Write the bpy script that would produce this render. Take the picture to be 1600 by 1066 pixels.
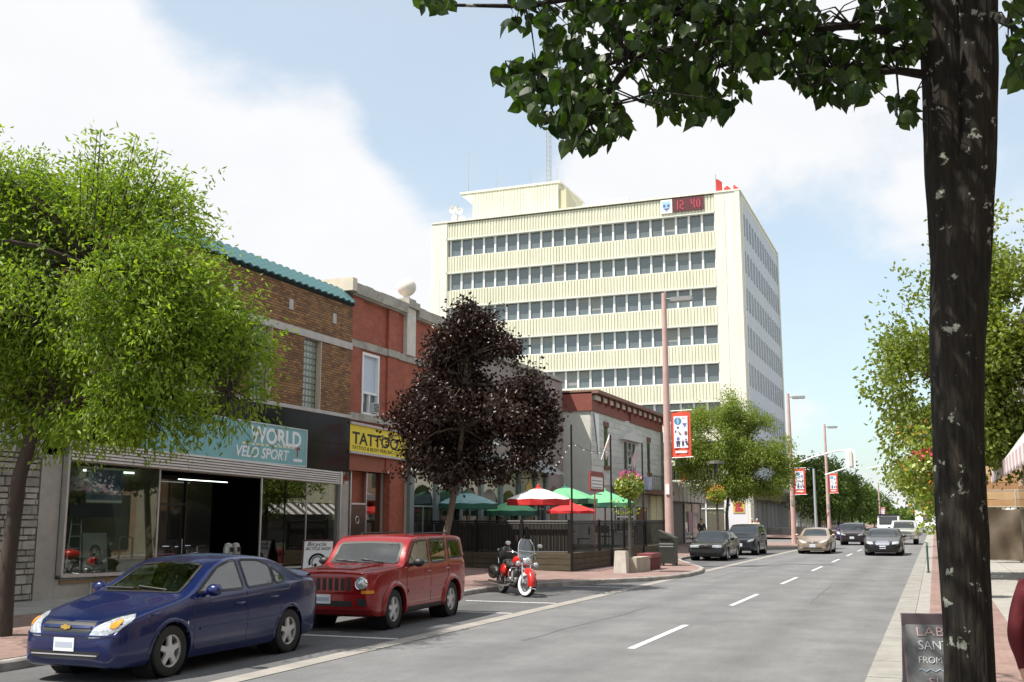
import bpy, bmesh, math, random
import numpy as np
from mathutils import Vector, Matrix, Euler
from mathutils.bvhtree import BVHTree
from mathutils.geometry import delaunay_2d_cdt
for o in list(bpy.data.objects): bpy.data.objects.remove(o)
S = bpy.context.scene
COL = S.collection
R = math.radians
rng = random.Random(7)
nr = np.random.RandomState(11)

# ------------------------------------------------------------------ camera
FPX, CAMH = 1650.0, 1.95
TH = math.atan(277 / FPX)                       # pitch up
PS = math.atan(.4 * math.cos(TH))               # yaw left of the street axis (+Y)
cam = bpy.data.cameras.new('camera'); camo = bpy.data.objects.new('camera', cam); COL.objects.link(camo)
cam.sensor_width = 36; cam.lens = 36 * FPX / 1600; cam.clip_end = 6000; cam.clip_start = .05
camo.location = (0, 0, CAMH); camo.rotation_euler = (math.pi / 2 + TH, 0, PS)
S.camera = camo
_F = Vector((-math.sin(PS) * math.cos(TH), math.cos(PS) * math.cos(TH), math.sin(TH)))
_R = Vector((math.cos(PS), math.sin(PS), 0)); _U = _R.cross(_F); _C = Vector((0, 0, CAMH))
def ray(u, v): return _F + _R * ((u - 800) / FPX) - _U * ((v - 533) / FPX)
def onz(u, v, z=0.0):
    d = ray(u, v); return _C + d * ((z - CAMH) / d.z)
def onx(u, v, X):
    d = ray(u, v); return _C + d * (X / d.x)
def ony(u, v, Y):
    d = ray(u, v); return _C + d * (Y / d.y)

# ------------------------------------------------------------------ world, sun, exposure
SUN = Vector((-.58, -.62, 0)).normalized(); SEL = R(58)
sv = Vector((SUN.x * math.cos(SEL), SUN.y * math.cos(SEL), math.sin(SEL)))
W = bpy.data.worlds.new('World'); S.world = W; W.use_nodes = True
nt = W.node_tree; N = nt.nodes; LK = nt.links
N.clear()
wo = N.new('ShaderNodeOutputWorld'); bg = N.new('ShaderNodeBackground'); bg.inputs[1].default_value = .13
sky = N.new('ShaderNodeTexSky'); sky.sky_type = 'NISHITA'; sky.sun_disc = False
sky.sun_elevation = SEL; sky.sun_rotation = math.atan2(SUN.x, SUN.y); sky.air_density = 1.0; sky.dust_density = 1.6; sky.ozone_density = 1.3
tc = N.new('ShaderNodeTexCoord')
sp = N.new('ShaderNodeSeparateXYZ'); LK.new(tc.outputs['Generated'], sp.inputs[0])
def wm(op, a, b=None, c=None):
    n = N.new('ShaderNodeMath'); n.operation = op
    for i, q in enumerate((a, b, c)):
        if q is None: continue
        if isinstance(q, (int, float)): n.inputs[i].default_value = q
        else: LK.new(q, n.inputs[i])
    return n.outputs[0]
zc = wm('MAXIMUM', sp.outputs[2], 0.0)
den = wm('ADD', zc, .32)
cx = wm('DIVIDE', sp.outputs[0], den); cy = wm('DIVIDE', sp.outputs[1], den)
cb = N.new('ShaderNodeCombineXYZ'); LK.new(cx, cb.inputs[0]); LK.new(cy, cb.inputs[1])
cb.inputs[2].default_value = 3.1
def wnoise(scale, detail, rough, dist=0.0):
    n = N.new('ShaderNodeTexNoise'); n.inputs['Scale'].default_value = scale; n.inputs['Detail'].default_value = detail
    n.inputs['Roughness'].default_value = rough; n.inputs['Distortion'].default_value = dist
    LK.new(cb.outputs[0], n.inputs['Vector']); return n.outputs[0]
n1 = wnoise(1.5, 9, .55, .25); n2 = wnoise(4.5, 6, .6)
# broad weather pattern: cloud banks with openings, seen as soft offsets round a few directions
def bank(u, v, size, amt):
    d = ray(u, v).normalized()
    vm = N.new('ShaderNodeVectorMath'); vm.operation = 'DOT_PRODUCT'
    nm = N.new('ShaderNodeVectorMath'); nm.operation = 'NORMALIZE'; LK.new(tc.outputs['Generated'], nm.inputs[0])
    LK.new(nm.outputs[0], vm.inputs[0]); vm.inputs[1].default_value = d
    mr = N.new('ShaderNodeMapRange'); mr.interpolation_type = 'SMOOTHSTEP'
    mr.inputs['From Min'].default_value = math.cos(size); mr.inputs['From Max'].default_value = 1
    mr.inputs['To Min'].default_value = 0; mr.inputs['To Max'].default_value = amt
    LK.new(vm.outputs['Value'], mr.inputs['Value']); return mr.outputs[0]
dens = wm('ADD', n1, wm('MULTIPLY', wm('SUBTRACT', n2, .5), .22))
for b in (bank(130, 300, .36, .26), bank(600, 330, .17, .22), bank(1150, 260, .30, .18), bank(560, 60, .24, -.34), bank(740, 170, .13, -.26), bank(1330, 600, .20, -.16), bank(420, -20, .16, -.16)):
    dens = wm('ADD', dens, b)
cr = N.new('ShaderNodeMapRange'); cr.interpolation_type = 'SMOOTHSTEP'; LK.new(dens, cr.inputs['Value'])
cr.inputs['From Min'].default_value = .40; cr.inputs['From Max'].default_value = .58
mx = N.new('ShaderNodeMixRGB'); veil = wm('ADD', wm('MULTIPLY', cr.outputs[0], .54), .46)      # thin high haze everywhere
LK.new(veil, mx.inputs[0]); tn = N.new('ShaderNodeMixRGB'); tn.blend_type = 'MULTIPLY'; tn.inputs[0].default_value = 1; LK.new(sky.outputs[0], tn.inputs[1]); tn.inputs[2].default_value = (1.0, 1.22, 1.14, 1); LK.new(tn.outputs[0], mx.inputs[1])
c2 = N.new('ShaderNodeMixRGB'); LK.new(n2, c2.inputs[0]); c2.inputs[1].default_value = (4.9, 5.0, 5.2, 1); c2.inputs[2].default_value = (5.6, 5.6, 5.65, 1)
LK.new(c2.outputs[0], mx.inputs[2])
LK.new(mx.outputs[0], bg.inputs[0]); LK.new(bg.outputs[0], wo.inputs[0])
sl = bpy.data.lights.new('sun', 'SUN'); sl.energy = 5.0; sl.angle = R(.5); sl.color = (1, .95, .86)
so = bpy.data.objects.new('sun', sl); COL.objects.link(so); so.rotation_euler = (-sv).to_track_quat('-Z', 'Y').to_euler(); so.location = (0, 0, 60)
S.view_settings.view_transform = 'Standard'; S.view_settings.look = 'None'; S.view_settings.gamma = 1; S.view_settings.use_curve_mapping = False
S.view_settings.exposure = 0.5
S.render.engine = 'CYCLES'

# ------------------------------------------------------------------ materials
MATS = {}
def mat(name, col, rough=.6, metal=0., var=.0, vscale=4., col2=None, bump=0., bscale=30., spec=.5, coat=0., emit=None, stretch=None, detail=4):
    if name in MATS: return MATS[name]
    m = bpy.data.materials.new(name); m.use_nodes = True; t = m.node_tree; p = t.nodes['Principled BSDF']
    p.inputs['Base Color'].default_value = (*col, 1); p.inputs['Roughness'].default_value = rough; p.inputs['Metallic'].default_value = metal
    p.inputs['Specular IOR Level'].default_value = spec
    if coat: p.inputs['Coat Weight'].default_value = coat * .55; p.inputs['Coat Roughness'].default_value = .015
    if emit: p.inputs['Emission Color'].default_value = (*emit[:3], 1); p.inputs['Emission Strength'].default_value = emit[3]
    if var or bump or col2:
        c = t.nodes.new('ShaderNodeTexCoord'); v = c.outputs['Object']
        if stretch:
            mp = t.nodes.new('ShaderNodeMapping'); mp.inputs['Scale'].default_value = stretch; t.links.new(v, mp.inputs[0]); v = mp.outputs[0]
    if var or col2:
        n = t.nodes.new('ShaderNodeTexNoise'); n.inputs['Scale'].default_value = vscale; n.inputs['Detail'].default_value = detail; n.inputs['Roughness'].default_value = .65
        t.links.new(v, n.inputs['Vector'])
        rp = t.nodes.new('ShaderNodeMapRange'); rp.inputs['From Min'].default_value = .3; rp.inputs['From Max'].default_value = .7
        t.links.new(n.outputs[0], rp.inputs['Value'])
        mi = t.nodes.new('ShaderNodeMixRGB'); t.links.new(rp.outputs[0], mi.inputs[0])
        a = col2 or tuple(max(0, q * (1 - var)) for q in col); b = tuple(min(1, q * (1 + var)) for q in col) if not col2 else col
        mi.inputs[1].default_value = (*a, 1); mi.inputs[2].default_value = (*b, 1)
        t.links.new(mi.outputs[0], p.inputs['Base Color'])
    if bump:
        n = t.nodes.new('ShaderNodeTexNoise'); n.inputs['Scale'].default_value = bscale; n.inputs['Detail'].default_value = 5
        t.links.new(v, n.inputs['Vector'])
        bp = t.nodes.new('ShaderNodeBump'); bp.inputs['Strength'].default_value = bump; bp.inputs['Distance'].default_value = .02
        t.links.new(n.outputs[0], bp.inputs['Height']); t.links.new(bp.outputs[0], p.inputs['Normal'])
    MATS[name] = m; return m

def brickmat(name, c1, c2, mortar, bw=.215, bh=.075, mort=.01, rough=.8, ground=False, patch=.25, bias=0.):
    if name in MATS: return MATS[name]
    m = bpy.data.materials.new(name); m.use_nodes = True; t = m.node_tree; p = t.nodes['Principled BSDF']; p.inputs['Roughness'].default_value = rough
    c = t.nodes.new('ShaderNodeTexCoord'); s = t.nodes.new('ShaderNodeSeparateXYZ'); t.links.new(c.outputs['Object'], s.inputs[0])
    cb = t.nodes.new('ShaderNodeCombineXYZ')
    if ground:
        t.links.new(s.outputs[0], cb.inputs[0]); t.links.new(s.outputs[1], cb.inputs[1])
    else:
        ad = t.nodes.new('ShaderNodeMath'); t.links.new(s.outputs[0], ad.inputs[0]); t.links.new(s.outputs[1], ad.inputs[1])
        t.links.new(ad.outputs[0], cb.inputs[0]); t.links.new(s.outputs[2], cb.inputs[1])
    b = t.nodes.new('ShaderNodeTexBrick'); t.links.new(cb.outputs[0], b.inputs['Vector'])
    b.inputs['Scale'].default_value = 1; b.inputs['Brick Width'].default_value = bw; b.inputs['Row Height'].default_value = bh; b.inputs['Mortar Size'].default_value = mort * .5
    b.inputs['Mortar Smooth'].default_value = .2; b.inputs['Bias'].default_value = bias
    b.inputs['Color1'].default_value = (*c1, 1); b.inputs['Color2'].default_value = (*c2, 1); b.inputs['Mortar'].default_value = (*mortar, 1)
    n = t.nodes.new('ShaderNodeTexNoise'); n.inputs['Scale'].default_value = 1.3; n.inputs['Detail'].default_value = 6; n.inputs['Roughness'].default_value = .7
    t.links.new(c.outputs['Object'], n.inputs['Vector'])
    mr = t.nodes.new('ShaderNodeMapRange'); mr.inputs['From Min'].default_value = .3; mr.inputs['From Max'].default_value = .7; mr.inputs['To Min'].default_value = 1 - patch; mr.inputs['To Max'].default_value = 1 + patch
    t.links.new(n.outputs[0], mr.inputs['Value'])
    vm = t.nodes.new('ShaderNodeVectorMath'); vm.operation = 'SCALE'; t.links.new(b.outputs[0], vm.inputs[0]); t.links.new(mr.outputs[0], vm.inputs['Scale'])
    t.links.new(vm.outputs[0], p.inputs['Base Color'])
    bp = t.nodes.new('ShaderNodeBump'); bp.inputs['Strength'].default_value = .6; bp.inputs['Distance'].default_value = .01; bp.invert = True
    t.links.new(b.outputs['Fac'], bp.inputs['Height']); t.links.new(bp.outputs[0], p.inputs['Normal'])
    MATS[name] = m; return m

def glassmat(name, tint=(.5, .55, .53), f0=.06, gl=(1, 1, 1), rough=0.0):
    """thin pane: tinted see-through with a mirror-like surface"""
    if name in MATS: return MATS[name]
    m = bpy.data.materials.new(name); m.use_nodes = True; t = m.node_tree; t.nodes.remove(t.nodes['Principled BSDF'])
    o = t.nodes['Material Output']; tr = t.nodes.new('ShaderNodeBsdfTransparent'); tr.inputs[0].default_value = (*tint, 1)
    g = t.nodes.new('ShaderNodeBsdfGlossy'); g.inputs[0].default_value = (*gl, 1); g.inputs['Roughness'].default_value = rough
    lw = t.nodes.new('ShaderNodeFresnel'); ge = t.nodes.new('ShaderNodeNewGeometry'); mi = t.nodes.new('ShaderNodeMath'); mi.operation = 'MULTIPLY_ADD'; t.links.new(ge.outputs['Backfacing'], mi.inputs[0]); mi.inputs[1].default_value = -(1.5 - 1 / 1.5); mi.inputs[2].default_value = 1.5; t.links.new(mi.outputs[0], lw.inputs[0])
    ad = t.nodes.new('ShaderNodeMath'); ad.operation = 'ADD'; ad.use_clamp = True; t.links.new(lw.outputs[0], ad.inputs[0]); ad.inputs[1].default_value = f0
    mx = t.nodes.new('ShaderNodeMixShader'); t.links.new(ad.outputs[0], mx.inputs[0]); t.links.new(tr.outputs[0], mx.inputs[1]); t.links.new(g.outputs[0], mx.inputs[2])
    t.links.new(mx.outputs[0], o.inputs[0]); MATS[name] = m; return m

def leafmat(name, ca, cb_, trans=.35, tcol=None, rough=.45):
    if name in MATS: return MATS[name]
    m = bpy.data.materials.new(name); m.use_nodes = True; t = m.node_tree; p = t.nodes['Principled BSDF']; o = t.nodes['Material Output']
    a = t.nodes.new('ShaderNodeAttribute'); a.attribute_name = 'rnd'
    mi = t.nodes.new('ShaderNodeMixRGB'); t.links.new(a.outputs['Fac'], mi.inputs[0]); mi.inputs[1].default_value = (*ca, 1); mi.inputs[2].default_value = (*cb_, 1)
    t.links.new(mi.outputs[0], p.inputs['Base Color']); p.inputs['Roughness'].default_value = rough; p.inputs['Specular IOR Level'].default_value = .35
    tl = t.nodes.new('ShaderNodeBsdfTranslucent')
    mm = t.nodes.new('ShaderNodeMixRGB'); mm.blend_type = 'MULTIPLY'; mm.inputs[0].default_value = 1; t.links.new(mi.outputs[0], mm.inputs[1]); mm.inputs[2].default_value = (*(tcol or (1.6, 1.5, .5)), 1)
    t.links.new(mm.outputs[0], tl.inputs[0])
    mx = t.nodes.new('ShaderNodeMixShader'); mx.inputs[0].default_value = trans
    t.links.new(p.outputs[0], mx.inputs[1]); t.links.new(tl.outputs[0], mx.inputs[2]); t.links.new(mx.outputs[0], o.inputs[0])
    MATS[name] = m; return m

# ------------------------------------------------------------------ mesh helpers
class MB:
    def __init__(s): s.v = []; s.f = []; s.m = []; s.cur = 0
    def add(s, vs, fs):
        o = len(s.v); s.v += [tuple(v) for v in vs]; s.f += [tuple(i + o for i in f) for f in fs]; s.m += [s.cur] * len(fs); return s
    def hexa(s, p): return s.add(p, [(3, 2, 1, 0), (4, 5, 6, 7), (0, 1, 5, 4), (1, 2, 6, 5), (2, 3, 7, 6), (3, 0, 4, 7)])
    def box(s, x0, x1, y0, y1, z0, z1):
        return s.hexa([(x0, y0, z0), (x1, y0, z0), (x1, y1, z0), (x0, y1, z0), (x0, y0, z1), (x1, y0, z1), (x1, y1, z1), (x0, y1, z1)])
    def ybox(s, x0, x1, y0, y1, za0, za1, zb0, zb1):      # z range differs at y0 (a) and y1 (b)
        return s.hexa([(x0, y0, za0), (x1, y0, za0), (x1, y1, zb0), (x0, y1, zb0), (x0, y0, za1), (x1, y0, za1), (x1, y1, zb1), (x0, y1, zb1)])
    def tube(s, pts, r, n=8, cap=True):
        pts = [Vector(p) for p in pts]; k = len(pts)
        rs = r if isinstance(r, (list, tuple)) else [r] * k
        o = len(s.v); up = None
        for i, p in enumerate(pts):
            t = (pts[min(i + 1, k - 1)] - pts[max(i - 1, 0)])
            t = t.normalized() if t.length > 1e-9 else Vector((0, 0, 1))
            if up is None: up = Vector((1, 0, 0)) if abs(t.x) < .9 else Vector((0, 1, 0))
            a = up - t * up.dot(t); a = a.normalized() if a.length > 1e-6 else t.orthogonal().normalized(); b = t.cross(a)
            for j in range(n):
                q = 2 * math.pi * j / n; s.v.append(tuple(p + (a * math.cos(q) + b * math.sin(q)) * rs[i]))
            up = a
        fs = []
        for i in range(k - 1):
            for j in range(n):
                fs.append((o + i * n + j, o + i * n + (j + 1) % n, o + (i + 1) * n + (j + 1) % n, o + (i + 1) * n + j))
        if cap: fs.append(tuple(o + j for j in range(n))[::-1]); fs.append(tuple(o + (k - 1) * n + j for j in range(n)))
        s.f += fs; s.m += [s.cur] * len(fs); return s
    def lathe(s, prof, n=16, c=(0, 0, 0), axis='z', a0=0, a1=2 * math.pi):
        o = len(s.v); full = abs(a1 - a0 - 2 * math.pi) < 1e-6; m = n if full else n + 1
        for r, h in prof:
            for j in range(m):
                q = a0 + (a1 - a0) * j / n; x, y = r * math.cos(q), r * math.sin(q)
                p = {'z': (x, y, h), 'y': (x, h, y), 'x': (h, x, y)}[axis]
                s.v.append((p[0] + c[0], p[1] + c[1], p[2] + c[2]))
        fs = []
        for i in range(len(prof) - 1):
            for j in range(n):
                j2 = (j + 1) % m; fs.append((o + i * m + j, o + i * m + j2, o + (i + 1) * m + j2, o + (i + 1) * m + j))
        s.f += fs; s.m += [s.cur] * len(fs); return s
    def prism(s, poly, h0, h1, axis='x'):                 # polygon in the plane normal to axis, extruded h0..h1
        n = len(poly)
        P = {'x': lambda a, b, h: (h, a, b), 'y': lambda a, b, h: (a, h, b), 'z': lambda a, b, h: (a, b, h)}[axis]
        return s.add([P(a, b, h0) for a, b in poly] + [P(a, b, h1) for a, b in poly],
                     [tuple(range(n))[::-1], tuple(range(n, 2 * n))] + [(i, (i + 1) % n, n + (i + 1) % n, n + i) for i in range(n)])
    def sphere(s, c, r, n=12, sc=(1, 1, 1)):
        prof = [(math.sin(math.pi * i / (n // 2 + 2)), -math.cos(math.pi * i / (n // 2 + 2))) for i in range(n // 2 + 3)]
        o = len(s.v); s.lathe(prof, n)
        for i in range(o, len(s.v)):
            x, y, z = s.v[i]; s.v[i] = (c[0] + x * r * sc[0], c[1] + y * r * sc[1], c[2] + z * r * sc[2])
        return s
    def xform(s, M):
        s.v = [tuple(M @ Vector(v)) for v in s.v]; return s
    def mesh(s, name, mats, smooth=False, off=(0, 0, 0), fixn=True):
        me = bpy.data.meshes.new(name)
        me.from_pydata([(v[0] - off[0], v[1] - off[1], v[2] - off[2]) for v in s.v] if any(off) else s.v, [], s.f)
        if not isinstance(mats, (list, tuple)): mats = [mats]
        for m in mats: me.materials.append(m)
        if len(mats) > 1: me.polygons.foreach_set('material_index', s.m)
        if fixn:
            bm = bmesh.new(); bm.from_mesh(me); bmesh.ops.recalc_face_normals(bm, faces=bm.faces); bm.to_mesh(me); bm.free()
        if smooth: shade(me, smooth if not isinstance(smooth, bool) else 40)
        me.update(); return me
    def build(s, name, mats, parent=None, smooth=False, world=True, fixn=True):
        off = wloc(parent) if (parent is not None and world) else (0, 0, 0)
        return link(name, s.mesh(name, mats, smooth, off, fixn), parent)
def shade(me, ang=40):
    me.polygons.foreach_set('use_smooth', [True] * len(me.polygons))
    bm = bmesh.new(); bm.from_mesh(me); c = R(ang)
    for e in bm.edges:
        e.smooth = not (len(e.link_faces) == 2 and e.calc_face_angle(0) > c)
    bm.to_mesh(me); bm.free()
def wloc(o):
    p = Vector((0, 0, 0))
    while o is not None: p += o.location; o = o.parent
    return tuple(p)
def link(name, data, parent=None, loc=None, rot=None):
    o = bpy.data.objects.new(name, data); COL.objects.link(o)
    if parent is not None: o.parent = parent
    if loc is not None: o.location = loc
    if rot is not None: o.rotation_euler = rot
    return o
def thing(name, label, cat, loc=(0, 0, 0), rz=0., group=None):
    o = link(name, None, None, loc, (0, 0, rz)); o.empty_display_size = .2
    return tag(o, label, cat, group)
def tag(o, label, cat=None, group=None, kind=None):
    o['label'] = label
    if cat: o['category'] = cat
    if group: o['group'] = group
    if kind: o['kind'] = kind
    return o
def struct(o, label=None):
    o['kind'] = 'structure'
    if label: o['label'] = label
    return o
def copytree(o, parent=None):
    c = o.copy(); COL.objects.link(c); c.parent = parent
    for ch in list(o.children): copytree(ch, c)
    return c
def text(s, size, m, parent, origin, xdir, ydir, name='lettering', ext=.004, align='LEFT', width=None, shear=0., bold=0., world=True):
    cu = bpy.data.curves.new('t', 'FONT'); cu.body = s; cu.size = size; cu.extrude = ext; cu.align_x = align; cu.shear = shear; cu.offset = bold; cu.resolution_u = 3
    ob = bpy.data.objects.new('t', cu); COL.objects.link(ob)
    dg = bpy.context.evaluated_depsgraph_get(); me = bpy.data.meshes.new_from_object(ob.evaluated_get(dg))
    bpy.data.objects.remove(ob); me.materials.clear(); me.materials.append(m); me.name = name
    xs = [v.co.x for v in me.vertices]; k = 1.0
    if width and xs: k = width / max(1e-6, max(xs) - min(xs))
    x = Vector(xdir).normalized(); y = Vector(ydir).normalized(); z = x.cross(y)
    og = Vector(origin) - (Vector(wloc(parent)) if (parent is not None and world) else Vector((0, 0, 0)))
    for v in me.vertices:
        c = v.co.copy(); v.co = og + x * c.x * k + y * c.y + z * c.z
    return link(name, me, parent)
def fastmesh(name, verts, faces, mats, rnd=None, smooth=False):
    """verts (n,3), faces (m,k) numpy arrays"""
    me = bpy.data.meshes.new(name); n = len(verts); m, k = faces.shape
    me.vertices.add(n); me.vertices.foreach_set('co', np.asarray(verts, dtype=np.float32).ravel())
    me.loops.add(m * k); me.loops.foreach_set('vertex_index', np.asarray(faces, dtype=np.int32).ravel())
    me.polygons.add(m); me.polygons.foreach_set('loop_start', np.arange(0, m * k, k, dtype=np.int32))
    me.update(calc_edges=True)
    if rnd is not None:
        a = me.attributes.new('rnd', 'FLOAT', 'POINT'); a.data.foreach_set('value', np.asarray(rnd, dtype=np.float32))
    if smooth: me.polygons.foreach_set('use_smooth', [True] * m)
    me.materials.append(mats); return me
# ================================================================== setting
def asphalt(name, base, tracks):
    """aggregate speckle, blotches, wheel-polished tracks and drip stains along the lanes"""
    m = bpy.data.materials.new(name); m.use_nodes = True; t = m.node_tree; p = t.nodes['Principled BSDF']; p.inputs['Roughness'].default_value = .88; p.inputs['Specular IOR Level'].default_value = .25
    L = t.links; tc = t.nodes.new('ShaderNodeTexCoord'); ob = tc.outputs['Object']
    def noise(sc, det, rough=.6, st=None):
        v = ob
        if st: q = t.nodes.new('ShaderNodeMapping'); q.inputs['Scale'].default_value = st; L.new(v, q.inputs[0]); v = q.outputs[0]
        n = t.nodes.new('ShaderNodeTexNoise'); n.inputs['Scale'].default_value = sc; n.inputs['Detail'].default_value = det; n.inputs['Roughness'].default_value = rough; L.new(v, n.inputs['Vector']); return n.outputs[0]
    def mth(op, a, b, c=None):
        n = t.nodes.new('ShaderNodeMath'); n.operation = op
        for i, q in enumerate((a, b, c)):
            if q is None: continue
            if isinstance(q, (int, float)): n.inputs[i].default_value = q
            else: L.new(q, n.inputs[i])
        return n.outputs[0]
    def mr(v, a, b, c, d):
        n = t.nodes.new('ShaderNodeMapRange'); n.inputs[1].default_value = a; n.inputs[2].default_value = b; n.inputs[3].default_value = c; n.inputs[4].default_value = d; L.new(v, n.inputs[0]); return n.outputs[0]
    f = mth('MULTIPLY', mr(noise(110, 3, .7), .3, .7, .76, 1.24), mr(noise(24, 4, .8), .3, .7, .86, 1.14))
    f = mth('MULTIPLY', f, mr(noise(.7, 8, .65), .3, .7, .80, 1.14)); f = mth('MULTIPLY', f, mr(noise(5, 6, .7, (1, .25, 1)), .35, .7, 1.06, .93))
    sx = t.nodes.new('ShaderNodeSeparateXYZ'); L.new(ob, sx.inputs[0]); wob = mth('MULTIPLY', mth('SUBTRACT', noise(.25, 2), .5), .5); xx = mth('ADD', sx.outputs[0], wob)
    for (c, w, amt) in tracks:
        d = mth('ABSOLUTE', mth('SUBTRACT', xx, c), 0); g = mr(d, 0, w, amt, 1.0); f = mth('MULTIPLY', f, g)
    st = mr(noise(2.3, 5, .7, (1, .5, 1)), .66, .74, 1.0, .72); f = mth('MULTIPLY', f, st)
    vm = t.nodes.new('ShaderNodeVectorMath'); vm.operation = 'SCALE'; vm.inputs[0].default_value = base; L.new(f, vm.inputs['Scale']); L.new(vm.outputs[0], p.inputs['Base Color'])
    b = t.nodes.new('ShaderNodeBump'); b.inputs['Strength'].default_value = .5; b.inputs['Distance'].default_value = .01; L.new(noise(150, 3), b.inputs['Height']); L.new(b.outputs[0], p.inputs['Normal'])
    MATS[name] = m; return m
M_asph = asphalt('asphalt', (.168, .168, .172), [(-6.9, .5, 1.08), (-5.3, .5, 1.08), (-3.4, .5, 1.08), (-1.8, .5, 1.08), (-6.1, .45, .9), (-2.6, .45, .9), (-4.4, .3, .93)])
M_park = asphalt('asphalt_parking', (.125, .125, .128), [(-9.8, .9, .8)])
def wornpaint():
    m = bpy.data.materials.new('road_paint'); m.use_nodes = True; t = m.node_tree; p = t.nodes['Principled BSDF']; p.inputs['Roughness'].default_value = .7
    tc = t.nodes.new('ShaderNodeTexCoord'); n = t.nodes.new('ShaderNodeTexNoise'); n.inputs['Scale'].default_value = 26; n.inputs['Detail'].default_value = 6; n.inputs['Roughness'].default_value = .75; t.links.new(tc.outputs['Object'], n.inputs['Vector'])
    r = t.nodes.new('ShaderNodeValToRGB'); r.color_ramp.elements[0].position = .40; r.color_ramp.elements[0].color = (.2, .2, .2, 1); r.color_ramp.elements[1].position = .50; r.color_ramp.elements[1].color = (.66, .66, .66, 1); t.links.new(n.outputs[0], r.inputs[0]); t.links.new(r.outputs[0], p.inputs['Base Color']); MATS['road_paint'] = m; return m
M_conc = mat('concrete', (.33, .315, .29), .9, var=.2, vscale=2.2, bump=.3, bscale=60, detail=8)
M_gut = mat('gutter_concrete', (.29, .27, .245), .9, var=.2, vscale=1.6, bump=.3, bscale=60, detail=8)
M_kerb = mat('kerb_stone', (.32, .295, .27), .9, var=.35, vscale=3, bump=.5, bscale=40, detail=8)
M_pave = brickmat('paving_brick', (.30, .19, .165), (.235, .15, .13), (.18, .155, .14), .2, .1, .012, ground=True, patch=.22)
M_line = wornpaint()
M_earth = mat('ground_earth', (.16, .17, .12), .95, var=.3, vscale=.05)
FX = -17.6                                                     # building line, left
def sheet(pts, z, name, m, parent=None):
    mb = MB(); mb.add([(x, y, z) for x, y in pts], [tuple(range(len(pts)))]); return mb.build(name, m, parent)
struct(sheet([(-1500, -200), (1500, -200), (1500, 3000), (-1500, 3000)], -.06, 'ground', M_earth))
road = struct(sheet([(-7.9, -30), (-.8, -30), (-.8, 900), (-7.9, 900)], 0, 'road', M_asph))
park = struct(sheet([(-12.5, -30), (-7.9, -30), (-7.9, 900), (-12.5, 900)], -.003, 'parking_lane', M_park))
struct(sheet([(-8.26, -30), (-7.93, -30), (-7.93, 900), (-8.26, 900)], .004, 'gutter_strip', M_gut))
struct(sheet([(-70, 84), (-11, 84), (-11, 103), (-70, 103)], -.002, 'side_street', M_asph))
k = 0
y = 7.45
while y < 190:
    mb = MB(); w = .06
    mb.add([(-4.4 - w, y, .004), (-4.4 + w, y, .004), (-4.4 + w, y + 3.9, .004), (-4.4 - w, y + 3.9, .004)], [(0, 1, 2, 3)])
    mb.build('lane_dash', M_line, road); y += 8.6
for yy in (15.93, 21.02, 23.85, 30.0, 9.9):
    mb = MB(); mb.box(-10.6, -8.3, yy - .05, yy + .05, -.004, .003); mb.build('parking_line', M_line, park)
for yy in (55.5, 61.5):
    mb = MB(); mb.box(-10.4, -8.4, yy - .05, yy + .05, -.004, .003); mb.build('parking_line', M_line, park)
# tar-sealed cracks and patch on the asphalt
M_tar = mat('tar_seal', (.10, .10, .103), .8)
for (x0, y0, dx, dy, w) in ((-6.3, 16.5, .3, 7, .012), (-2.8, 26, -.2, 9, .012), (-5.6, 28.3, 1.6, .3, .01), (-6.9, 35, .2, 16, .015)):
    mb = MB(); pts = []
    for i in range(15):
        t = i / 14; pts.append((x0 + dx * t + rng.uniform(-.05, .05), y0 + dy * t + rng.uniform(-.05, .05)))
    for (a, b), (c, d) in zip(pts, pts[1:]):
        nx, ny = d - b, -(c - a); l = math.hypot(nx, ny) + 1e-6; nx *= w / l; ny *= w / l
        mb.add([(a - nx, b - ny, .0035), (a + nx, b + ny, .0035), (c + nx, d + ny, .0035), (c - nx, d - ny, .0035)], [(0, 1, 2, 3)])
    mb.build('crack_seal', M_tar, road)
mb = MB(); mb.lathe([(.0, .0), (.31, .0), (.33, -.01)], 20, (-5.2, 47.5, .006)); mb.lathe([(.0, .0), (.31, .0), (.33, -.01)], 20, (-8.9, 44.2, .006))
mb.build('manhole_cover', mat('iron_cover', (.1, .1, .1), .7), road)

# left pavement with its bump-out kerb
KL = [(-11.3, -30), (-11.3, 20), (-11.3, 26.4), (-11.0, 28.0), (-10.25, 29.9), (-9.45, 31.5), (-8.6, 32.9), (-8.08, 34.4), (-7.82, 36.2), (-7.85, 38.4), (-8.15, 40.4), (-8.9, 42.6), (-9.9, 45.4), (-10.9, 48.6), (-11.3, 51), (-11.3, 64), (-11.3, 67), (-10.7, 69), (-9.4, 70.6), (-8.5, 72), (-8.25, 75), (-8.25, 84), (-8.3, 84.2), (-8.3, 103), (-8.3, 112), (-9.5, 114.5), (-11.3, 117), (-11.3, 300)]
def smooth_path(P, step):
    out = []
    n = len(P)
    for i in range(n - 1):
        p0 = P[max(i - 1, 0)]; p1 = P[i]; p2 = P[i + 1]; p3 = P[min(i + 2, n - 1)]
        L = math.hypot(p2[0] - p1[0], p2[1] - p1[1]); k = max(1, int(L / step))
        straight = abs(p1[0] - p2[0]) < 1e-6
        for j in range(k):
            t = j / k
            if straight: out.append((p1[0], p1[1] + (p2[1] - p1[1]) * t)); continue
            q = [.5 * (2 * p1[c] + (p2[c] - p0[c]) * t + (2 * p0[c] - 5 * p1[c] + 4 * p2[c] - p3[c]) * t * t + (3 * p1[c] - p0[c] - 3 * p2[c] + p3[c]) * t ** 3) for c in (0, 1)]
            out.append(tuple(q))
    out.append(P[-1]); return out
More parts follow.
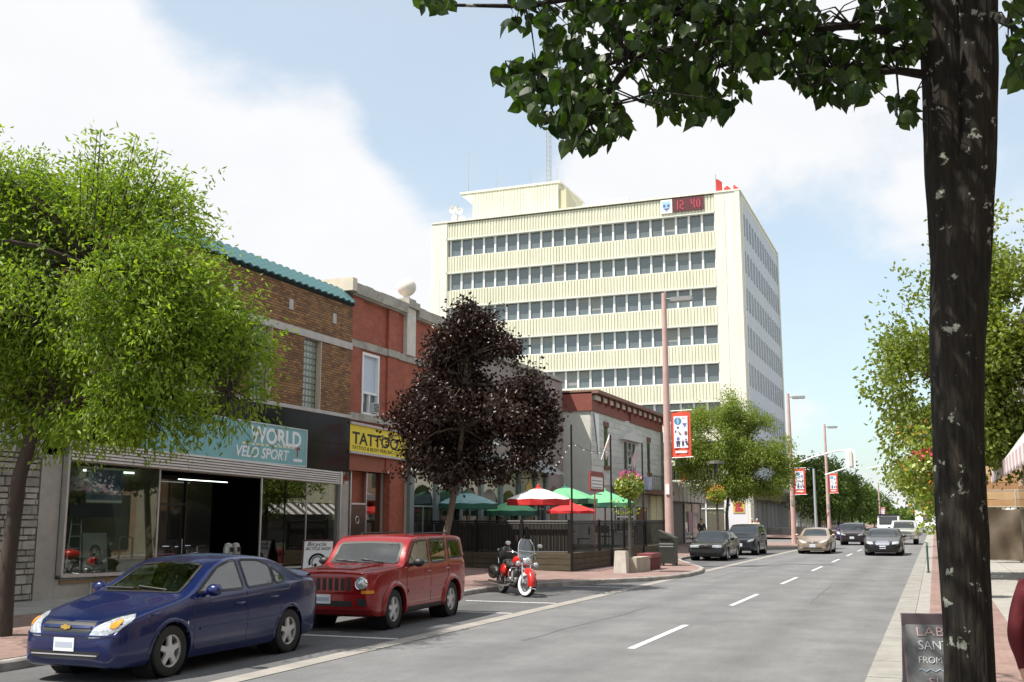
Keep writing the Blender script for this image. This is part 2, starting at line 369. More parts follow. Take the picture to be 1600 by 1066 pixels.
KP = smooth_path(KL, 1.4)
def padz(x): return .13 + .12 * max(0, min(1, (-11.3 - x) / 6.3))
mb = MB(); kb = []
for i, (x, yv) in enumerate(KP):
    a = KP[max(i - 1, 0)]; b = KP[min(i + 1, len(KP) - 1)]; nx, ny = -(b[1] - a[1]), (b[0] - a[0]); l = math.hypot(nx, ny); kb.append((x + nx / l * .17, yv + ny / l * .17))
nseg = 5
vs = []
for (x, yv) in kb:
    for j in range(nseg + 1):
        xx = x + (-24 - x) * j / nseg; vs.append((xx, yv, padz(xx)))
fs = []
for i in range(len(kb) - 1):
    if 84.1 < kb[i][1] < 102.9: continue
    for j in range(nseg):
        a = i * (nseg + 1) + j; fs.append((a, a + 1, a + nseg + 2, a + nseg + 1))
mb.add(vs, fs); pavl = struct(mb.build('pavement_left', M_pave, smooth=True))
i = 0
while i < len(KP) - 1:
    p, q = KP[i], KP[i + 1]; i += 1
    if p[1] > 130 or p[1] < 6 or 84.1 < p[1] < 102.9: continue
    a, b = kb[i - 1], kb[i]; h0 = .13 + rng.uniform(-.006, .008); g = .006
    def lp(u, v, t): return (u[0] + (v[0] - u[0]) * t, u[1] + (v[1] - u[1]) * t)
    p2, q2, a2, b2 = lp(p, q, g), lp(p, q, 1 - g), lp(a, b, g), lp(a, b, 1 - g)
    s_ = .025
    def inn(o, n_): return (o[0] + (n_[0] - o[0]) * .15, o[1] + (n_[1] - o[1]) * .15)
    mb = MB(); pi, qi = inn(p2, a2), inn(q2, b2)
    vs = [(*p2, -.05), (*q2, -.05), (*b2, -.05), (*a2, -.05), (*p2, h0 - s_), (*q2, h0 - s_), (*pi, h0), (*qi, h0), (*b2, h0), (*a2, h0)]
    mb.add(vs, [(0, 1, 5, 4), (4, 5, 7, 6), (6, 7, 8, 9), (2, 3, 9, 8), (0, 4, 6, 9, 3), (1, 2, 8, 7, 5)])
    mb.build('kerb_stone', M_kerb, pavl)
# concrete apron along the shop fronts, slabs with joints
y = 6.0
while y < 34.5:
    mb = MB(); x0, x1 = -17.8, -15.6; z0, z1 = padz(x0) + .004, padz(x1) + .004; e = .012
    mb.hexa([(x0, y + e, z0 - .05), (x1, y + e, z1 - .05), (x1, y + 1.5 - e, z1 - .05), (x0, y + 1.5 - e, z0 - .05), (x0, y + e, z0), (x1, y + e, z1), (x1, y + 1.5 - e, z1), (x0, y + 1.5 - e, z0)])
    mb.build('concrete_slab', M_conc, pavl); y += 1.5
# concrete band behind the kerb
# right pavement
pavr = MB()
pavr.add([(-.2, -30, .13), (1.1, -30, .13), (1.1, 300, .13), (-.2, 300, .13)], [(0, 1, 2, 3)]); pavr = struct(pavr.build('pavement_right', M_pave))
y = -6.0
while y < 110:
    mb = MB(); mb.box(1.1, 2.35, y + .01, y + 1.5 - .01, -.02, .128 + rng.uniform(-.003, .003)); mb.box(2.37, 3.6, y + .01, y + 1.49, -.02, .128 + rng.uniform(-.003, .003)); mb.build('concrete_slab', M_conc, pavr)
    if y < 90:
        mb = MB(); mb.box(-.85, -.46, y + .006, y + 1.494, -.05, .12 + rng.uniform(-.004, .006)); mb.build('kerb_stone', mat('kerb_right', (.27, .26, .24), .9, var=.2, vscale=3, bump=.4, bscale=40, detail=8), pavr)
        mb = MB(); mb.box(-.45, -.2, y + .006, y + 1.494, -.05, .128); mb.build('kerb_border', mat('kerb_border', (.31, .29, .275), .9, var=.15, vscale=3), pavr)
    y += 1.5
mb = MB(); mb.box(-.85, 3.6, 90, 300, -.05, .12); mb.build('far_pavement', M_conc, pavr)
mb = MB(); mb.box(-.85, 3.6, -30, -6, -.05, .12); mb.build('near_pavement', M_conc, pavr)
# weeds in the joint along the right kerb
M_weed = leafmat('weed_leaf', (.10, .16, .04), (.2, .2, .07), .3)
vs, fs, rd = [], [], []
for i in range(420):
    yv = 8 + 42 * rng.random() ** 1.6; x = -.86 + rng.gauss(0, .015)
    if math.sin(yv * 1.9) + math.sin(yv * .63) < -.3 and rng.random() < .8: continue
    a = rng.uniform(0, 6.28); l = rng.uniform(.015, .06); w = .008; t = rng.uniform(.2, 1)
    o = len(vs); d = (math.cos(a), math.sin(a))
    vs += [(x - d[1] * w, yv + d[0] * w, .0), (x + d[1] * w, yv - d[0] * w, .0), (x + d[0] * l * t, yv + d[1] * l * t, l * .8)]; fs.append((o, o + 1, o + 2)); rd += [rng.random()] * 3
tag(link('kerb_weeds', fastmesh('kerb_weeds', np.array(vs), np.array(fs), M_weed, rd)), 'small weeds sprouting in the joint along the right kerb', 'weeds', kind='stuff')

# ================================================================== left buildings
M_brown = brickmat('brown_brick', (.36, .18, .065), (.13, .063, .03), (.06, .036, .022), .22, .078, .02, patch=.3, bias=-.1)  # dark mortar colour paints in the shadows of the raked joints
M_red = brickmat('red_brick', (.37, .10, .055), (.29, .075, .042), (.30, .12, .08), .215, .072, .008, patch=.18)
M_stone = mat('limestone', (.50, .47, .44), .85, var=.12, vscale=3, bump=.2, bscale=30)
M_stoned = mat('weathered_stone', (.36, .34, .29), .9, var=.3, vscale=2.5, bump=.4, bscale=25, detail=8)
M_tile = mat('teal_tile', (.075, .175, .182), .45, var=.4, vscale=4, spec=.5)
M_gblock = mat('glass_block', (.25, .30, .24), .12, var=.3, vscale=9, spec=.8)
M_vitro = mat('black_glass_panel', (.006, .006, .007), .10, spec=.10)
M_alu = mat('aluminium', (.62, .62, .62), .35, metal=.8, var=.08)
M_slat = mat('aluminium_slat', (.52, .47, .43), .45, metal=.35, var=.2, vscale=3, stretch=(1, .4, 6))
M_stucco = mat('grey_stucco', (.40, .37, .33), .95, var=.16, vscale=1.7, bump=.5, bscale=50, detail=8)
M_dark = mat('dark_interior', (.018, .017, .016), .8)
M_olive = mat('olive_board', (.20, .19, .11), .8, var=.15, vscale=3)
M_white = mat('white_paint', (.80, .80, .79), .5, var=.05)
M_black = mat('black_paint', (.012, .012, .012), .5, spec=.3)
M_pane = glassmat('shop_glass', (.72, .76, .72), .05)
M_tube = mat('tube_light', (.9, .95, .9), .5, emit=(.85, 1, .9, 2.2))

# --- stone-faced building at the far left
bA = thing('stone_faced_building', 'grey building with a stone veneer pier at the left edge', 'building', (FX, 13, 0))
mb = MB(); mb.box(FX - 8, FX - .06, 8, 17.33, -.1, 3.63); mb.build('wall', M_stoned, bA)
M_sid = mat('pale_siding', (.50, .53, .56), .7, var=.08)
mb = MB()
for k in range(16): mb.box(FX - 7.9, FX - .02 - .004 * (k % 2), 8, 17.31, 3.66 + k * .3, 3.66 + k * .3 + .285)
mb.build('siding', M_sid, bA)
mb = MB(); mb.box(FX - .04, FX + .03, 8, 17.32, 3.5, 3.66); mb.build('ledge', mat('ledge_grey', (.42, .43, .46), .7), bA)
stm = [mat('veneer_stone_a', (.33, .31, .27), .9, var=.2, vscale=6, bump=.8, bscale=20), mat('veneer_stone_b', (.26, .245, .215), .9, var=.2, vscale=6, bump=.8, bscale=20), mat('veneer_stone_c', (.39, .37, .33), .9, var=.2, vscale=6, bump=.8, bscale=20)]
z = .16; nst = 0
while z < 3.46:
    h = rng.choice((.1, .13, .16, .2, .12)); h = min(h, 3.48 - z); yv = 14.2
    while yv < 17.3:
        w = rng.uniform(.22, .62); w = min(w, 17.31 - yv)
        if w < .06: break
        d = rng.uniform(.0, .035); mb = MB(); e = .008
        mb.hexa([(FX - .05, yv + e, z + e), (FX + .02 + d, yv + e + .01, z + e + .01), (FX + .02 + d, yv + w - e - .01, z + e + .01), (FX - .05, yv + w - e, z + e), (FX - .05, yv + e, z + h - e), (FX + .02 + d, yv + e + .01, z + h - e - .01), (FX + .02 + d, yv + w - e - .01, z + h - e - .01), (FX - .05, yv + w - e, z + h - e)])
        mb.build('stone', rng.choice(stm), bA); nst += 1; yv += w
    z += h

# --- brown brick bicycle shop
B0, B1 = 17.36, 30.16
bB = thing('brown_brick_shop', 'two-storey brown brick bicycle shop with teal tile coping and dark shopfront', 'building', (FX, B0, 0))
def bx(mbx, d0, d1, y0, y1, z0, z1): mbx.box(FX + d0, FX + d1, y0, y1, z0, z1)
GW = [(27.31, 28.27), (24.62, 25.58), (21.9, 22.86), (19.2, 20.16)]
mb = MB(); ed = [B0] + [q for g in sorted(GW) for q in g] + [B1]
for i in range(0, len(ed), 2): bx(mb, -.3, 0, ed[i], ed[i + 1], 5.28, 7.44)
bx(mb, -.3, 0, B0, B1, 7.66, 9.02); mb.box(FX - 10, FX - .3, B0, B1, 3.3, 9.02)
mb.build('brick_wall', M_brown, bB)
mb = MB(); bx(mb, -.3, .035, B0, B1, 7.44, 7.66); mb.build('stone_band', M_stone, bB)
mb = MB(); bx(mb, -.3, .06, B0, B1, 5.17, 5.28); mb.build('sill_band', M_stone, bB)
for (a, b) in GW:
    w = mb = MB(); bx(mb, -.26, -.2, a, b, 5.28, 7.44); win = mb.build('glass_block_window', mat('block_mortar', (.3, .33, .27), .8), bB)
    n, m_ = 5, 11; bw = (b - a) / n; bh = 2.16 / m_
    me = None
    for i in range(n):
        for j in range(m_):
            if me is None:
                q = MB(); e = .008
                q.hexa([(-.2, e, e), (-.165, e + .022, e + .022), (-.165, bw - e - .022, e + .022), (-.2, bw - e, e), (-.2, e, bh - e), (-.165, e + .022, bh - e - .022), (-.165, bw - e - .022, bh - e - .022), (-.2, bw - e, bh - e)])
                me = q.mesh('glass_block', M_gblock)
            link('glass_block', me, win, (0, a + i * bw - B0, 5.28 + j * bh))
    mb = MB(); bx(mb, -.16, .012, b - .005, b + .03, 5.28, 7.44); mb.build('window_trim', mat('tan_trim', (.55, .47, .36), .7), bB)
for yv in (21.0, 23.75, 26.5, 29.0):
    mb = MB(); bx(mb, -.05, .03, yv - .1, yv + .1, 8.13, 8.45); mb.build('stone_inset', M_stone, bB)
# teal tiles: four sloping courses
tw, cnt = .366, 35; tile_me = None
prof = [(-tw / 2 + .016 + (tw - .032) * i / 6, .075 * math.sin(math.pi * i / 6) ** .8) for i in range(7)]
sl_a = math.atan2(.36, .34)
for r_ in range(4):
    for i in range(cnt):
        if tile_me is None:
            q = MB(); vs = []
            for s_ in (0, 1):
                for (p, h) in prof: vs.append((-s_ * .19 * math.cos(sl_a) + (h) * math.sin(sl_a) * .8, p * (1 - .05 * s_), s_ * .19 * math.sin(sl_a) + h * math.cos(sl_a) * .8))
            n = len(prof); fs = [(j, j + 1, n + j + 1, n + j) for j in range(n - 1)]
            vs += [(v[0] - .03, v[1], v[2] - .03) for v in vs[:n]]; fs += [(j, 2 * n + j, 2 * n + j + 1, j + 1) for j in range(n - 1)]
            q.add(vs, fs); tile_me = q.mesh('tile', M_tile, smooth=35)
        link('tile', tile_me, bB, (.15 - r_ * .115, .006 + (i + .5) * tw, 8.975 + r_ * .12))
mb = MB(); mb.prism([(FX + .1, 8.95), (FX - .36, 9.42), (FX - .6, 9.42), (FX - .6, 8.9), (FX, 8.9)], B0, B1, 'y'); mb.build('coping_core', mat('tile_core', (.012, .035, .04), .8), bB)
# black glass fascia panels
yv = B0
while yv < B1 - .05:
    w = min(1.28, B1 - yv); mb = MB(); bx(mb, -.28, .02, yv + .004, yv + w - .004, 3.42, 4.3); mb.build('fascia_panel', M_vitro, bB)
    mb = MB(); bx(mb, -.28, .02, yv + .004, yv + w - .004, 4.308, 5.165); mb.build('fascia_panel', M_vitro, bB); yv += w
mb = MB(); mb.box(FX - .3, FX - .285, B0, B1, 3.2, 5.3); mb.build('fascia_backing', M_black, bB)
# shop window bay (slightly out of level, as in the street)
y0, y1 = 18.0, 29.42
def zz(za, zb, yv): return za + (zb - za) * (yv - y0) / (y1 - y0)
for k in range(6):
    mb = MB(); a0, a1 = 3.21 + k * .074, 3.21 + k * .074 + .062; b0, b1 = 3.01 + k * .066, 3.01 + k * .066 + .055
    mb.hexa([(FX + .1, y0, a0), (FX + .16, y0, a0 + .01), (FX + .16, y1, b0 + .01), (FX + .1, y1, b0), (FX + .1, y0, a1), (FX + .14, y0, a1), (FX + .14, y1, b1), (FX + .1, y1, b1)])
    mb.build('fascia_slat', M_slat, bB)
mb = MB(); mb.ybox(FX - .2, FX + .099, y0, y1, 3.19, 3.63, 3.0, 3.39); mb.build('canopy_box', mat('canopy_soffit', (.42, .38, .30), .8), bB)
mb = MB(); mb.box(FX + .002, FX + .16, y0 - .06, y0, .74, 3.68); mb.build('window_jamb', M_alu, bB)
mb = MB(); mb.box(FX + .002, FX + .16, y1, y1 + .06, .5, 3.42); mb.build('window_jamb', M_alu, bB)
mb = MB(); mb.ybox(FX - .2, FX + .12, y0, 21.05, .69, .765, .63, .70); mb.build('window_sill', M_alu, bB)
mb = MB(); mb.ybox(FX - .2, FX + .12, 25.3, y1, .54, .60, .47, .53); mb.build('window_sill', M_alu, bB)
mb = MB(); bx(mb, -.3, .0, B0, y0 - .075, -.1, 3.3); mb.build('pilaster', M_stucco, bB)
mb = MB(); bx(mb, -.3, .02, y1 + .07, B1, -.1, 3.02); mb.build('pilaster', M_stucco, bB)
mb = MB(); bx(mb, -.3, .0, y0 - .07, 21.0, -.1, .66); mb.build('stall_riser', M_stucco, bB)
mb = MB(); bx(mb, -.3, .0, 25.3, y1 + .07, -.1, .46); mb.build('stall_riser', M_stucco, bB)
for (a, b) in ((18.02, 21.0), (25.32, 27.6), (27.63, 29.41)):
    mb = MB(); mb.box(FX + .05, FX + .06, a, b, .62, 3.2); mb.build('shop_window', M_pane, bB)
for (a, b, c, d) in ((27.6, 27.63, .6, 3.1), (21.0, 21.05, .2, 3.2), (25.27, 25.32, .2, 3.2)):
    mb = MB(); mb.box(FX + .03, FX + .07, a, b, c, d); mb.build('mullion', M_alu, bB)
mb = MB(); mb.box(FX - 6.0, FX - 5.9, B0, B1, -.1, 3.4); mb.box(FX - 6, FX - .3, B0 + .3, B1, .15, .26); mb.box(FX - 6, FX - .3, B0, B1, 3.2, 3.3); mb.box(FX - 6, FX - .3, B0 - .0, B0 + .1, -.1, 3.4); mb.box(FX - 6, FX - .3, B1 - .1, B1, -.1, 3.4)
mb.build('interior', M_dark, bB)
mb = MB(); mb.box(FX - .86, FX - .8, 18.1, 21.0, .3, 3.15); mb.box(FX - .8, FX + .04, 21.0 - .03, 21.02, .3, 3.15)
for k in range(9): mb.box(FX - .8, FX - .785, 18.1, 20.95, .55 + k * .3, .565 + k * .3)
mb.build('display_backing', M_olive, bB)
for q in ((FX - .8, FX + .04, 18.05, 20.98, .55, .62), (FX - 1.2, FX + .04, 25.35, 29.4, .4, .47)):
    mb = MB(); mb.box(*q); mb.build('display_floor', mat('display_wood', (.28, .18, .1), .7, var=.2), bB)
mb = MB(); mb.box(FX - 1.6, FX - 1.55, 21.1, 25.2, .15, 3.1); dr = mb.build('entrance_glazing', mat('entry_glass', (.02, .02, .02), .05, spec=.6), bB)
mb = MB(); mb.box(FX - 1.54, FX - 1.5, 22.9, 22.95, .2, 3.0); mb.box(FX - 1.54, FX - 1.5, 24.0, 24.05, .2, 3.0); mb.box(FX - 1.54, FX - 1.5, 22.95, 24.0, 2.3, 2.36); mb.build('door_frame', mat('dark_bronze', (.06, .055, .05), .4, metal=.6), dr)
mb = MB(); mb.tube([(FX - 1.48, 23.9, 1.0), (FX - 1.48, 23.9, 1.4)], .015, 6); mb.build('door_handle', M_alu, dr)
mb = MB(); mb.tube([(FX - .7, 19.3, 3.05), (FX - .7, 21.6, 3.05)], .025, 8); mb.build('tube_light', M_tube, bB)
mb = MB(); mb.tube([(FX - .9, 22.9, 2.97), (FX - .9, 25.0, 2.95)], .012, 8); mb.build('tube_light', M_tube, bB)
mb = MB(); mb.box(FX + .0, FX + .03, 18.95, 19.36, .22, .6); vent = mb.build('wall_vent', mat('vent_frame', (.45, .42, .38), .7), bB)
mb = MB()
for k in range(8): mb.box(FX + .03, FX + .04, 19.0, 19.31, .26 + k * .04, .285 + k * .04)
mb.build('vent_slat', mat('vent_slat', (.25, .24, .22), .7), vent)
# things in the windows
def poster(name, label, x, ya, yb, za, zb, cols, cat='poster'):
    t = thing(name, label, cat, (x, ya, za)); mb = MB(); mb.box(x - .03, x, ya, yb, za, zb); mb.build('board', cols[0], t)
    return t
M_bp = mat('poster_blue', (.07, .12, .22), .3, col2=(.30, .36, .44), vscale=3.2)
t = poster('bicycle_poster', 'dark blue bicycle poster hung high in the left shop window', FX - .02, 18.7, 19.85, 2.3, 3.05, [M_bp])
mb = MB(); mb.box(FX - .06, FX - .025, 18.25, 19.85, 1.98, 2.27); mb.build('caption_strip', mat('poster_dark', (.03, .035, .05), .4), t)
mb = MB(); mb.box(FX - .019, FX - .012, 18.72, 19.83, 2.3, 2.36); mb.build('lower_border', M_white, t)
t = thing('stepladder', 'aluminium stepladder leaning inside the left shop window', 'ladder', (FX - .7, 18.5, .6))
mb = MB(); mb.tube([(FX - .1, 18.3, .63), (FX - .3, 18.62, 1.95)], .02, 6); mb.tube([(FX - .1, 18.75, .63), (FX - .3, 18.9, 1.95)], .02, 6)
mb.build('rail', M_alu, t)
for k in range(5):
    mb = MB(); f = (k + .5) / 5; mb.tube([(FX - .1 - .2 * f, 18.3 + .32 * f, .63 + 1.32 * f), (FX - .1 - .2 * f, 18.75 + .15 * f, .63 + 1.32 * f)], .014, 6); mb.build('rung', M_alu, t)
t = thing('reflected_board_stand_in', 'white board with a cyclist emblem leaning inside the left shop window', 'sign', (FX - .1, 18.95, .62))  # added board replaces the sandwich board mirrored in the glass
mb = MB(); mb.hexa([(FX + .03, 18.75, .63), (FX + .03, 19.5, .63), (FX + .0, 19.5, .63), (FX + .0, 18.75, .63), (FX - .19, 18.85, 1.62), (FX - .19, 19.6, 1.62), (FX - .22, 19.6, 1.62), (FX - .22, 18.85, 1.62)]); mb.build('board', mat('board_grey', (.42, .42, .4), .6), t)
def emblem(parent, org, xd, yd, s, m, flip=1):
    """round head, hair and handlebar shapes of the printed cyclist"""
    x = Vector(xd); y = Vector(yd); n = x.cross(y); o = Vector(org); L = Vector(wloc(parent))
    mb = MB()
    def arc(r0, r1, a0, a1, c=(0, 0), k=10):
        vs = []
        for i in range(k + 1):
            a = a0 + (a1 - a0) * i / k
            for r in (r0, r1): vs.append(o + x * ((c[0] + r * math.cos(a)) * s * flip) + y * ((c[1] + r * math.sin(a)) * s) + n * .006 - L)
        mb.add(vs, [(2 * i, 2 * i + 1, 2 * i + 3, 2 * i + 2) for i in range(k)])
    arc(.30, .40, -.3, 3.5); arc(.22, .26, .5, 3.9); arc(.0, .07, 0, 6.28, (-.08, -.12)); arc(.0, .05, 0, 6.28, (.1, .05))
    arc(.0, .13, 0, 6.28, (-.28, -.48)); arc(.0, .15, 0, 6.28, (.02, -.46)); arc(.0, .12, 0, 6.28, (.3, -.5)); arc(.1, .17, .3, 2.4, (.05, -.75)); arc(.0, .09, 0, 6.28, (.42, -.62))
    return link('emblem', mb.mesh('emblem', m), parent)
e = emblem(t, (FX - .085, 19.17, 1.2), (0, 1, 0), (-.22, .1, .97), .42, M_black)
text('BICYCLE', .12, M_black, t, (FX + .012, 18.86, .74), (0, 1, 0), (-.22, .1, .97), width=.55)
# repair stand / bicycles by the door
def bike(loc, rz, colm, label, fork=True):
    t = thing('bicycle', label, 'bicycle', loc, rz)
    for nm, x in (('wheel', -.5), ('wheel', .5)):
        mb = MB(); mb.lathe([(.30, -.018), (.335, -.018), (.345, 0), (.335, .018), (.30, .018)], 20, (x, 0, .345), 'y'); w = mb.build(nm, M_black, t, world=False, smooth=True)
        mb = MB()
        for k in range(10):
            a = k * .628; mb.tube([(x, 0, .345), (x + .3 * math.cos(a), 0, .345 + .3 * math.sin(a))], .003, 4)
        mb.build('spokes', M_alu, w, world=False)
    mb = MB(); P = dict(r=(-.5, 0, .345), bb=(-.05, 0, .3), st=(-.2, 0, .8), hd=(.35, 0, .82), fr=(.5, 0, .345))
    for a, b in (('r', 'bb'), ('bb', 'st'), ('st', 'hd'), ('hd', 'bb'), ('r', 'st'), ('hd', 'fr')): mb.tube([P[a], P[b]], .018, 6)
    mb.tube([(.33, 0, .82), (.31, 0, .98)], .016, 6); mb.tube([(-.2, 0, .8), (-.23, 0, .93)], .014, 6); mb.build('frame', colm, t, world=False)
    mb = MB(); mb.tube([(.2, .28, 1.0), (.34, .2, 1.0), (.32, 0, .98), (.34, -.2, 1.0), (.2, -.28, 1.0)], .014, 6); mb.build('handlebar', mat('chrome', (.75, .75, .76), .12, metal=1), t, world=False)
    mb = MB(); mb.sphere((-.24, 0, .95), .1, 8, (1.3, .6, .35)); mb.build('saddle', M_black, t, world=False)
    return t
bike((FX - .35, 21.7, padz(FX)), R(70), mat('bike_red', (.2, .02, .03), .3, coat=1), 'dark red bicycle standing in the shop entrance')
bike((FX - .15, 22.6, padz(FX)), R(100), mat('bike_grey', (.3, .3, .32), .3, coat=1), 'grey bicycle with chrome handlebar beside the dark red one')
# --- shop sign
M_teal = mat('sign_teal', (.20, .44, .46), .5, var=.06, vscale=2)
sgB = thing('bicycle_shop_sign', 'teal shop sign lettered WORLD and VELO SPORT above the dark shopfront', 'sign', (FX + .1, 20.5, 3.5))
mb = MB(); mb.ybox(FX + .03, FX + .12, 20.3, 27.44, 3.53, 4.66, 3.46, 4.58); mb.build('panel', M_teal, sgB)
mb = MB()
mb.ybox(FX + .12, FX + .14, 20.3, 27.44, 4.63, 4.66, 4.55, 4.58); mb.ybox(FX + .12, FX + .14, 20.3, 27.44, 3.53, 3.56, 3.46, 3.49); mb.box(FX + .12, FX + .14, 27.41, 27.44, 3.49, 4.55); mb.build('border', mat('sign_border', (.6, .68, .66), .5), sgB)
M_let = mat('white_lettering', (.86, .87, .9), .5)
text('WORLD', .62, M_let, sgB, (FX + .122, 24.6, 4.06), (0, 1, -.01), (0, 0, 1), width=2.55, bold=.018)
text('VELO SPORT', .42, M_let, sgB, (FX + .122, 23.9, 3.63), (0, 1, -.01), (0, 0, 1), width=2.55, shear=.2, bold=.006)
M_ylet = mat('cream_lettering', (.75, .72, .5), .5)
mb = MB()
for k in range(12):
    if k == 6: continue
    mb.box(FX + .12, FX + .124, 24.2 + k * .22, 24.2 + k * .22 + .15, 3.965, 4.02)
mb.build('small_lettering', M_ylet, sgB)
mb = MB(); o = (FX + .123, 26.95, 3.62)
mb.tube([(o[0], o[1] - .02, o[2] + .12), (o[0], o[1] + .02, o[2] + .42)], .02, 5); mb.tube([(o[0], o[1] + .02, o[2] + .42), (o[0], o[1] - .08, o[2] + .32)], .02, 5); mb.tube([(o[0], o[1] + .02, o[2] + .42), (o[0], o[1] + .12, o[2] + .34)], .02, 5); mb.build('emblem', mat('emblem_red', (.45, .05, .05), .5), sgB)
mb = MB(); mb.box(FX + .12, FX + .126, 26.75, 27.2, 3.6, 3.68); mb.build('emblem_caption', M_let, sgB)

# --- red brick tattoo studio
C0, C1 = 30.18, 38.4; CX = FX - .1
bC = thing('red_brick_building', 'red brick building with grey cornice and white stone ball finial beside the brown shop', 'building', (CX, C0, 0))
WY0, WY1, WZ0, WZ1 = 31.03, 32.22, 5.4, 7.52
mb = MB()
mb.box(CX - .4, CX, C0, WY0, 3.5, 7.6); mb.box(CX - .4, CX, WY1, C1, 3.5, 7.6); mb.box(CX - .4, CX, WY0, WY1, 3.5, WZ0); mb.box(CX - .4, CX, WY0, WY1, WZ1, 7.6)
mb.box(CX - .4, CX - .02, C0, C1, 7.86, 9.36); mb.box(CX - 9, CX - .4, C0, C1, 2, 9.3); mb.box(CX - .4, CX + .02, 33.15, 34.25, -.1, 3.5)
mb.build('brick_wall', M_red, bC)
mb = MB(); mb.box(CX - .02, CX + .08, C0 + .02, C0 + .72, 7.86, 9.36); mb.box(CX - .02, CX + .08, 32.75, 33.5, 7.86, 9.36); mb.box(CX, CX + .07, 32.75, 33.5, 3.55, 7.6); mb.box(CX, CX + .07, C0 + .02, C0 + .6, 5.42, 7.6); mb.build('brick_pilaster', M_red, bC)
mb = MB()
for (a, b) in ((C0 + .02, 33.95), (34.85, C1)):
    yv = a
    while yv < b - .05:
        w = min(.55, b - yv); mb = MB(); mb.box(CX - .5, CX + .24, yv + .005, yv + w - .005, 9.36, 9.72 + rng.uniform(-.01, .02)); mb.box(CX - .4, CX + .17, yv + .005, yv + w - .005, 9.30, 9.359); mb.build('coping_stone', M_stoned, bC); yv += w
mb = MB(); mb.box(CX - 1.0, CX + .235, C0 - .28, C0 + .015, 9.42, 9.85); mb.build('corner_block', mat('cream_block', (.62, .56, .45), .85, var=.1), bC)
mb = MB(); mb.box(CX - .4, CX + .06, C0, 32.7, 7.61, 7.86); mb.box(CX - .4, CX + .13, 32.7, 33.55, 7.61, 7.86); mb.box(CX - .4, CX + .06, 33.55, C1, 7.61, 7.86); mb.build('stone_band', M_stoned, bC)
mb = MB(); mb.box(CX - .1, CX + .1, C0, C1, 5.16, 5.4); mb.build('sill_band', M_stoned, bC)
mb = MB(); mb.box(CX - .4, CX + .14, 34.05, 34.75, 7.86, 9.62); mb.build('stone_pilaster', mat('pale_stone', (.60, .57, .50), .85, var=.12, bump=.2), bC)
mb = MB(); mb.box(CX - .5, CX + .26, 33.95, 34.85, 9.62, 9.86); mb.box(CX - .4, CX + .16, 34.1, 34.7, 9.86, 9.98); fin = mb.build('finial_plinth', M_stoned, bC)
mb = MB(); mb.lathe([(.0, 9.97), (.2, 9.98), (.14, 10.05), (.11, 10.1), (.14, 10.14)], 20, (CX - .1, 34.4, 0)); mb.sphere((CX - .1, 34.4, 10.45), .36, 24, (1, 1, .95)); mb.build('ball', mat('ball_stone', (.70, .66, .58), .8, var=.08), fin, smooth=True)
# upper sash window
mb = MB(); f = .09
mb.box(CX - .12, CX + .03, WY0, WY0 + f, WZ0, WZ1); mb.box(CX - .12, CX + .03, WY1 - f, WY1, WZ0, WZ1); mb.box(CX - .12, CX + .03, WY0 + f, WY1 - f, WZ1 - f, WZ1); mb.box(CX - .12, CX + .05, WY0 + f, WY1 - f, WZ0, WZ0 + .08)
wn = mb.build('window_frame', M_white, bC)
mb = MB(); mb.box(CX - .1, CX + .0, WY0 + f, WY1 - f, 6.12, 6.2); mb.box(CX - .1, CX - .01, WY0 + .55, WY0 + .62, WZ0 + .08, 6.12); mb.build('sash_bar', M_white, wn)
M_skyg = mat('window_glass', (.10, .12, .13), .03, spec=1.0, metal=.0)
mb = MB(); mb.box(CX - .16, CX - .1, WY0 + f, WY1 - f, WZ0, WZ1); mb.build('glass', M_skyg, wn)
mb = MB(); mb.box(CX - .095, CX - .09, WY0 + f, WY1 - f, 6.2, WZ1 - f); mb.build('blind', mat('blind_blue', (.50, .57, .66), .5), wn)
mb = MB(); mb.box(CX - .3, CX + .12, WY0 + .64, WY1 - .12, WZ0 + .1, 5.85); ac = mb.build('air_conditioner', mat('ac_white', (.5, .52, .52), .5), bC)
mb = MB()
for k in range(6): mb.box(CX + .12, CX + .125, WY0 + .67, WY1 - .15, WZ0 + .14 + k * .05, WZ0 + .17 + k * .05)
mb.build('grille', M_black, ac)
# studio shopfront
mb = MB(); mb.box(CX - .35, CX + .03, C0 + .02, 34.25, 3.5, 4.12); mb.build('lintel', mat('red_board', (.28, .07, .03), .6, var=.15, vscale=2), bC)
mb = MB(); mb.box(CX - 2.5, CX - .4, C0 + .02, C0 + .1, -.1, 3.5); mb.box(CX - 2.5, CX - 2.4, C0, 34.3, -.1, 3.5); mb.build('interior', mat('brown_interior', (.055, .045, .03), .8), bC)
mb = MB()
for yv in (C0 + .14, 30.9, 31.95, 33.08): mb.box(CX - .3, CX - .22, yv - .03, yv + .03, .1, 3.5)
mb.box(CX - .3, CX - .22, 30.9, 31.95, 2.4, 2.46); mb.build('mullion', M_alu, bC)
mb = MB(); mb.box(CX - .27, CX - .26, C0 + .14, 30.88, .2, 3.5); mb.box(CX - .27, CX - .26, 31.97, 33.05, .2, 3.5); mb.build('shop_window', M_pane, bC)
mb = MB(); mb.box(CX - .29, CX - .25, 30.93, 31.92, .2, 2.4); dr = mb.build('door', mat('bronze_door', (.07, .05, .035), .25), bC)
mb = MB(); mb.lathe([(.1, 0), (.115, .01), (.13, 0)], 16, (CX - .245, 31.4, 1.9), 'x'); mb.build('door_ring', M_alu, dr)
mb = MB(); mb.box(CX - .42, CX - .4, 32.1, 32.75, 2.0, 2.5); mb.box(CX - .42, CX - .4, 32.2, 32.65, 1.2, 1.8); mb.build('window_card', mat('card_red', (.5, .05, .04), .6, col2=(.7, .66, .6), vscale=5), bC)
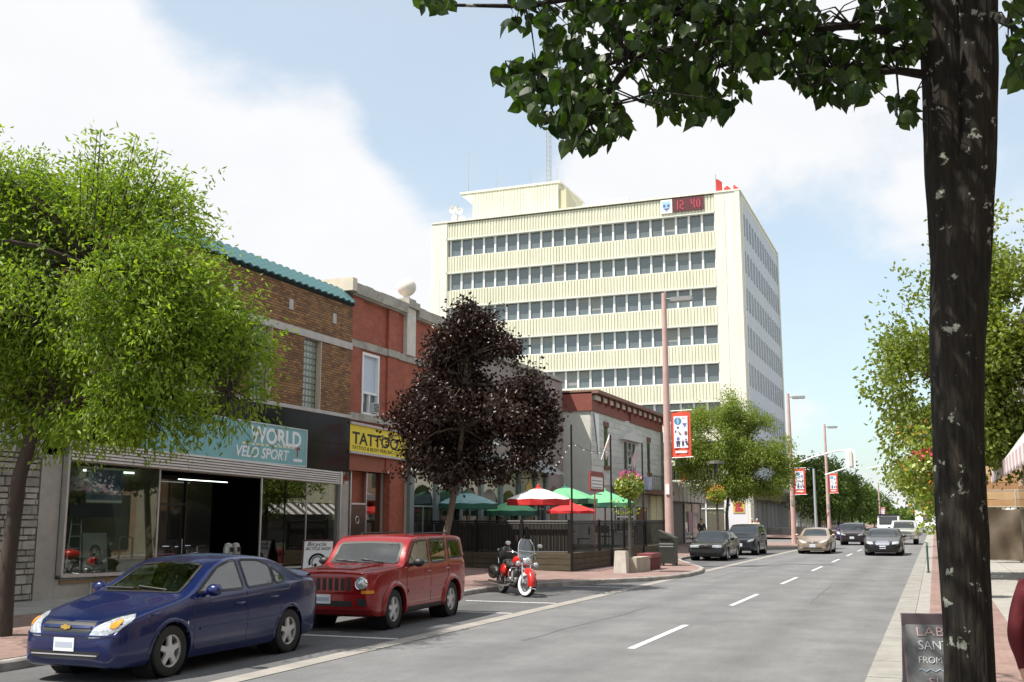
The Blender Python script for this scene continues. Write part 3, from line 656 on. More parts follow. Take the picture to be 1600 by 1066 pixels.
sgC = thing('tattoo_sign', 'yellow sign lettered TATTOO in black on the red brick building', 'sign', (CX + .1, C0, 4.1))
mb = MB(); mb.ybox(CX + .04, CX + .13, C0 - .03, 34.12, 4.13, 5.0, 4.07, 4.93); mb.build('panel', mat('sign_yellow', (.80, .62, .02), .5, var=.05), sgC)
mb = MB(); mb.ybox(CX + .0, CX + .19, C0 - .05, 34.14, 5.0, 5.08, 4.93, 5.0); mb.ybox(CX + .0, CX + .19, C0 - .05, 34.14, 4.05, 4.128, 3.99, 4.068); mb.build('frame', M_stone, sgC)
text('TATTOO', .55, M_black, sgC, (CX + .132, C0 + .12, 4.38), (0, 1, -.015), (0, 0, 1), width=3.2, bold=.012)
text('TATTOO & BODY PIERCING STUDIO', .17, M_black, sgC, (CX + .132, C0 + .1, 4.2), (0, 1, -.015), (0, 0, 1), width=3.75)

# --- pub behind the patio
D0, D1 = 38.42, 51.6; DX = FX + .05
bD = thing('pub_building', 'grey pub with teal pilasters and dark arches behind the patio umbrellas', 'building', (DX, 34.3, 0))
M_mauve = mat('mauve_stucco', (.30, .245, .23), .9, var=.08, vscale=2, bump=.3, bscale=40)
M_cream = mat('cream_render', (.60, .55, .43), .85, var=.08)
M_tealp = mat('teal_pilaster', (.16, .20, .19), .6, var=.12)
mb = MB(); mb.box(DX - 8, DX - .1, D0, D1, -.1, 8.9); mb.build('wall', M_mauve, bD)
mb = MB(); mb.box(DX - .1, DX + .0, 48.9, D1, -.1, 8.85); mb.build('stucco_bay', M_mauve, bD)
mb = MB(); mb.box(DX - .3, DX + .1, D0, D1, 8.9, 9.08); mb.build('coping', M_stoned, bD)
mb = MB(); mb.prism([(43.6 + 1.5 * math.cos(a), 9.08 + 1.25 * math.sin(a)) for a in np.linspace(0, math.pi, 13)], DX - .3, DX + .02, 'x'); pd = mb.build('round_pediment', mat('pale_stone', (.6, .57, .5)), bD)
mb = MB(); mb.prism([(43.6 + .95 * math.cos(a), 9.1 + .8 * math.sin(a)) for a in np.linspace(0, math.pi, 13)], DX + .02, DX + .05, 'x'); mb.build('pediment_panel', M_stoned, pd)
for (a, b) in ((47.55, 48.55), (45.0, 46.0), (42.0, 43.0), (39.5, 40.5)):
    mb = MB(); mb.box(DX - .12, DX - .03, a, b, 5.1, 7.3); w = mb.build('sash_window', M_white, bD)
    mb = MB(); mb.box(DX - .03, DX - .02, a + .1, b - .1, 5.2, 6.15); mb.box(DX - .03, DX - .02, a + .1, b - .1, 6.25, 7.2); mb.build('glass', M_skyg, w)
mb = MB(); mb.box(DX - .1, DX + .03, 47.4, 48.7, 4.95, 5.1); mb.build('sill', M_stone, bD)
mb = MB(); mb.box(DX - .35, DX - .02, 34.3, 48.9, -.1, 4.3); mb.build('ground_floor', M_cream, bD)
ap = [34.4, 36.55, 38.7, 40.85, 43.0, 45.15, 47.3, 48.8]
for i, yv in enumerate(ap):
    mb = MB(); mb.box(DX - .02, DX + .12, yv - .16, yv + .16, -.1, 4.3); mb.box(DX - .02, DX + .16, yv - .2, yv + .2, 3.9, 4.05); mb.build('pilaster', M_tealp, bD)
for i in range(len(ap) - 1):
    a, b = ap[i] + .22, ap[i + 1] - .22
    if b - a < .8: continue
    c = (a + b) / 2; r_ = (b - a) / 2
    mb = MB(); mb.prism([(a, .2), (b, .2)] + [(c + r_ * math.cos(q), 2.45 + r_ * .85 * math.sin(q)) for q in np.linspace(0, math.pi, 11)], DX - .019, DX + .01, 'x'); w = mb.build('arched_window', mat('pub_glass', (.015, .02, .018), .06, spec=.6), bD)
    mb = MB(); mb.box(DX + .01, DX + .035, c - .03, c + .03, .25, 2.4); mb.box(DX + .01, DX + .034, a, b, 2.36, 2.42); mb.build('glazing_bar', M_tealp, w)
M_slate = mat('slate_canopy', (.30, .30, .29), .7, var=.3, vscale=6, bump=.8, bscale=25)
mb = MB(); n = 22
for k in range(n):
    ya = 42.5 + 6.6 * k / n; yb = ya + 6.6 / n; j = rng.uniform(-.03, .03)
    mb.hexa([(DX, ya, 4.2), (DX + .95, ya, 4.02 + j), (DX + .95, yb, 4.02 + j), (DX, yb, 4.2), (DX, ya, 4.75), (DX + .9, ya, 4.1 + j), (DX + .9, yb, 4.1 + j), (DX, yb, 4.75)])
mb.build('slate_canopy', M_slate, bD)
mb = MB(); mb.box(DX - .02, DX + .14, 34.3, 42.5, 4.3, 4.7); mb.build('fascia', M_tealp, bD)
mb = MB(); mb.prism([(49.6, .2), (50.7, .2), (50.7, 3.0)] + [(50.15 + .55 * math.cos(q), 3.0 + .55 * math.sin(q)) for q in np.linspace(0, math.pi, 9)][1:-1] + [(49.6, 3.0)], DX + .0, DX + .03, 'x'); mb.build('arched_doorway', mat('brown_niche', (.2, .11, .08), .8), bD)
t = thing('gilded_pub_sign', 'small gilded hanging sign above the red and white umbrella', 'sign', (DX + .5, 45.6, 3.2))
mb = MB(); mb.tube([(DX, 45.6, 3.75), (DX + .55, 45.6, 3.75)], .02, 6); mb.build('bracket', M_black, t)
mb = MB(); mb.prism([(45.2, 3.2), (46.1, 3.2), (46.05, 3.45), (45.75, 3.5), (45.65, 3.75), (45.5, 3.5), (45.25, 3.45)], DX + .35, DX + .4, 'x'); mb.build('panel', mat('gilded', (.55, .38, .12), .4, metal=.5), t)

# --- pale panel building with the red cornice
E0, E1 = 51.7, 66.9; EX = -16.05
bE = thing('panel_clad_building', 'pale panel-clad building with a red cornice and balcony next to the pub', 'building', (EX, E0, 0))
M_pan = [mat('panel_a', (.56, .55, .50), .8, var=.06), mat('panel_b', (.52, .51, .47), .8, var=.06), mat('panel_c', (.59, .58, .54), .8, var=.06)]
M_wood = mat('brown_timber', (.15, .07, .05), .7, var=.2)
M_cred = mat('cornice_red', (.22, .06, .045), .7, var=.12)
mb = MB(); mb.box(EX - 9, EX - .03, E0 + .03, E1, -.1, 7.45); mb.build('wall', mat('panel_joint', (.42, .41, .38), .85), bE)
mb = MB(); mb.box(EX - 1.6, EX - .05, E0, E0 + .029, -.1, 7.45); mb.build('side_wall', M_pan[0], bE)
opens = [(53.95, 54.7, 4.7, 6.75), (57.6, 60.4, 3.7, 6.2), (63.1, 63.85, 4.7, 6.55)]
rows = 12; rh = .315
for r_ in range(rows):
    za = 3.68 + r_ * rh; yv = E0 + (0 if r_ % 2 else -.6)
    while yv < E1:
        a, b = max(yv, E0), min(yv + 1.22, E1); yv += 1.22
        if b - a < .05: continue
        for (oa, ob, oz0, oz1) in opens:
            if za + rh * .5 > oz0 and za + rh * .5 < oz1 and b > oa and a < ob:
                if a < oa and oa - a > .05: b = oa
                elif b > ob and b - ob > .05: a = ob
                else: a = b
        if b - a < .05: continue
        mb = MB(); mb.box(EX - .03, EX + rng.uniform(.0, .012), a + .006, b - .006, za + .006, za + rh - .006); mb.build('panel', rng.choice(M_pan), bE)
for (a, b, z0, z1) in (opens[0], opens[2]):
    mb = MB(); mb.box(EX - .03, EX - .02, a, b, z0, z1); w = mb.build('narrow_window', mat('green_glass', (.07, .085, .06), .1, spec=.7), bE)
    mb = MB(); mb.box(EX - .02, EX + .06, a - .06, b + .06, z1, z1 + .28); mb.build('lintel', M_wood, w)
    mb = MB(); mb.box(EX - .02, EX + .09, a - .06, b + .06, z0 - .22, z0); mb.build('sill', M_wood, w)
# balcony door with hood
mb = MB(); mb.box(EX - .03, EX - .02, 57.6, 60.4, 3.7, 6.2); w = mb.build('balcony_door', mat('dark_doorway', (.03, .035, .03), .2), bE)
mb = MB()
for a in (57.6, 58.5, 59.4, 60.25): mb.box(EX - .02, EX + .05, a, a + .12, 3.7, 6.2)
mb.box(EX - .02, EX + .05, 58.62, 59.4, 4.9, 4.98); mb.build('door_post', M_pan[2], w)
mb = MB()
for c in (58.75, 59.25): mb.lathe([(.14, 0), (.2, .02), (.26, 0), (.2, -.02)], 14, (EX + .06, c, 5.6), 'x')
mb.build('wheel_ornament', M_stoned, w)
mb = MB(); mb.prism([(56.9, 6.3), (61.1, 6.3), (60.6, 6.62), (59.6, 6.75), (59.0, 6.95), (58.4, 6.75), (57.4, 6.62)], EX - .02, EX + .3, 'x'); mb.build('door_hood', M_pan[2], w)
mb = MB(); mb.box(EX - .02, EX + .85, 55.5, 66.4, 3.35, 3.62); mb.build('balcony_deck', M_wood, bE)
for yv in np.linspace(61.2, 66.2, 11):
    mb = MB(); mb.tube([(EX + .8, yv, 3.62), (EX + .8, yv, 4.42)], .018, 5); mb.build('baluster', M_black, bE)
mb = MB(); mb.tube([(EX + .8, 61.2, 4.42), (EX + .8, 66.2, 4.42)], .025, 6); mb.build('handrail', M_black, bE)
# cornice: frieze boards, brackets, eave
for (a, b) in ((E0 - .02, 58.2), (59.2, E1)):
    mb = MB(); mb.box(EX - .03, EX + .09, a, b, 7.4, 7.92); mb.build('frieze_board', M_cred, bE)
mb = MB(); mb.box(EX - 1.7, EX + .09, E0 - .1, E0 - .021, 7.4, 8.36); mb.build('cornice_return', M_cred, bE)
for i in range(13):
    a = E0 + .2 + i * 1.2
    if a > E1 - .3: break
    mb = MB(); mb.box(EX + .02, EX + .2, a, a + .95, 7.98, 8.22); mb.build('cornice_panel', mat('cornice_cream', (.52, .48, .40), .8, var=.1), bE)
    mb = MB(); mb.box(EX + .02, EX + .32, a + .98, a + 1.12, 7.84, 8.27); mb.build('cornice_bracket', M_cred, bE)
mb = MB(); mb.box(EX - 1.7, EX + .45, E0 - .1, E1 + .05, 8.28, 8.46); mb.build('eave', mat('eave_brown', (.22, .12, .09), .8, var=.2), bE)
mb = MB(); mb.box(EX - 6, EX + .0, E0, E1, 7.45, 8.27); mb.build('parapet', M_cred, bE)
# ground floor of E
mb = MB(); mb.box(EX - .02, EX + .08, 63.3, 66.3, .1, 3.3); mb.build('yellow_shutter', mat('cream_shutter', (.66, .6, .36), .7, var=.06, stretch=(1, 1, 1)), bE)
mb = MB()
for a in (63.3, 64.8, 66.2): mb.box(EX + .08, EX + .12, a, a + .09, .1, 3.3)
mb.build('shutter_frame', M_pan[0], bE)
mb = MB(); mb.box(EX - .02, EX + .06, 52.0, 55.4, .1, 3.3); mb.build('grey_door', mat('door_grey', (.48, .46, .43), .8), bE)
mb = MB(); mb.box(EX - .02, EX + .03, 55.9, 59.6, 1.2, 3.0); w = mb.build('bar_window', mat('pub_glass', (.02, .02, .02)), bE)
mb = MB()
for k in range(5): mb.box(EX + .03, EX + .06, 55.9 + k * .9, 55.96 + k * .9, 1.2, 3.0)
for k in range(3): mb.box(EX + .03, EX + .055, 55.9, 59.6, 1.2 + k * .8, 1.26 + k * .8)
mb.build('glazing_bar', M_white, w)
mb = MB(); mb.box(EX - .02, EX + .05, 60.4, 62.6, .1, 2.6); mb.build('brown_door', M_wood, bE)
mb = MB(); mb.box(EX - .02, EX + .12, E1 - .25, E1 + .04, -.1, 7.4); mb.build('drainpipe_pier', mat('pier_green', (.18, .2, .18), .7), bE)
# white wedge banner hanging on its corner
t = thing('wedge_banner', 'long white pointed banner hanging at the corner of the panel-clad building', 'banner', (EX + .1, 52.5, 5))
mb = MB(); mb.prism([(52.1, 7.3), (52.85, 7.3), (52.85, 4.95)], EX + .05, EX + .08, 'x'); mb.build('cloth', mat('banner_white', (.8, .8, .82), .8), t)
# window air unit on the tower side
# --- dark shop past it
bF = thing('striped_fascia_shop', 'small dark shop with a grey striped fascia past the panel building', 'building', (-15.9, 67.2, 0))
mb = MB(); mb.box(-24, -15.95, 67.2, 78.5, -.1, 3.6); mb.build('wall', mat('shop_dark', (.05, .05, .045), .5), bF)
mb = MB()
for k in range(18): mb.box(-15.95, -15.5 + .02 * (k % 2), 67.4 + k * .6, 67.4 + k * .6 + .5, 3.05, 4.25)
mb.build('fascia_board', mat('fascia_grey', (.45, .43, .38), .8, var=.15), bF)
mb = MB(); mb.box(-15.94, -15.9, 72.5, 77.9, .3, 2.95); w = mb.build('shop_window', mat('shop_glass_dark', (.06, .075, .08), .05, spec=.8), bF)
mb = MB(); mb.box(-15.9, -15.87, 73.6, 75.2, 1.0, 2.4); mb.build('window_poster', mat('poster_mix', (.55, .12, .1), .6, col2=(.12, .25, .35), vscale=1.6), w)
mb = MB()
for a in (72.4, 74.9, 77.9): mb.box(-15.92, -15.84, a, a + .12, .2, 3.0)
mb.build('mullion', M_alu, bF)
t = thing('red_kite_flag', 'red pennant flag hanging over the striped fascia shop', 'flag', (-15.3, 70.5, 4.2))
mb = MB(); mb.tube([(-15.6, 70.0, 4.25), (-14.9, 72.0, 6.1)], .025, 6); mb.build('flag_pole', M_black, t)
mb = MB(); mb.add([(-15.55, 70.1, 4.35), (-15.1, 69.6, 4.5), (-14.95, 71.9, 6.0), (-15.3, 69.9, 5.0), (-15.5, 70.1, 4.32), (-15.05, 69.6, 4.47)], [(0, 1, 3), (1, 2, 3), (4, 5, 1, 0)]); mb.build('cloth', mat('flag_red', (.55, .05, .05), .7), t)
# ================================================================== office tower
TY, TX1, TX0, TZ, TB = 112.0, -17.6, -54.6, 37.0, 142.5
bT = thing('office_tower', 'cream mid-rise office tower with ribbon windows and corrugated spandrels', 'building', (TX1, TY, 0))
M_corr = mat('cream_cladding', (.66, .64, .51), .6, var=.12, vscale=1.4, stretch=(1, 1, .12))
M_pier = mat('cream_pier', (.72, .70, .60), .6, var=.1, vscale=1.2, stretch=(1, 1, .1))
M_side = mat('pale_side_panel', (.52, .555, .61), .6, var=.08, vscale=1.0, stretch=(1, 1, .12))
M_twin = mat('tower_glass', (.13, .16, .17), .12, spec=.9, var=.2, vscale=.35)
M_mul = mat('mullion_white', (.80, .80, .80), .5)
TGY = TY + .5                                               # glass line behind the spandrels
mb = MB(); mb.box(TX0 + .1, TX1 - .12, TGY + .1, TB, -.1, TZ - .3); mb.build('core', mat('tower_core', (.3, .3, .28), .8), bT)
WX0, WX1, NWIN = -52.25, -20.4, 22
pit = (WX1 - WX0) / NWIN
rows = [34.95 - 4.16 * k for k in range(8)]
def corrugated(x0, x1, z0, z1, yf, pitch=.36, dep=.085):
    mb = MB(); n = int(round((x1 - x0) / pitch)); pitch = (x1 - x0) / n; pr = []
    for i in range(n):
        a = x0 + i * pitch; pr += [(a, yf), (a + pitch * .55, yf), (a + pitch * .66, yf + dep), (a + pitch * .9, yf + dep)]
    pr.append((x1, yf)); k = len(pr)
    mb.add([(x, y_, z0) for x, y_ in pr] + [(x, y_, z1) for x, y_ in pr], [(i, i + 1, k + i + 1, k + i) for i in range(k - 1)])
    mb.box(x0, x1, yf + dep + .005, TGY, z0, z1 - .06)
    return mb
gm = mm = bl_ = None
for k, zt in enumerate(rows):
    zb = zt - 2.05
    if zt < 5: break
    for i in range(NWIN):
        if gm is None:
            q = MB(); q.box(.11, pit - .11, 0, .06, .1, 1.98); gm = q.mesh('window', M_twin)
            q = MB(); q.box(-.11, .11, -.16, .05, 0, 2.05); mm = q.mesh('mullion', M_mul)
        w = link('window', gm, bT, (WX0 + i * pit - TX1, TGY - TY, zb))
        link('mullion', mm, w, (0, 0, 0))
        if rng.random() < .16:
            if bl_ is None: q = MB(); q.box(.14, pit - .14, -.012, -.004, .0, 1.0); bl_ = q.mesh('blind', mat('office_blind', (.26, .27, .26), .7))
            hh = rng.uniform(.25, 1.7); o = link('blind', bl_, w, (0, 0, 1.96 - hh)); o.scale = (1, 1, hh)
    q = MB(); q.box(WX0, WX1, TGY - .12, TGY + .04, zb - .02, zb + .1); q.box(WX1 - .1, WX1 + .1, TGY - .16, TGY + .05, zb, zb + 2.05); q.build('window_sill', M_mul, bT)
    top = rows[k - 1] - 2.05 if k else TZ
    mb = corrugated(WX0 - .3, WX1 + .12, zt + .12, top - .02 if k else TZ - .02, TY); mb.build('spandrel', M_corr, bT, fixn=False)
    mb = MB(); mb.box(WX0 - .45, WX1 + .12, TY - .1, TGY, zt, zt + .12); mb.build('spandrel_edge', mat('edge_pale', (.62, .64, .6), .6), bT)
mb = corrugated(WX0 - .3, WX1 + .12, 5.3, 7.5, TY); mb.build('spandrel', M_corr, bT, fixn=False)
for (a, b) in ((TX1 - 2.75, TX1 - 1.65), (TX1 - 1.62, TX1 - .55), (TX1 - .52, TX1), (TX0, TX0 + 1.1), (TX0 + 1.13, TX0 + 2.05)):
    mb = MB(); mb.box(a, b, TY - (.16 if b > TX1 - .1 else .1), TGY + 1, -.1, TZ + .12); mb.build('pier_panel', M_pier, bT)
mb = MB(); mb.box(TX0, TX1 + .1, TY - .2, TB + .1, TZ + .12, TZ + .3); mb.box(TX0, TX1, TY + .8, TB, TZ - .3, TZ + .12); mb.build('roof_coping', M_pier, bT)
# street side: pale wall with columns of slot windows
mb = MB(); mb.box(TX1 - .12, TX1 - .02, TY + 1.0, TB - .6, 5.2, TZ - .1); mb.build('side_wall', M_side, bT)
mb = MB(); mb.box(TX1 - .3, TX1 + .12, TB - .6, TB, -.1, TZ + .12); mb.build('side_pier', M_pier, bT)
mb = MB(); mb.box(TX1 - .2, TX1 + .08, TY + .95, TY + 1.6, -.1, TZ + .12); mb.build('side_pier', M_pier, bT)
sm = None
ns = 14
for k, zt in enumerate(rows[:7]):
    for i in range(ns):
        if sm is None:
            q = MB(); q.box(0, .05, -.3, .3, 0, 2.4); sm = q.mesh('slot_window', M_twin); q = MB(); q.box(0, .1, .3, .38, -.1, 2.4); fm = q.mesh('window_fin', M_side)
        w = link('slot_window', sm, bT, (-.03, 2.4 + i * (TB - TY - 4) / (ns - 1), zt - 2.2))
        link('window_fin', fm, w, (0, 0, 0))
# digital display and crest on the parapet
mb = MB(); mb.box(-24.95, -21.5, TY - .16, TY - .02, 35.45, 36.95); dd = mb.build('digital_display', mat('display_dark', (.10, .02, .025), .5), bT)
M_led = mat('display_led', (.5, .06, .1), .5, emit=(1, .1, .15, .05))
mb = MB()
segs = {'1': 'bc', '2': 'abged', '4': 'fgbc', '0': 'abcdef', '7': 'abc', ':': ''}
def seg7(mb, ch, x, z, w, h, y_):
    t = .1
    S7 = dict(a=(x, x + w, z + h - t, z + h), g=(x, x + w, z + h / 2 - t / 2, z + h / 2 + t / 2), d=(x, x + w, z, z + t), f=(x, x + t, z + h / 2, z + h), b=(x + w - t, x + w, z + h / 2, z + h), e=(x, x + t, z, z + h / 2), c=(x + w - t, x + w, z, z + h / 2))
    for s_ in segs[ch]:
        q = S7[s_]; mb.box(q[0], q[1], y_ - .02, y_, q[2], q[3])
for i, ch in enumerate('12:40'): seg7(mb, ch, -24.75 + i * .62, 35.7, .42, 1.0, TY - .161)
mb.build('display_digits', M_led, dd)
mb = MB(); mb.box(-26.3, -25.0, TY - .14, TY - .02, 35.4, 36.95); cs = mb.build('crest_panel', M_white, bT)
mb = MB(); mb.prism([(-26.1, 36.75), (-25.2, 36.75), (-25.2, 36.1), (-25.65, 35.6), (-26.1, 36.1)], TY - .17, TY - .141, 'y'); mb.build('crest', mat('crest_blue', (.35, .55, .72), .5), cs)
mb = MB(); mb.box(-26.0, -25.75, TY - .185, TY - .171, 36.1, 36.4); mb.box(-25.55, -25.3, TY - .185, TY - .171, 36.1, 36.4); mb.prism([(-25.95, 35.95), (-25.35, 35.95), (-25.65, 35.7)], TY - .185, TY - .171, 'y'); mb.build('crest_detail', mat('crest_navy', (.1, .12, .3), .5), cs)
# penthouse, tanks, antennas
mb = MB()
px0, px1, py0, py1 = -50.8, -39.6, TY + 3.5, TY + 13
n = 30; pw = (px1 - px0) / n
for i in range(n): mb.box(px0 + i * pw + .03, px0 + (i + 1) * pw - .03, py0, py1, TZ, 41.7)
mb.box(px0, px1, py0 + .05, py1 - .1, TZ, 41.65); pt = mb.build('penthouse', M_corr, bT)
mb = MB(); mb.box(px0 - 1.7, px1 + .3, py0 - .1, py1, 41.7, 41.95); mb.prism([(px0 - 1.7, 41.7), (px0, 41.7), (px0, 40.2)], py0, py1, 'y'); mb.build('penthouse_roof', M_pier, pt)
mb = MB(); mb.prism([(py0 + .3, TZ), (py0 + 4, TZ), (py0 + 4, 40.2), (py0 + .3, 41)], px1 + .02, px1 + .9, 'x'); mb.build('stair_house', mat('stair_tan', (.5, .47, .33), .7), pt)
mb = MB(); mb.box(-36.5, -31.0, TY + 5, TY + 9, TZ + .3, 38.9); mb.box(-36, -31.5, TY + 5.2, TY + 8.8, 38.9, 39.5); mb.build('roof_unit', M_white, bT)
def lattice(name, label, x, y_, z0, z1, w=.5):
    mb = MB(); c = [(x - w / 2, y_ - w / 3), (x + w / 2, y_ - w / 3), (x, y_ + w / 2)]
    for p in c: mb.tube([(*p, z0), (*p, z1)], .045, 5)
    n = int((z1 - z0) / w)
    for i in range(n):
        for j in range(3):
            a, b = c[j], c[(j + 1) % 3]; z = z0 + i * w
            mb.tube([(*a, z), (*b, z + w)], .02, 4); mb.tube([(*a, z), (*b, z)], .02, 4)
    o = mb.build(name, mat('galvanised', (.45, .46, .48), .5, metal=.6)); return tag(o, label, 'antenna')
lattice('lattice_mast', 'tall lattice radio mast on the roof of the office tower', -41.6, TY + 6, 41.9, 52.5, .62)
ANT = [(732, 238, 300, .045, 'tall whip antenna at the left end of the tower penthouse roof'), (776, 265, 292, .03, 'short thin antenna left of the radio mast'), (828, 268, 287, .03, 'small thin antenna just left of the radio mast'), (857, 245, 330, .045, 'white panel antenna right of the radio mast'), (870, 262, 320, .045, 'thick antenna on the right corner of the penthouse'), (884, 293, 328, .03, 'lone antenna between the penthouse and the white roof unit')]
for (u, v0, v1, r_, lb) in ANT:
    a = ony(u, v0, TY + 4); b = ony(u, v1, TY + 4); mb = MB(); mb.tube([(a.x, a.y, min(b.z, 41.95 if 732 <= u < 845 else b.z)), (a.x, a.y, a.z)], [r_, r_ * .6], 6)
    mb.tube([(a.x, a.y, b.z - .2), (a.x, a.y, b.z + .9)], r_ * 1.8, 6)
    if u > 845: mb.box(a.x - .1, a.x + .1, a.y - .1, a.y + .1, TZ, b.z)
    tag(mb.build('roof_antenna', MATS['galvanised']), lb, 'antenna', 'antennas on the tower roof')
t = thing('satellite_dishes', 'cluster of small dishes on a stand at the left roof corner of the tower', 'antenna', (-52.4, TY + 2.5, TZ + .3))
mb = MB(); mb.tube([(-52.4, TY + 2.5, TZ + .3), (-52.4, TY + 2.5, TZ + 3)], .07, 6); mb.build('stand', MATS['galvanised'], t)
for (dx, dz, r_) in ((-.5, 2.5, .5), (.4, 2.2, .45), (-.3, 1.5, .4), (.7, 1.1, .5)):
    mb = MB(); mb.lathe([(0, .12), (r_ * .5, .06), (r_, -.1)], 12, (-52.4 + dx, TY + 2.3, TZ + dz), 'y'); mb.build('dish', M_white, t, smooth=True)
t = thing('roof_flag', 'red and white national flag on the right roof corner of the tower', 'flag', (-20.3, TY + 1, TZ))
mb = MB(); mb.tube([(-20.3, TY + 1, TZ), (-20.3, TY + 1, TZ + 2.6)], .05, 6); mb.build('pole', MATS['galvanised'], t)
fr = mat('flag_red', (.55, .05, .05), .7)
def wave(mb, x0, x1, z0, z1, y_, ph):
    n = 5; vs = []
    for i in range(n + 1):
        x = x0 + (x1 - x0) * i / n; yy = y_ + .18 * math.sin(ph + x * 2.2); dz = -.48 * (x - (-20.3)) + .1 * math.sin(x * 4)
        vs += [(x, yy, z0 + dz), (x, yy, z1 + dz), (x, yy + .02, z0 + dz), (x, yy + .02, z1 + dz)]
    mb.add(vs, [(4 * i, 4 * i + 4, 4 * i + 5, 4 * i + 1) for i in range(n)] + [(4 * i + 2, 4 * i + 3, 4 * i + 7, 4 * i + 6) for i in range(n)])
for (a, b) in ((-20.25, -19.6), (-18.4, -17.75)):
    mb = MB(); wave(mb, a, b, TZ + .6, TZ + 2.0, TY + 1, 0); mb.build('cloth_red', fr, t)
mb = MB(); wave(mb, -19.6, -18.4, TZ + .6, TZ + 2.0, TY + 1, 0); mb.build('cloth_white', M_white, t)
mb = MB(); mb.prism([(-19.3, TZ + .4), (-18.7, TZ + .35), (-18.6, TZ + .7), (-19.0, TZ + 1.1), (-19.4, TZ + .8)], TY + .72, TY + .8, 'y'); mb.build('maple_leaf', fr, t)
# ground floor of the tower
mb = MB(); mb.box(-33, TX1 - 2.8, TY + .2, TY + .6, -.1, 3.9); g0 = mb.build('ground_storefront', mat('brown_shop_glass', (.10, .085, .06), .08, spec=.7), bT)
mb = MB()
for a in (-32, -29.5, -27, -24.5, -22.3): mb.box(a - .06, a + .06, TY + .1, TY + .2, -.1, 3.9)
mb.box(-33, -20.4, TY + .1, TY + .195, 2.9, 3.0); mb.box(-33, -20.4, TY + .05, TY + .19, -.1, .35); mb.build('storefront_bars', M_mul, g0)
mb = MB(); mb.box(TX1 - 2.7, TX1 - .3, TY - .19, TY - .165, .4, 4.9); mb.build('corner_panel', mat('corner_grey', (.66, .65, .68), .6), bT)
t = thing('red_fascia_sign', 'red illuminated bank fascia with a yellow stripe under the tower', 'sign', (-25, TY - .1, 4))
mb = MB(); mb.box(-33, -20.5, TY - .14, TY + .1, 4.0, 5.25); mb.build('panel', mat('fascia_red', (.62, .03, .02), .4), t)
mb = MB(); mb.box(-33, -20.5, TY - .145, TY - .141, 4.0, 4.28); mb.build('stripe', mat('fascia_orange', (.8, .35, .08), .5), t)
t = thing('corner_logo_sign', 'small red and yellow logo sign on the grey corner panel of the tower', 'sign', (-18.8, TY - .2, 2.6))
mb = MB(); mb.box(-19.4, -18.2, TY - .26, TY - .195, 2.5, 3.7); mb.build('panel', mat('logo_yellow', (.6, .42, .1), .5), t)
mb = MB(); mb.prism([(-19.2, 2.65), (-18.35, 2.65), (-18.35, 2.95), (-18.75, 3.05), (-18.4, 3.5), (-19.1, 3.5)], TY - .29, TY - .261, 'y'); mb.build('logo', mat('logo_red', (.4, .05, .05), .5), t)
# arcade of shops along the street side
mb = MB(); mb.box(TX1 - .2, TX1 + .6, TY + 1.7, TB - 1, 3.9, 5.1); mb.build('arcade_fascia', mat('arcade_brown', (.16, .11, .08), .6), bT)
mb = MB(); mb.box(TX1 - .5, TX1 - .3, TY + 1.7, TB - 1, -.1, 3.9); ag = mb.build('arcade_glass', mat('arcade_glass', (.05, .06, .055), .06, spec=.7), bT)
for i in range(9):
    a = TY + 2 + i * 3.3; mb = MB(); mb.box(TX1 - .3, TX1 - .12, a, a + .25, -.1, 3.9); mb.build('arcade_post', M_alu, ag)
mb = MB(); mb.box(TX1 - .3, TX1 + 1.6, TY + 12, TB + 6, .1, .85); mb.build('low_wall', M_conc, bT)

# ================================================================== farther left frontage
FB = [(144, 156, 8, (.30, .16, .10)), (156.2, 170, 6.5, (.45, .42, .36)), (170.2, 190, 9, (.42, .2, .1)), (190.2, 215, 7, (.36, .34, .3)), (215.3, 260, 8, (.3, .2, .15))]
for (a, b, h, c) in FB:
    t = thing('far_shop_building', {144: 'dark brick shop building just past the tower behind street trees', 156.2: 'low beige shop building behind the far left trees', 170.2: 'orange brick building far down the left side', 190.2: 'grey shop building far down the left side', 215.3: 'farthest brick building at the left end of the street'}[a], 'building', (FX, a, 0))
    mb = MB(); mb.box(FX - 10, FX, a, b, -.1, h); mb.build('wall', mat('far_wall_%d' % a, c, .85, var=.1), t)
    mb = MB(); mb.box(FX - 10, FX + .2, a, b, h, h + .35); mb.build('parapet', M_stoned, t)
    n = int((b - a) / 3)
    for i in range(n):
        y_ = a + .8 + i * (b - a - 1) / n; mb = MB(); mb.box(FX, FX + .04, y_, y_ + 1.2, h - 2.6, h - .9); mb.build('window', M_skyg, t)
        mb = MB(); mb.box(FX, FX + .04, y_ - .3, y_ + 1.7, .4, 2.9); mb.build('shop_window', MATS['arcade_glass'], t)

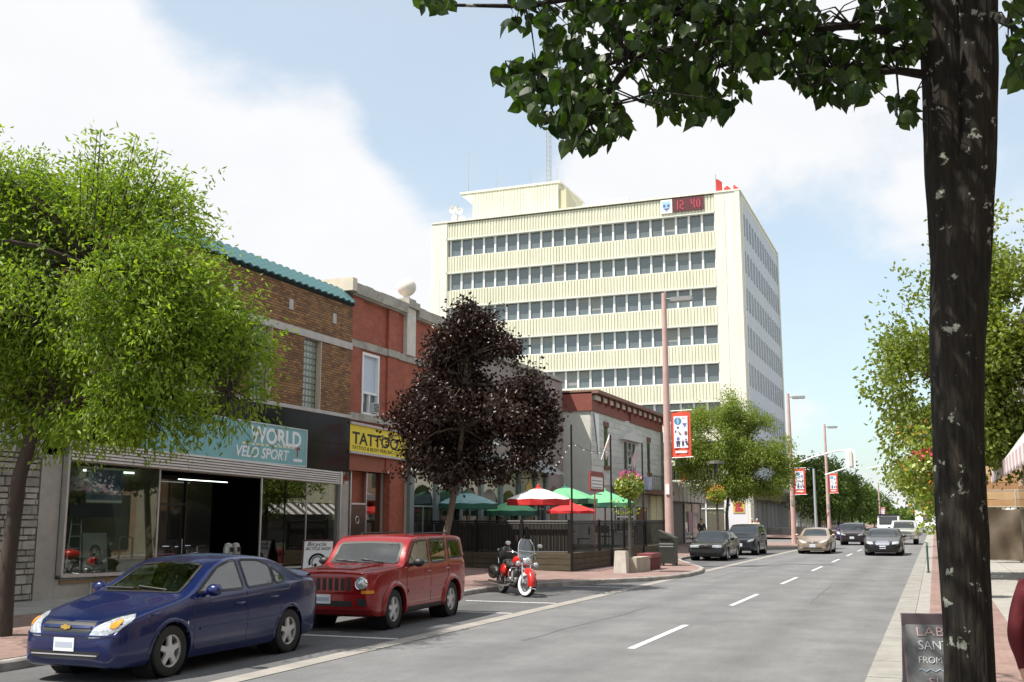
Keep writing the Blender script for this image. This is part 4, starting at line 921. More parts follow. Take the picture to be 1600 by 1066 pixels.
# ================================================================== right side
RX = 3.6
bR = thing('awning_building', 'building at the right edge with a pale striped awning over the pavement', 'building', (RX, 20, 0))
mb = MB(); mb.box(RX - .6, RX + 9, 14, 44, -.1, 8.5); mb.build('wall', mat('tan_brick_right', (.42, .3, .2), .85, var=.12), bR)
mb = MB(); mb.box(RX - .65, RX - .6, 16, 43.5, .4, 3.1); mb.build('shop_window', MATS['arcade_glass'], bR)
for k in range(8):
    mb = MB(); mb.box(RX - .66, RX - .6, 16 + k * 3.4, 17.3 + k * 3.4, 5.6, 7.6); mb.build('window', M_skyg, bR)
t = thing('striped_awning', 'grey and white striped awning with scalloped pink-edged valance at right', 'awning', (RX, 27, 3.5))
M_awg, M_aww = mat('awning_grey', (.50, .50, .49), .8), mat('awning_white', (.78, .76, .74), .8)
n = 36; aw0, aw1 = 20.0, 41.5
for k in range(n):
    a = aw0 + (aw1 - aw0) * k / n; b = a + (aw1 - aw0) / n
    mb = MB(); mb.hexa([(2.0, a, 3.6), (2.98, a, 4.9), (2.98, b, 4.9), (2.0, b, 3.6), (1.97, a, 3.62), (2.95, a, 4.92), (2.95, b, 4.92), (1.97, b, 3.62)]); mb.build('canopy_strip', M_awg, t)
    mb = MB(); mb.prism([(a, 3.62), (b, 3.62), (b, 3.27), ((a + b) / 2, 3.15), (a, 3.27)], 1.96, 1.98, 'x'); mb.build('valance_flap', M_aww if k % 2 else mat('awning_pink', (.62, .42, .46), .8), t)
mb = MB(); mb.tube([(2.03, aw0, 3.56), (2.03, aw1, 3.56)], .03, 6)
for y_ in (aw0, 31, 38.5, aw1): mb.tube([(2.03, y_, 3.56), (3.0, y_, 3.3)], .025, 6)
mb.build('awning_frame', M_alu, t)
t = thing('tarp_screen', 'brown tarpaulin screen hung on a pavement patio frame at right', 'screen', (2.6, 52, .13))
M_tarp = mat('tarp_brown', (.10, .075, .05), .55, var=.25, vscale=1.2, bump=.6, bscale=3)
vs, n, m_ = [], 26, 8
for i in range(n + 1):
    for j in range(m_ + 1):
        x = 1.9 + 4.0 * i / n; z = .25 + 2.15 * j / m_; sag = .12 * math.sin(i * 1.1 + j * .5) * (1 - j / m_) + .06 * math.sin(i * .5 - j)
        vs.append((x, 49.0 + sag, z - .1 * math.sin(i / n * math.pi * 2) ** 2 * (j == m_)))
mb = MB(); mb.add(vs, [(i * (m_ + 1) + j, (i + 1) * (m_ + 1) + j, (i + 1) * (m_ + 1) + j + 1, i * (m_ + 1) + j + 1) for i in range(n) for j in range(m_)])
o = mb.build('tarpaulin', M_tarp, t, smooth=60)
mb = MB()
for x in (1.9, 3.2, 4.5, 5.9): mb.tube([(x, 49.1, .1), (x, 49.1, 3.1)], .035, 6)
mb.tube([(1.9, 49.1, 2.42), (5.9, 49.1, 2.42)], .03, 6); mb.tube([(1.9, 49.1, 3.1), (5.9, 49.1, 3.1)], .03, 6); mb.build('frame', M_stoned, t)
t = thing('timber_hoarding', 'orange-brown timber boards above the tarpaulin at right', 'boards', (2.5, 50.5, .13))
for k in range(5):
    mb = MB(); mb.box(1.6, 6.5, 50.4, 50.45, 2.4 + k * .36, 2.4 + k * .36 + .34); mb.build('board', mat('hoarding_%d' % (k % 3), [(.45, .26, .12), (.5, .33, .18), (.38, .2, .1)][k % 3], .8, var=.15, vscale=2), t)
mb = MB()
for x in (1.7, 3.3, 4.9, 6.4): mb.box(x, x + .1, 50.46, 50.56, .1, 4.2)
mb.build('post', M_wood, t)
bK = thing('shop_across_street', 'beige shop across the street with a painted name board, seen reflected in the bicycle shop window', 'building', (RX, 49, 0))
mb = MB(); mb.box(RX + .9, RX + 10, 50.6, 66, -.1, 8); mb.build('wall', mat('beige_render', (.5, .46, .36), .85, var=.1), bK)
mb = MB(); mb.box(RX + .8, RX + .9, 51, 65.6, 3.0, 4.3); mb.build('name_board', mat('name_cream', (.62, .58, .44), .7), bK)
text("Clark's", 1.1, mat('name_brown', (.07, .05, .04), .6), bK, (RX + .79, 62.4, 3.3), (0, -1, 0), (0, 0, 1), width=5.6, bold=.03)
mb = MB(); mb.box(RX + .86, RX + .9, 51, 65.6, .4, 2.2); mb.build('shop_window', MATS['arcade_glass'], bK)
for k in range(28):
    a = 51 + k * .52; mb = MB(); mb.hexa([(RX - .2, a, 2.2), (RX + .9, a, 2.95), (RX + .9, a + .52, 2.95), (RX - .2, a + .52, 2.2), (RX - .2, a, 2.23), (RX + .9, a, 2.98), (RX + .9, a + .52, 2.98), (RX - .2, a + .52, 2.23)]); mb.build('awning_strip', M_aww if k % 2 else mat('awning_dark', (.12, .1, .09), .8), bK)
for (a, b, h, c, lb) in ((66.2, 90, 7, (.4, .3, .24), 'brick building on the right behind the street trees'), (90.3, 130, 8, (.42, .4, .36), 'grey building farther along the right side'), (130.4, 200, 7, (.36, .25, .2), 'far brick building at the right end of the street'), (-12, 13.8, 8, (.4, .33, .27), 'tan brick building beside the near right pavement')):
    t = thing('right_side_building', lb, 'building', (RX, a, 0))
    mb = MB(); mb.box(RX, RX + 9, a, b, -.1, h); mb.build('wall', mat('rwall_%d' % int(a), c, .85, var=.1), t)
    for i in range(int((b - a) / 4)):
        y_ = a + 1 + i * 4; mb = MB(); mb.box(RX - .04, RX, y_, y_ + 1.4, 4.3, 6.2); mb.build('window', M_skyg, t)
        mb = MB(); mb.box(RX - .04, RX, y_ - .4, y_ + 2.6, .4, 3); mb.build('shop_window', MATS['arcade_glass'], t)

# ================================================================== patio
PX, PY0, PY1 = -11.75, 35.3, 49.4; PZ = .13
pat = thing('patio_deck', 'raised timber patio deck in front of the pub', 'deck', (PX, PY0, PZ))
M_deck = mat('weathered_timber', (.075, .060, .036), .85, var=.3, vscale=1.6, bump=.4, bscale=30, stretch=(1, 1, 5), detail=6)
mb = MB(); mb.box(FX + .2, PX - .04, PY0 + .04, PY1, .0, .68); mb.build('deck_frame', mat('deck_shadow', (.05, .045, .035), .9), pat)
for k in range(3):
    z0 = .17 + k * .2; x = FX + .25
    while x < PX - .05:
        w = min(1.9, PX - x); mb = MB(); mb.box(x + .006, x + w - .006, PY0 - rng.uniform(0, .012), PY0 + .039, z0, z0 + .185); mb.build('skirt_board', M_deck, pat); x += w
    yv = PY0 + .05
    while yv < PY1 - .05:
        w = min(2.4, PY1 - yv); mb = MB(); mb.box(PX - .039, PX + rng.uniform(0, .012), yv + .006, yv + w - .006, z0, z0 + .185); mb.build('skirt_board', M_deck, pat); yv += w
for k in range(28):
    yv = PY0 + k * .5; mb = MB(); mb.box(FX + .25, PX + .02, yv + .006, yv + .494, .682, .72); mb.build('deck_board', M_deck, pat)
def fence(name, label, pts, z0, h, gap, post_every, posth=0.):
    t = thing(name, label, 'fence', (*pts[0], z0), group=None)
    (x0, y0), (x1, y1) = pts; L = math.hypot(x1 - x0, y1 - y0); ux, uy = (x1 - x0) / L, (y1 - y0) / L
    q = MB(); q.box(-.011, .011, -.011, .011, .1, h - .04); bm_ = q.mesh('baluster', M_black); n = int(L / gap)
    if n > 300: n = 300
    for i in range(1, n): link('baluster', bm_, t, (ux * L * i / n, uy * L * i / n, 0))
    for zz_ in (.08, h - .07):
        mb = MB(); mb.tube([(x0, y0, z0 + zz_), (x1, y1, z0 + zz_)], .025, 6); mb.build('rail', M_black, t)
    mb = MB(); mb.tube([(x0, y0, z0 + h), (x1, y1, z0 + h)], .04, 6); mb.build('top_rail', M_black, t)
    k = max(1, int(round(L / post_every)))
    for i in range(k + 1):
        x, y_ = x0 + (x1 - x0) * i / k, y0 + (y1 - y0) * i / k; mb = MB(); mb.box(x - .05, x + .05, y_ - .05, y_ + .05, z0 - .1, z0 + h + .06 + (posth if i % 1 == 0 else 0)); mb.build('post', M_black, t)
    return t
fence('patio_fence', 'black metal patio railing on the side facing the motorcycle', [(FX + .5, PY0 + .06), (PX - .06, PY0 + .06)], .72, 1.12, .13, 2.0)
fence('patio_fence', 'black metal patio railing along the pavement by the planter', [(PX - .06, PY0 + .14), (PX - .06, PY1)], .72, 1.12, .13, 3.5)
q = MB(); q.box(-.045, .045, -.025, .025, .12, 1.02)
bm_ = q.mesh('slat', mat('dark_slat', (.035, .03, .025), .7)); scr = thing('slatted_screen', 'dark slatted timber screen behind the near patio railing', 'screen', (FX + .6, PY0 + .25, .72))
for i in range(52): link('slat', bm_, scr, (i * .1, 0, 0))
mb = MB(); mb.box(0, 5.2, .03, .06, .15, .22); mb.box(0, 5.2, .03, .06, .85, .92); mb.build('batten', mat('dark_slat', (.03, .03, .03)), scr, world=False)
# tall thin patio posts carrying string lights
pp = [(PX + .0, PY0 + .0), (PX, 40.2), (PX, 45.1), (PX, 49.3)]
for i, (x, y_) in enumerate(pp):
    mb = MB(); mb.tube([(x + .06, y_, .13), (x + .06, y_, 5.2)], .035, 6)
    tag(mb.build('patio_pole', M_black), ['tall black pole at the near corner of the patio', 'black pole on the patio edge by the flower basket post', 'third black pole along the patio edge', 'last black pole at the far corner of the patio'][i], 'pole', 'poles round the patio')
a, b = Vector((DX + .9, 46, 4.2)), Vector((PX + .06, PY0, 4.6))
mb = MB(); pts = [a.lerp(b, t_ / 20) - Vector((0, 0, .35 * math.sin(math.pi * t_ / 20))) for t_ in range(21)]; mb.tube(pts, .008, 4)
a2 = Vector((PX + .06, 40.2, 4.6)); pts2 = [b.lerp(a2, t_ / 10) - Vector((0, 0, .2 * math.sin(math.pi * t_ / 10))) for t_ in range(11)]; mb.tube(pts2, .008, 4)
sl_ = tag(mb.build('string_lights', M_black), 'string of small lights sagging between the pub and patio poles', 'string lights')
for p in pts[1::2] + pts2[1::2]:
    mb = MB(); mb.sphere((p.x, p.y, p.z - .04), .03, 8); mb.build('bulb', M_white, sl_)
def umbrella(loc, r, h, cols, label, rz=0., tilt=0., val=.22, group='patio umbrellas', drop=.5):
    t = thing('patio_umbrella', label, 'umbrella', loc, rz, group); t.rotation_euler = (tilt, 0, rz)
    mb = MB(); mb.tube([(0, 0, 0), (0, 0, h)], .03, 8); mb.build('pole', M_wood, t, world=False)
    mb = MB(); mb.lathe([(.0, 0), (.25, 0), (.25, .07), (.06, .12)], 14); mb.build('base', M_black, t, world=False)
    n = 8
    for i in range(n):
        a0, a1 = 2 * math.pi * i / n, 2 * math.pi * (i + 1) / n; mb = MB(); k = 4; vs = []
        for j in range(k + 1):
            f = .06 + .94 * j / k; rr = r * f; z = h + .12 - drop * f ** 1.25
            for (a, s_) in ((a0, 1), ((a0 + a1) / 2, .985), (a1, 1)): vs.append((rr * math.cos(a) * s_, rr * math.sin(a) * s_, z - (.03 * f if s_ < 1 else 0)))
        ve = vs[-3:] + [(r * .99 * math.cos(a), r * .99 * math.sin(a), h + .12 - drop - val) for a in (a0, (a0 + a1) / 2, a1)]
        fs = [(3 * j + c, 3 * j + c + 1, 3 * j + c + 4, 3 * j + c + 3) for j in range(k) for c in (0, 1)]; mb.add(vs, fs)
        c1, c2 = cols[i % len(cols)]; cp = mb.build('canopy_panel', c1, t, world=False, smooth=60)
        mb = MB(); mb.add(ve, [(c, c + 1, c + 4, c + 3) for c in (0, 1)]); mb.build('valance', c2, cp, world=False)
    mb = MB()
    for i in range(n):
        a = 2 * math.pi * i / n; mb.tube([(0, 0, h - .35), (r * .55 * math.cos(a), r * .55 * math.sin(a), h + .08 - drop * .55 ** 1.25)], .01, 4)
    mb.build('struts', M_wood, t, world=False)
    mb = MB(); mb.lathe([(.0, h + .26), (.05, h + .24), (.07, h + .14), (.22, h + .06)], 10); mb.build('cap', cols[0][1], t, world=False, smooth=True)
    return t
ug = mat('umbrella_green', (.14, .42, .21), .8, var=.1); ugd = mat('umbrella_dark_green', (.03, .12, .08), .8); ur = mat('umbrella_red', (.62, .03, .03), .8); uw = mat('umbrella_white', (.72, .70, .70), .8, var=.06); ut = mat('umbrella_teal', (.24, .40, .40), .8, var=.25, vscale=2)
DZ = .72
def atm(u, v, z): p = onz(u, v, z); return p
def um(u, v, Y, r, cols, lb, **k):
    p = ony(u, v, Y); umbrella((p.x, Y, DZ), r, p.z - DZ - .25, cols, lb, **k)      # apex pixel at the table's distance
um(730, 764, 37.6, 1.2, [(ut, ugd)], 'teal umbrella with dark green underside behind the maple trunk', rz=.2, drop=.42)
um(841, 757, 38.2, 1.22, [(uw, ur), (uw, ur)], 'red and white umbrella over the near patio table', rz=.1, val=.24, drop=.42)
um(892, 781, 41.0, 1.0, [(ur, ur)], 'plain red umbrella tucked under the green one', rz=.3, val=.12, drop=.3)
um(884, 756, 43.0, 1.35, [(ug, ugd), (ug, ug)], 'green umbrella rising behind the red and white one', rz=.3, drop=.5)
um(945, 763, 45.5, 1.35, [(ug, ug), (ug, ugd)], 'rightmost green umbrella nearest the flower basket', rz=.5, drop=.5)
um(800, 778, 42.0, 1.2, [(ug, ugd)], 'pale green umbrella half hidden left of the red and white one', rz=.0, drop=.4)
M_chr = mat('chrome', (.75, .75, .76), .12, metal=1)
def table(loc, label):
    t = thing('patio_table', label, 'table', loc, 0, 'patio tables')
    mb = MB(); mb.lathe([(0, .74), (.45, .74), (.45, .70), (0, .70)], 18); mb.build('top', M_wood, t, world=False)
    mb = MB(); mb.lathe([(.04, .7), (.04, .1), (.28, .03), (.28, 0), (0, 0)], 12); mb.build('pedestal', M_black, t, world=False)
def chair(loc, rz, label):
    t = thing('patio_chair', label, 'chair', loc, rz, 'patio chairs')
    mb = MB(); mb.box(-.22, .22, -.22, .22, .43, .47); mb.build('seat', M_black, t, world=False)
    mb = MB(); mb.box(-.24, -.2, -.22, .22, .6, .92); mb.build('backrest', M_black, t, world=False)
    for sx in (-.2, .2):
        for sy in (-.2, .2):
            mb = MB(); mb.tube([(sx, sy, 0), (sx, sy, .92 if sx < 0 else .45)], .014, 5); mb.build('leg', M_chr, t, world=False)
tl = ['near', 'middle', 'far', 'farthest']
for i, (x, y_) in enumerate(((-15.6, 37.6), (-13.4, 39.5), (-15.2, 42.8), (-13.2, 45.6))):
    table((x, y_, DZ), 'round patio table, %s one on the deck' % tl[i])
    for j, a in enumerate((.4, 2.5, 4.6)):
        chair((x + .75 * math.cos(a), y_ + .75 * math.sin(a), DZ), a + math.pi, 'black metal chair %s the %s patio table' % (['right of', 'behind', 'in front of'][j], tl[i]))
# menu board, wall signs on the patio frontage
t = thing('menu_board', 'framed white menu board in front of the panel-clad building', 'sign', (-12.6, 48.6, .72))
p0 = onx(923, 744, -12.4); p1 = onx(942, 763, -12.4)
mb = MB(); mb.box(-12.45, -12.4, p0.y, p1.y, p1.z - .05, p0.z); mb.build('panel', M_white, t)
mb = MB(); mb.box(-12.47, -12.38, p0.y - .12, p0.y, p1.z - .15, p0.z + .12); mb.box(-12.47, -12.38, p1.y, p1.y + .12, p1.z - .15, p0.z + .12); mb.box(-12.47, -12.38, p0.y, p1.y, p0.z, p0.z + .2); mb.tube([(-12.5, (p0.y + p1.y) / 2, .72), (-12.5, (p0.y + p1.y) / 2, p0.z)], .03, 6); mb.box(-12.47, -12.38, p0.y, p1.y, p1.z - .15, p1.z - .05); mb.build('frame', mat('frame_red', (.25, .06, .05), .7), t)
mb = MB()
for k in range(5): mb.box(-12.4, -12.395, p0.y + .15, p1.y - .15, p0.z - .18 - k * .13, p0.z - .14 - k * .13)
mb.build('print_lines', mat('print_grey', (.3, .3, .32), .8), t)
t = thing('wall_sign_panel', 'blue and white panel sign above the bar window', 'sign', (EX + .1, 56, 3.4))
mb = MB(); mb.box(EX + .86, EX + .92, 55.6, 60.5, 3.55, 4.25); mb.build('panel', mat('panel_blue', (.55, .6, .7), .6, col2=(.12, .16, .3), vscale=1.8), t)
# ================================================================== vehicles
def pchip(pts):
    P = sorted(pts); x = np.array([p[0] for p in P], float); y = np.array([p[1] for p in P], float)
    h = np.diff(x); d = np.diff(y) / h; m = np.zeros_like(x); m[0], m[-1] = d[0], d[-1]
    for i in range(1, len(x) - 1):
        if d[i - 1] * d[i] > 0:
            w1, w2 = 2 * h[i] + h[i - 1], h[i] + 2 * h[i - 1]; m[i] = (w1 + w2) / (w1 / d[i - 1] + w2 / d[i])
    def f(t):
        t = min(max(t, x[0]), x[-1]); i = min(max(int(np.searchsorted(x, t)) - 1, 0), len(h) - 1); s = (t - x[i]) / h[i]
        return float((1 + 2 * s) * (1 - s) ** 2 * y[i] + s * (1 - s) ** 2 * h[i] * m[i] + s * s * (3 - 2 * s) * y[i + 1] + s * s * (s - 1) * h[i] * m[i + 1])
    return f
def inpoly(x, y, P):
    c = False; n = len(P); j = n - 1
    for i in range(n):
        if ((P[i][1] > y) != (P[j][1] > y)) and (x < (P[j][0] - P[i][0]) * (y - P[i][1]) / (P[j][1] - P[i][1] + 1e-12) + P[i][0]): c = not c
        j = i
    return c
def rounded(P, r=.03, k=3):
    out = []; n = len(P)
    for i in range(n):
        a, b, c = Vector(P[i - 1]), Vector(P[i]), Vector(P[(i + 1) % n]); d1, d2 = (a - b), (c - b); q = min(r, d1.length * .4, d2.length * .4)
        p1, p2 = b + d1.normalized() * q, b + d2.normalized() * q
        for j in range(k + 1):
            t = j / k; out.append(tuple((1 - t) ** 2 * p1 + 2 * t * (1 - t) * b + t * t * p2))
    return out
def offset_poly(P, d):
    n = len(P); A = sum(P[i - 1][0] * P[i][1] - P[i][0] * P[i - 1][1] for i in range(n)); s = 1 if A > 0 else -1; out = []
    for i in range(n):
        a, b, c = Vector(P[i - 1]), Vector(P[i]), Vector(P[(i + 1) % n]); e1, e2 = (b - a), (c - b)
        n1 = Vector((e1.y, -e1.x)).normalized() * s; n2 = Vector((e2.y, -e2.x)).normalized() * s; m = n1 + n2
        m = m.normalized() if m.length > 1e-6 else n1
        out.append(tuple(b + m * d / max(.5, m.dot(n1))))
    return out
class Car:
    """body lofted from side profile, belt and plan curves; glass, lamps and trim follow its surface"""
    def __init__(s, sp):
        s.sp = sp; s.top, s.bot, s.belt, s.plan = (pchip(sp[k]) for k in ('top', 'bot', 'belt', 'plan'))
        x0, x1 = sp['bot'][-1][0], sp['bot'][0][0]; x0, x1 = min(x0, x1), max(x0, x1); s.x0, s.x1 = x0, x1
        xs = sorted(set([round(x0 + d, 4) for d in (0, .012, .03, .06, .1)] + [round(x1 - d, 4) for d in (0, .012, .03, .06, .1)] + [round(q, 4) for q in np.arange(x0 + .14, x1 - .12, sp.get('step', .05))]))
        W = []; R0 = sp.get('corner', .05)
        for x in xs: W.append(s.section(x, R0))
        n = len(W[0]); vs = []; s.n = n
        for x, sec in zip(xs, W): vs += [(x, y_, z) for (y_, z) in sec]
        k = len(xs); fs = []
        for i in range(k - 1):
            for j in range(n): fs.append((i * n + j, i * n + (j + 1) % n, (i + 1) * n + (j + 1) % n, (i + 1) * n + j))
        fs.append(tuple(range(n))); fs.append(tuple((k - 1) * n + j for j in range(n))[::-1])
        s.v, s.f = vs, fs
        tri = [];
        for f in fs: tri.append(f)
        s.bvh = BVHTree.FromPolygons([Vector(v) for v in vs], tri)
    def section(s, x, r):
        sp = s.sp; zt, zb, w = s.top(x), s.bot(x), s.plan(x); c = sp.get('crown', .035); zmid = zb + (min(s.belt(x), zt) - zb) * sp.get('mid', .55)
        zt_e = zt - c; zbelt = min(s.belt(x), zt_e - r * .9)
        zbelt = max(zbelt, zb + .06)
        k = sp.get('tumble', .3); bul = sp.get('bulge', .035); tuck = sp.get('tuck', .06)
        zbelt = max(zbelt, zmid + .02)
        def hw(z):
            if z <= zmid: return w * (1 - tuck * ((zmid - z) / max(.05, zmid - zb)) ** 2)
            if z <= zbelt: return w * (1 - bul * ((z - zmid) / max(.05, zbelt - zmid)) ** 2)
            return w * (1 - bul) - .012 - k * (z - zbelt)
        pts = [(0, zb), (hw(zb) * .5, zb), (hw(zb) * .9, zb), (hw(zb + .03) * .985, zb + .02)]
        for i in range(10): z = zb + .05 + (zbelt - zb - .05) * i / 9; pts.append((hw(z), z))
        zr = max(zt_e - r, zbelt + .005)
        for i in range(1, 9): z = zbelt + (zr - zbelt) * i / 8; pts.append((hw(z), z))
        h1 = hw(zr); yt = max(h1 - r * 1.15, h1 * .5); zt_c = max(zt_e, zr + .003)
        for q in (.35, .7, 1.0):
            a = q * math.pi / 2; pts.append((yt + (h1 - yt) * math.cos(a), zr + (zt_c - zr) * math.sin(a)))
        for i in range(1, 8):
            y_ = yt * (1 - i / 7); pts.append((y_, zt - (zt - zt_c) * (y_ / yt) ** 2 if yt > 0 else zt))
        return pts + [(-y_, z) for (y_, z) in pts[-2:0:-1]]
    def cast(s, a, b, proj):
        if proj == 'L': o, d = Vector((a, 3, b)), Vector((0, -1, 0))
        elif proj == 'R': o, d = Vector((a, -3, b)), Vector((0, 1, 0))
        elif proj == 'F': o, d = Vector((5, a, b)), Vector((-1, 0, 0))
        elif proj == 'B': o, d = Vector((-5, a, b)), Vector((1, 0, 0))
        else: o, d = Vector((a, b, 4)), Vector((0, 0, -1))
        l, n, i, ds = s.bvh.ray_cast(o, d)
        if l is None:
            l, n, i, ds = s.bvh.find_nearest(o + d * (3 if proj in 'LR' else 4)); n = -d
        if n.dot(d) > 0: n = -n
        return l, n
    def patch(s, P, proj, off=.004, grid=.06, skirt=.02, hole=None):
        """mesh following the body inside polygon P (given in the projection plane)"""
        pts = []; n = len(P)
        for i in range(n):
            a, b = Vector(P[i]), Vector(P[(i + 1) % n]); k = max(1, int((b - a).length / grid))
            for j in range(k): pts.append(a.lerp(b, j / k))
        nb = len(pts); faces_in = [list(range(nb))]; loops = [list(range(nb))]
        if hole:
            hp = []; n = len(hole); o = len(pts)
            for i in range(n):
                a, b = Vector(hole[i]), Vector(hole[(i + 1) % n]); k = max(1, int((b - a).length / grid))
                for j in range(k): hp.append(a.lerp(b, j / k))
            pts += hp; loops.append(list(range(o, o + len(hp))))
        xs, ys = [p.x for p in pts[:nb]], [p.y for p in pts[:nb]]
        for gx in np.arange(min(xs) + grid * .6, max(xs) - grid * .4, grid):
            for gy in np.arange(min(ys) + grid * .6, max(ys) - grid * .4, grid):
                if inpoly(gx, gy, P) and not (hole and inpoly(gx, gy, hole)): pts.append(Vector((gx, gy)))
        edges = []
        for L in loops: edges += [(L[i], L[(i + 1) % len(L)]) for i in range(len(L))]
        r = delaunay_2d_cdt(pts, edges, [], 0, 1e-5)
        V, F = r[0], r[2]; out = MB(); vs, ns = [], []
        for p in V:
            l, nn = s.cast(p.x, p.y, proj); vs.append(l + nn * off); ns.append(nn)
        fs = []
        for f in F:
            c = sum((V[i] for i in f), Vector((0, 0))) / len(f)
            if inpoly(c.x, c.y, P) and not (hole and inpoly(c.x, c.y, hole)): fs.append(tuple(f))
        m = len(vs)
        if skirt:
            cnt = {}
            for f in fs:
                for i in range(len(f)):
                    e = (f[i], f[(i + 1) % len(f)]); key = tuple(sorted(e)); cnt.setdefault(key, []).append(e)
            bd = [v[0] for v in cnt.values() if len(v) == 1]; vs2 = [vs[i] - ns[i] * skirt for i in range(m)]
            fs += [(e[0], e[1], m + e[1], m + e[0]) for e in bd]; out.add(vs + vs2, fs)
        else: out.add(vs, fs)
        return out
CARM = {}
def car_materials():
    CARM.update(glass=glassmat('car_glass', (.42, .50, .46), .10), dglass=mat('car_dark_glass', (.02, .025, .026), .03, spec=1.0), trim=mat('car_trim', (.015, .015, .016), .5), tyre=mat('tyre_rubber', (.018, .018, .018), .8, bump=.3, bscale=60), rim=mat('alloy_rim', (.62, .62, .63), .35, metal=.6), well=mat('wheel_well', (.006, .006, .006), .9), lamp=mat('headlamp_lens', (.52, .55, .58), .05, spec=1.0, var=.55, vscale=30, metal=.35), amber=mat('amber_lens', (.75, .28, .03), .15), red=mat('tail_lens', (.35, .01, .01), .15), plate=mat('number_plate', (.72, .74, .78), .5), platet=mat('plate_print', (.42, .46, .55), .6), chrome=mat('chrome', (.75, .75, .76), .12, metal=1), seat=mat('seat_cloth', (.18, .18, .17), .9), dash=mat('dashboard', (.05, .05, .05), .7), gold=mat('badge_gold', (.7, .5, .12), .3, metal=.7))
car_materials()
def paint(name, col, metal=.25, rough=.28): return mat(name, col, rough, metal=metal, coat=1.0, spec=.5)
def make_wheel(parent, x, y_, r, w, spokes, side, style='alloy', label=None):
    """tyre with rim, side = +1 outside is +y"""
    mb = MB(); k = w / 2
    mb.lathe([(r * .62, -k * .9), (r * .86, -k), (r * .97, -k * .86), (r, -k * .55), (r, k * .55), (r * .97, k * .86), (r * .86, k), (r * .62, k * .9)], 32, (0, 0, 0), 'y')
    me = mb.mesh('wheel', CARM['tyre'], smooth=50); o = link('wheel', me, parent, (x, y_, r))
    rr = r * .66
    mb = MB(); mb.lathe([(rr * .99, k * .93 * side), (rr, k * .8 * side), (rr * .93, k * .62 * side), (rr * .9, -k * .5 * side)], 28, (0, 0, 0), 'y'); link('rim', mb.mesh('rim', CARM['rim'], smooth=50), o)
    mb = MB(); mb.lathe([(rr * .91, -k * .1 * side), (0, -k * .1 * side)], 24, (0, 0, 0), 'y'); link('brake_backing', mb.mesh('brake_backing', CARM['well']), o)
    mb = MB(); d = k * .8 * side
    for i in range(spokes):
        a = 2 * math.pi * i / spokes + .3; ca, sa = math.cos(a), math.sin(a); wi, wo = (.058, .040) if spokes <= 5 else (.05, .035)
        wi, wo = wi * r / .32, wo * r / .32
        def q(rad, t, h): return (rad * ca - t * sa, h, rad * sa + t * ca)
        mb.hexa([q(.03, -wi * .7, d * .55), q(rr * .96, -wo, d * .55), q(rr * .96, wo, d * .55), q(.03, wi * .7, d * .55), q(.03, -wi * .55, d * 1.0), q(rr * .96, -wo * .8, d * .88), q(rr * .96, wo * .8, d * .88), q(.03, wi * .55, d * 1.0)])
    mb.lathe([(.0, d * 1.04), (.05, d * 1.03), (.085, d * .98), (.09, d * .5)], 14, (0, 0, 0), 'y')
    mb.lathe([(rr * .99, d * .95), (rr * .97, d * 1.02), (rr * .88, d * .95), (rr * .86, d * .6)], 28, (0, 0, 0), 'y')
    for i in range(5):
        a = 2 * math.pi * i / 5; mb.lathe([(0, d * 1.06), (.01, d * 1.05), (.012, d * .9)], 6, (.055 * math.cos(a), 0, .055 * math.sin(a)), 'y')
    link('spokes', mb.mesh('spokes', CARM['rim'], smooth=35), o)
    return o
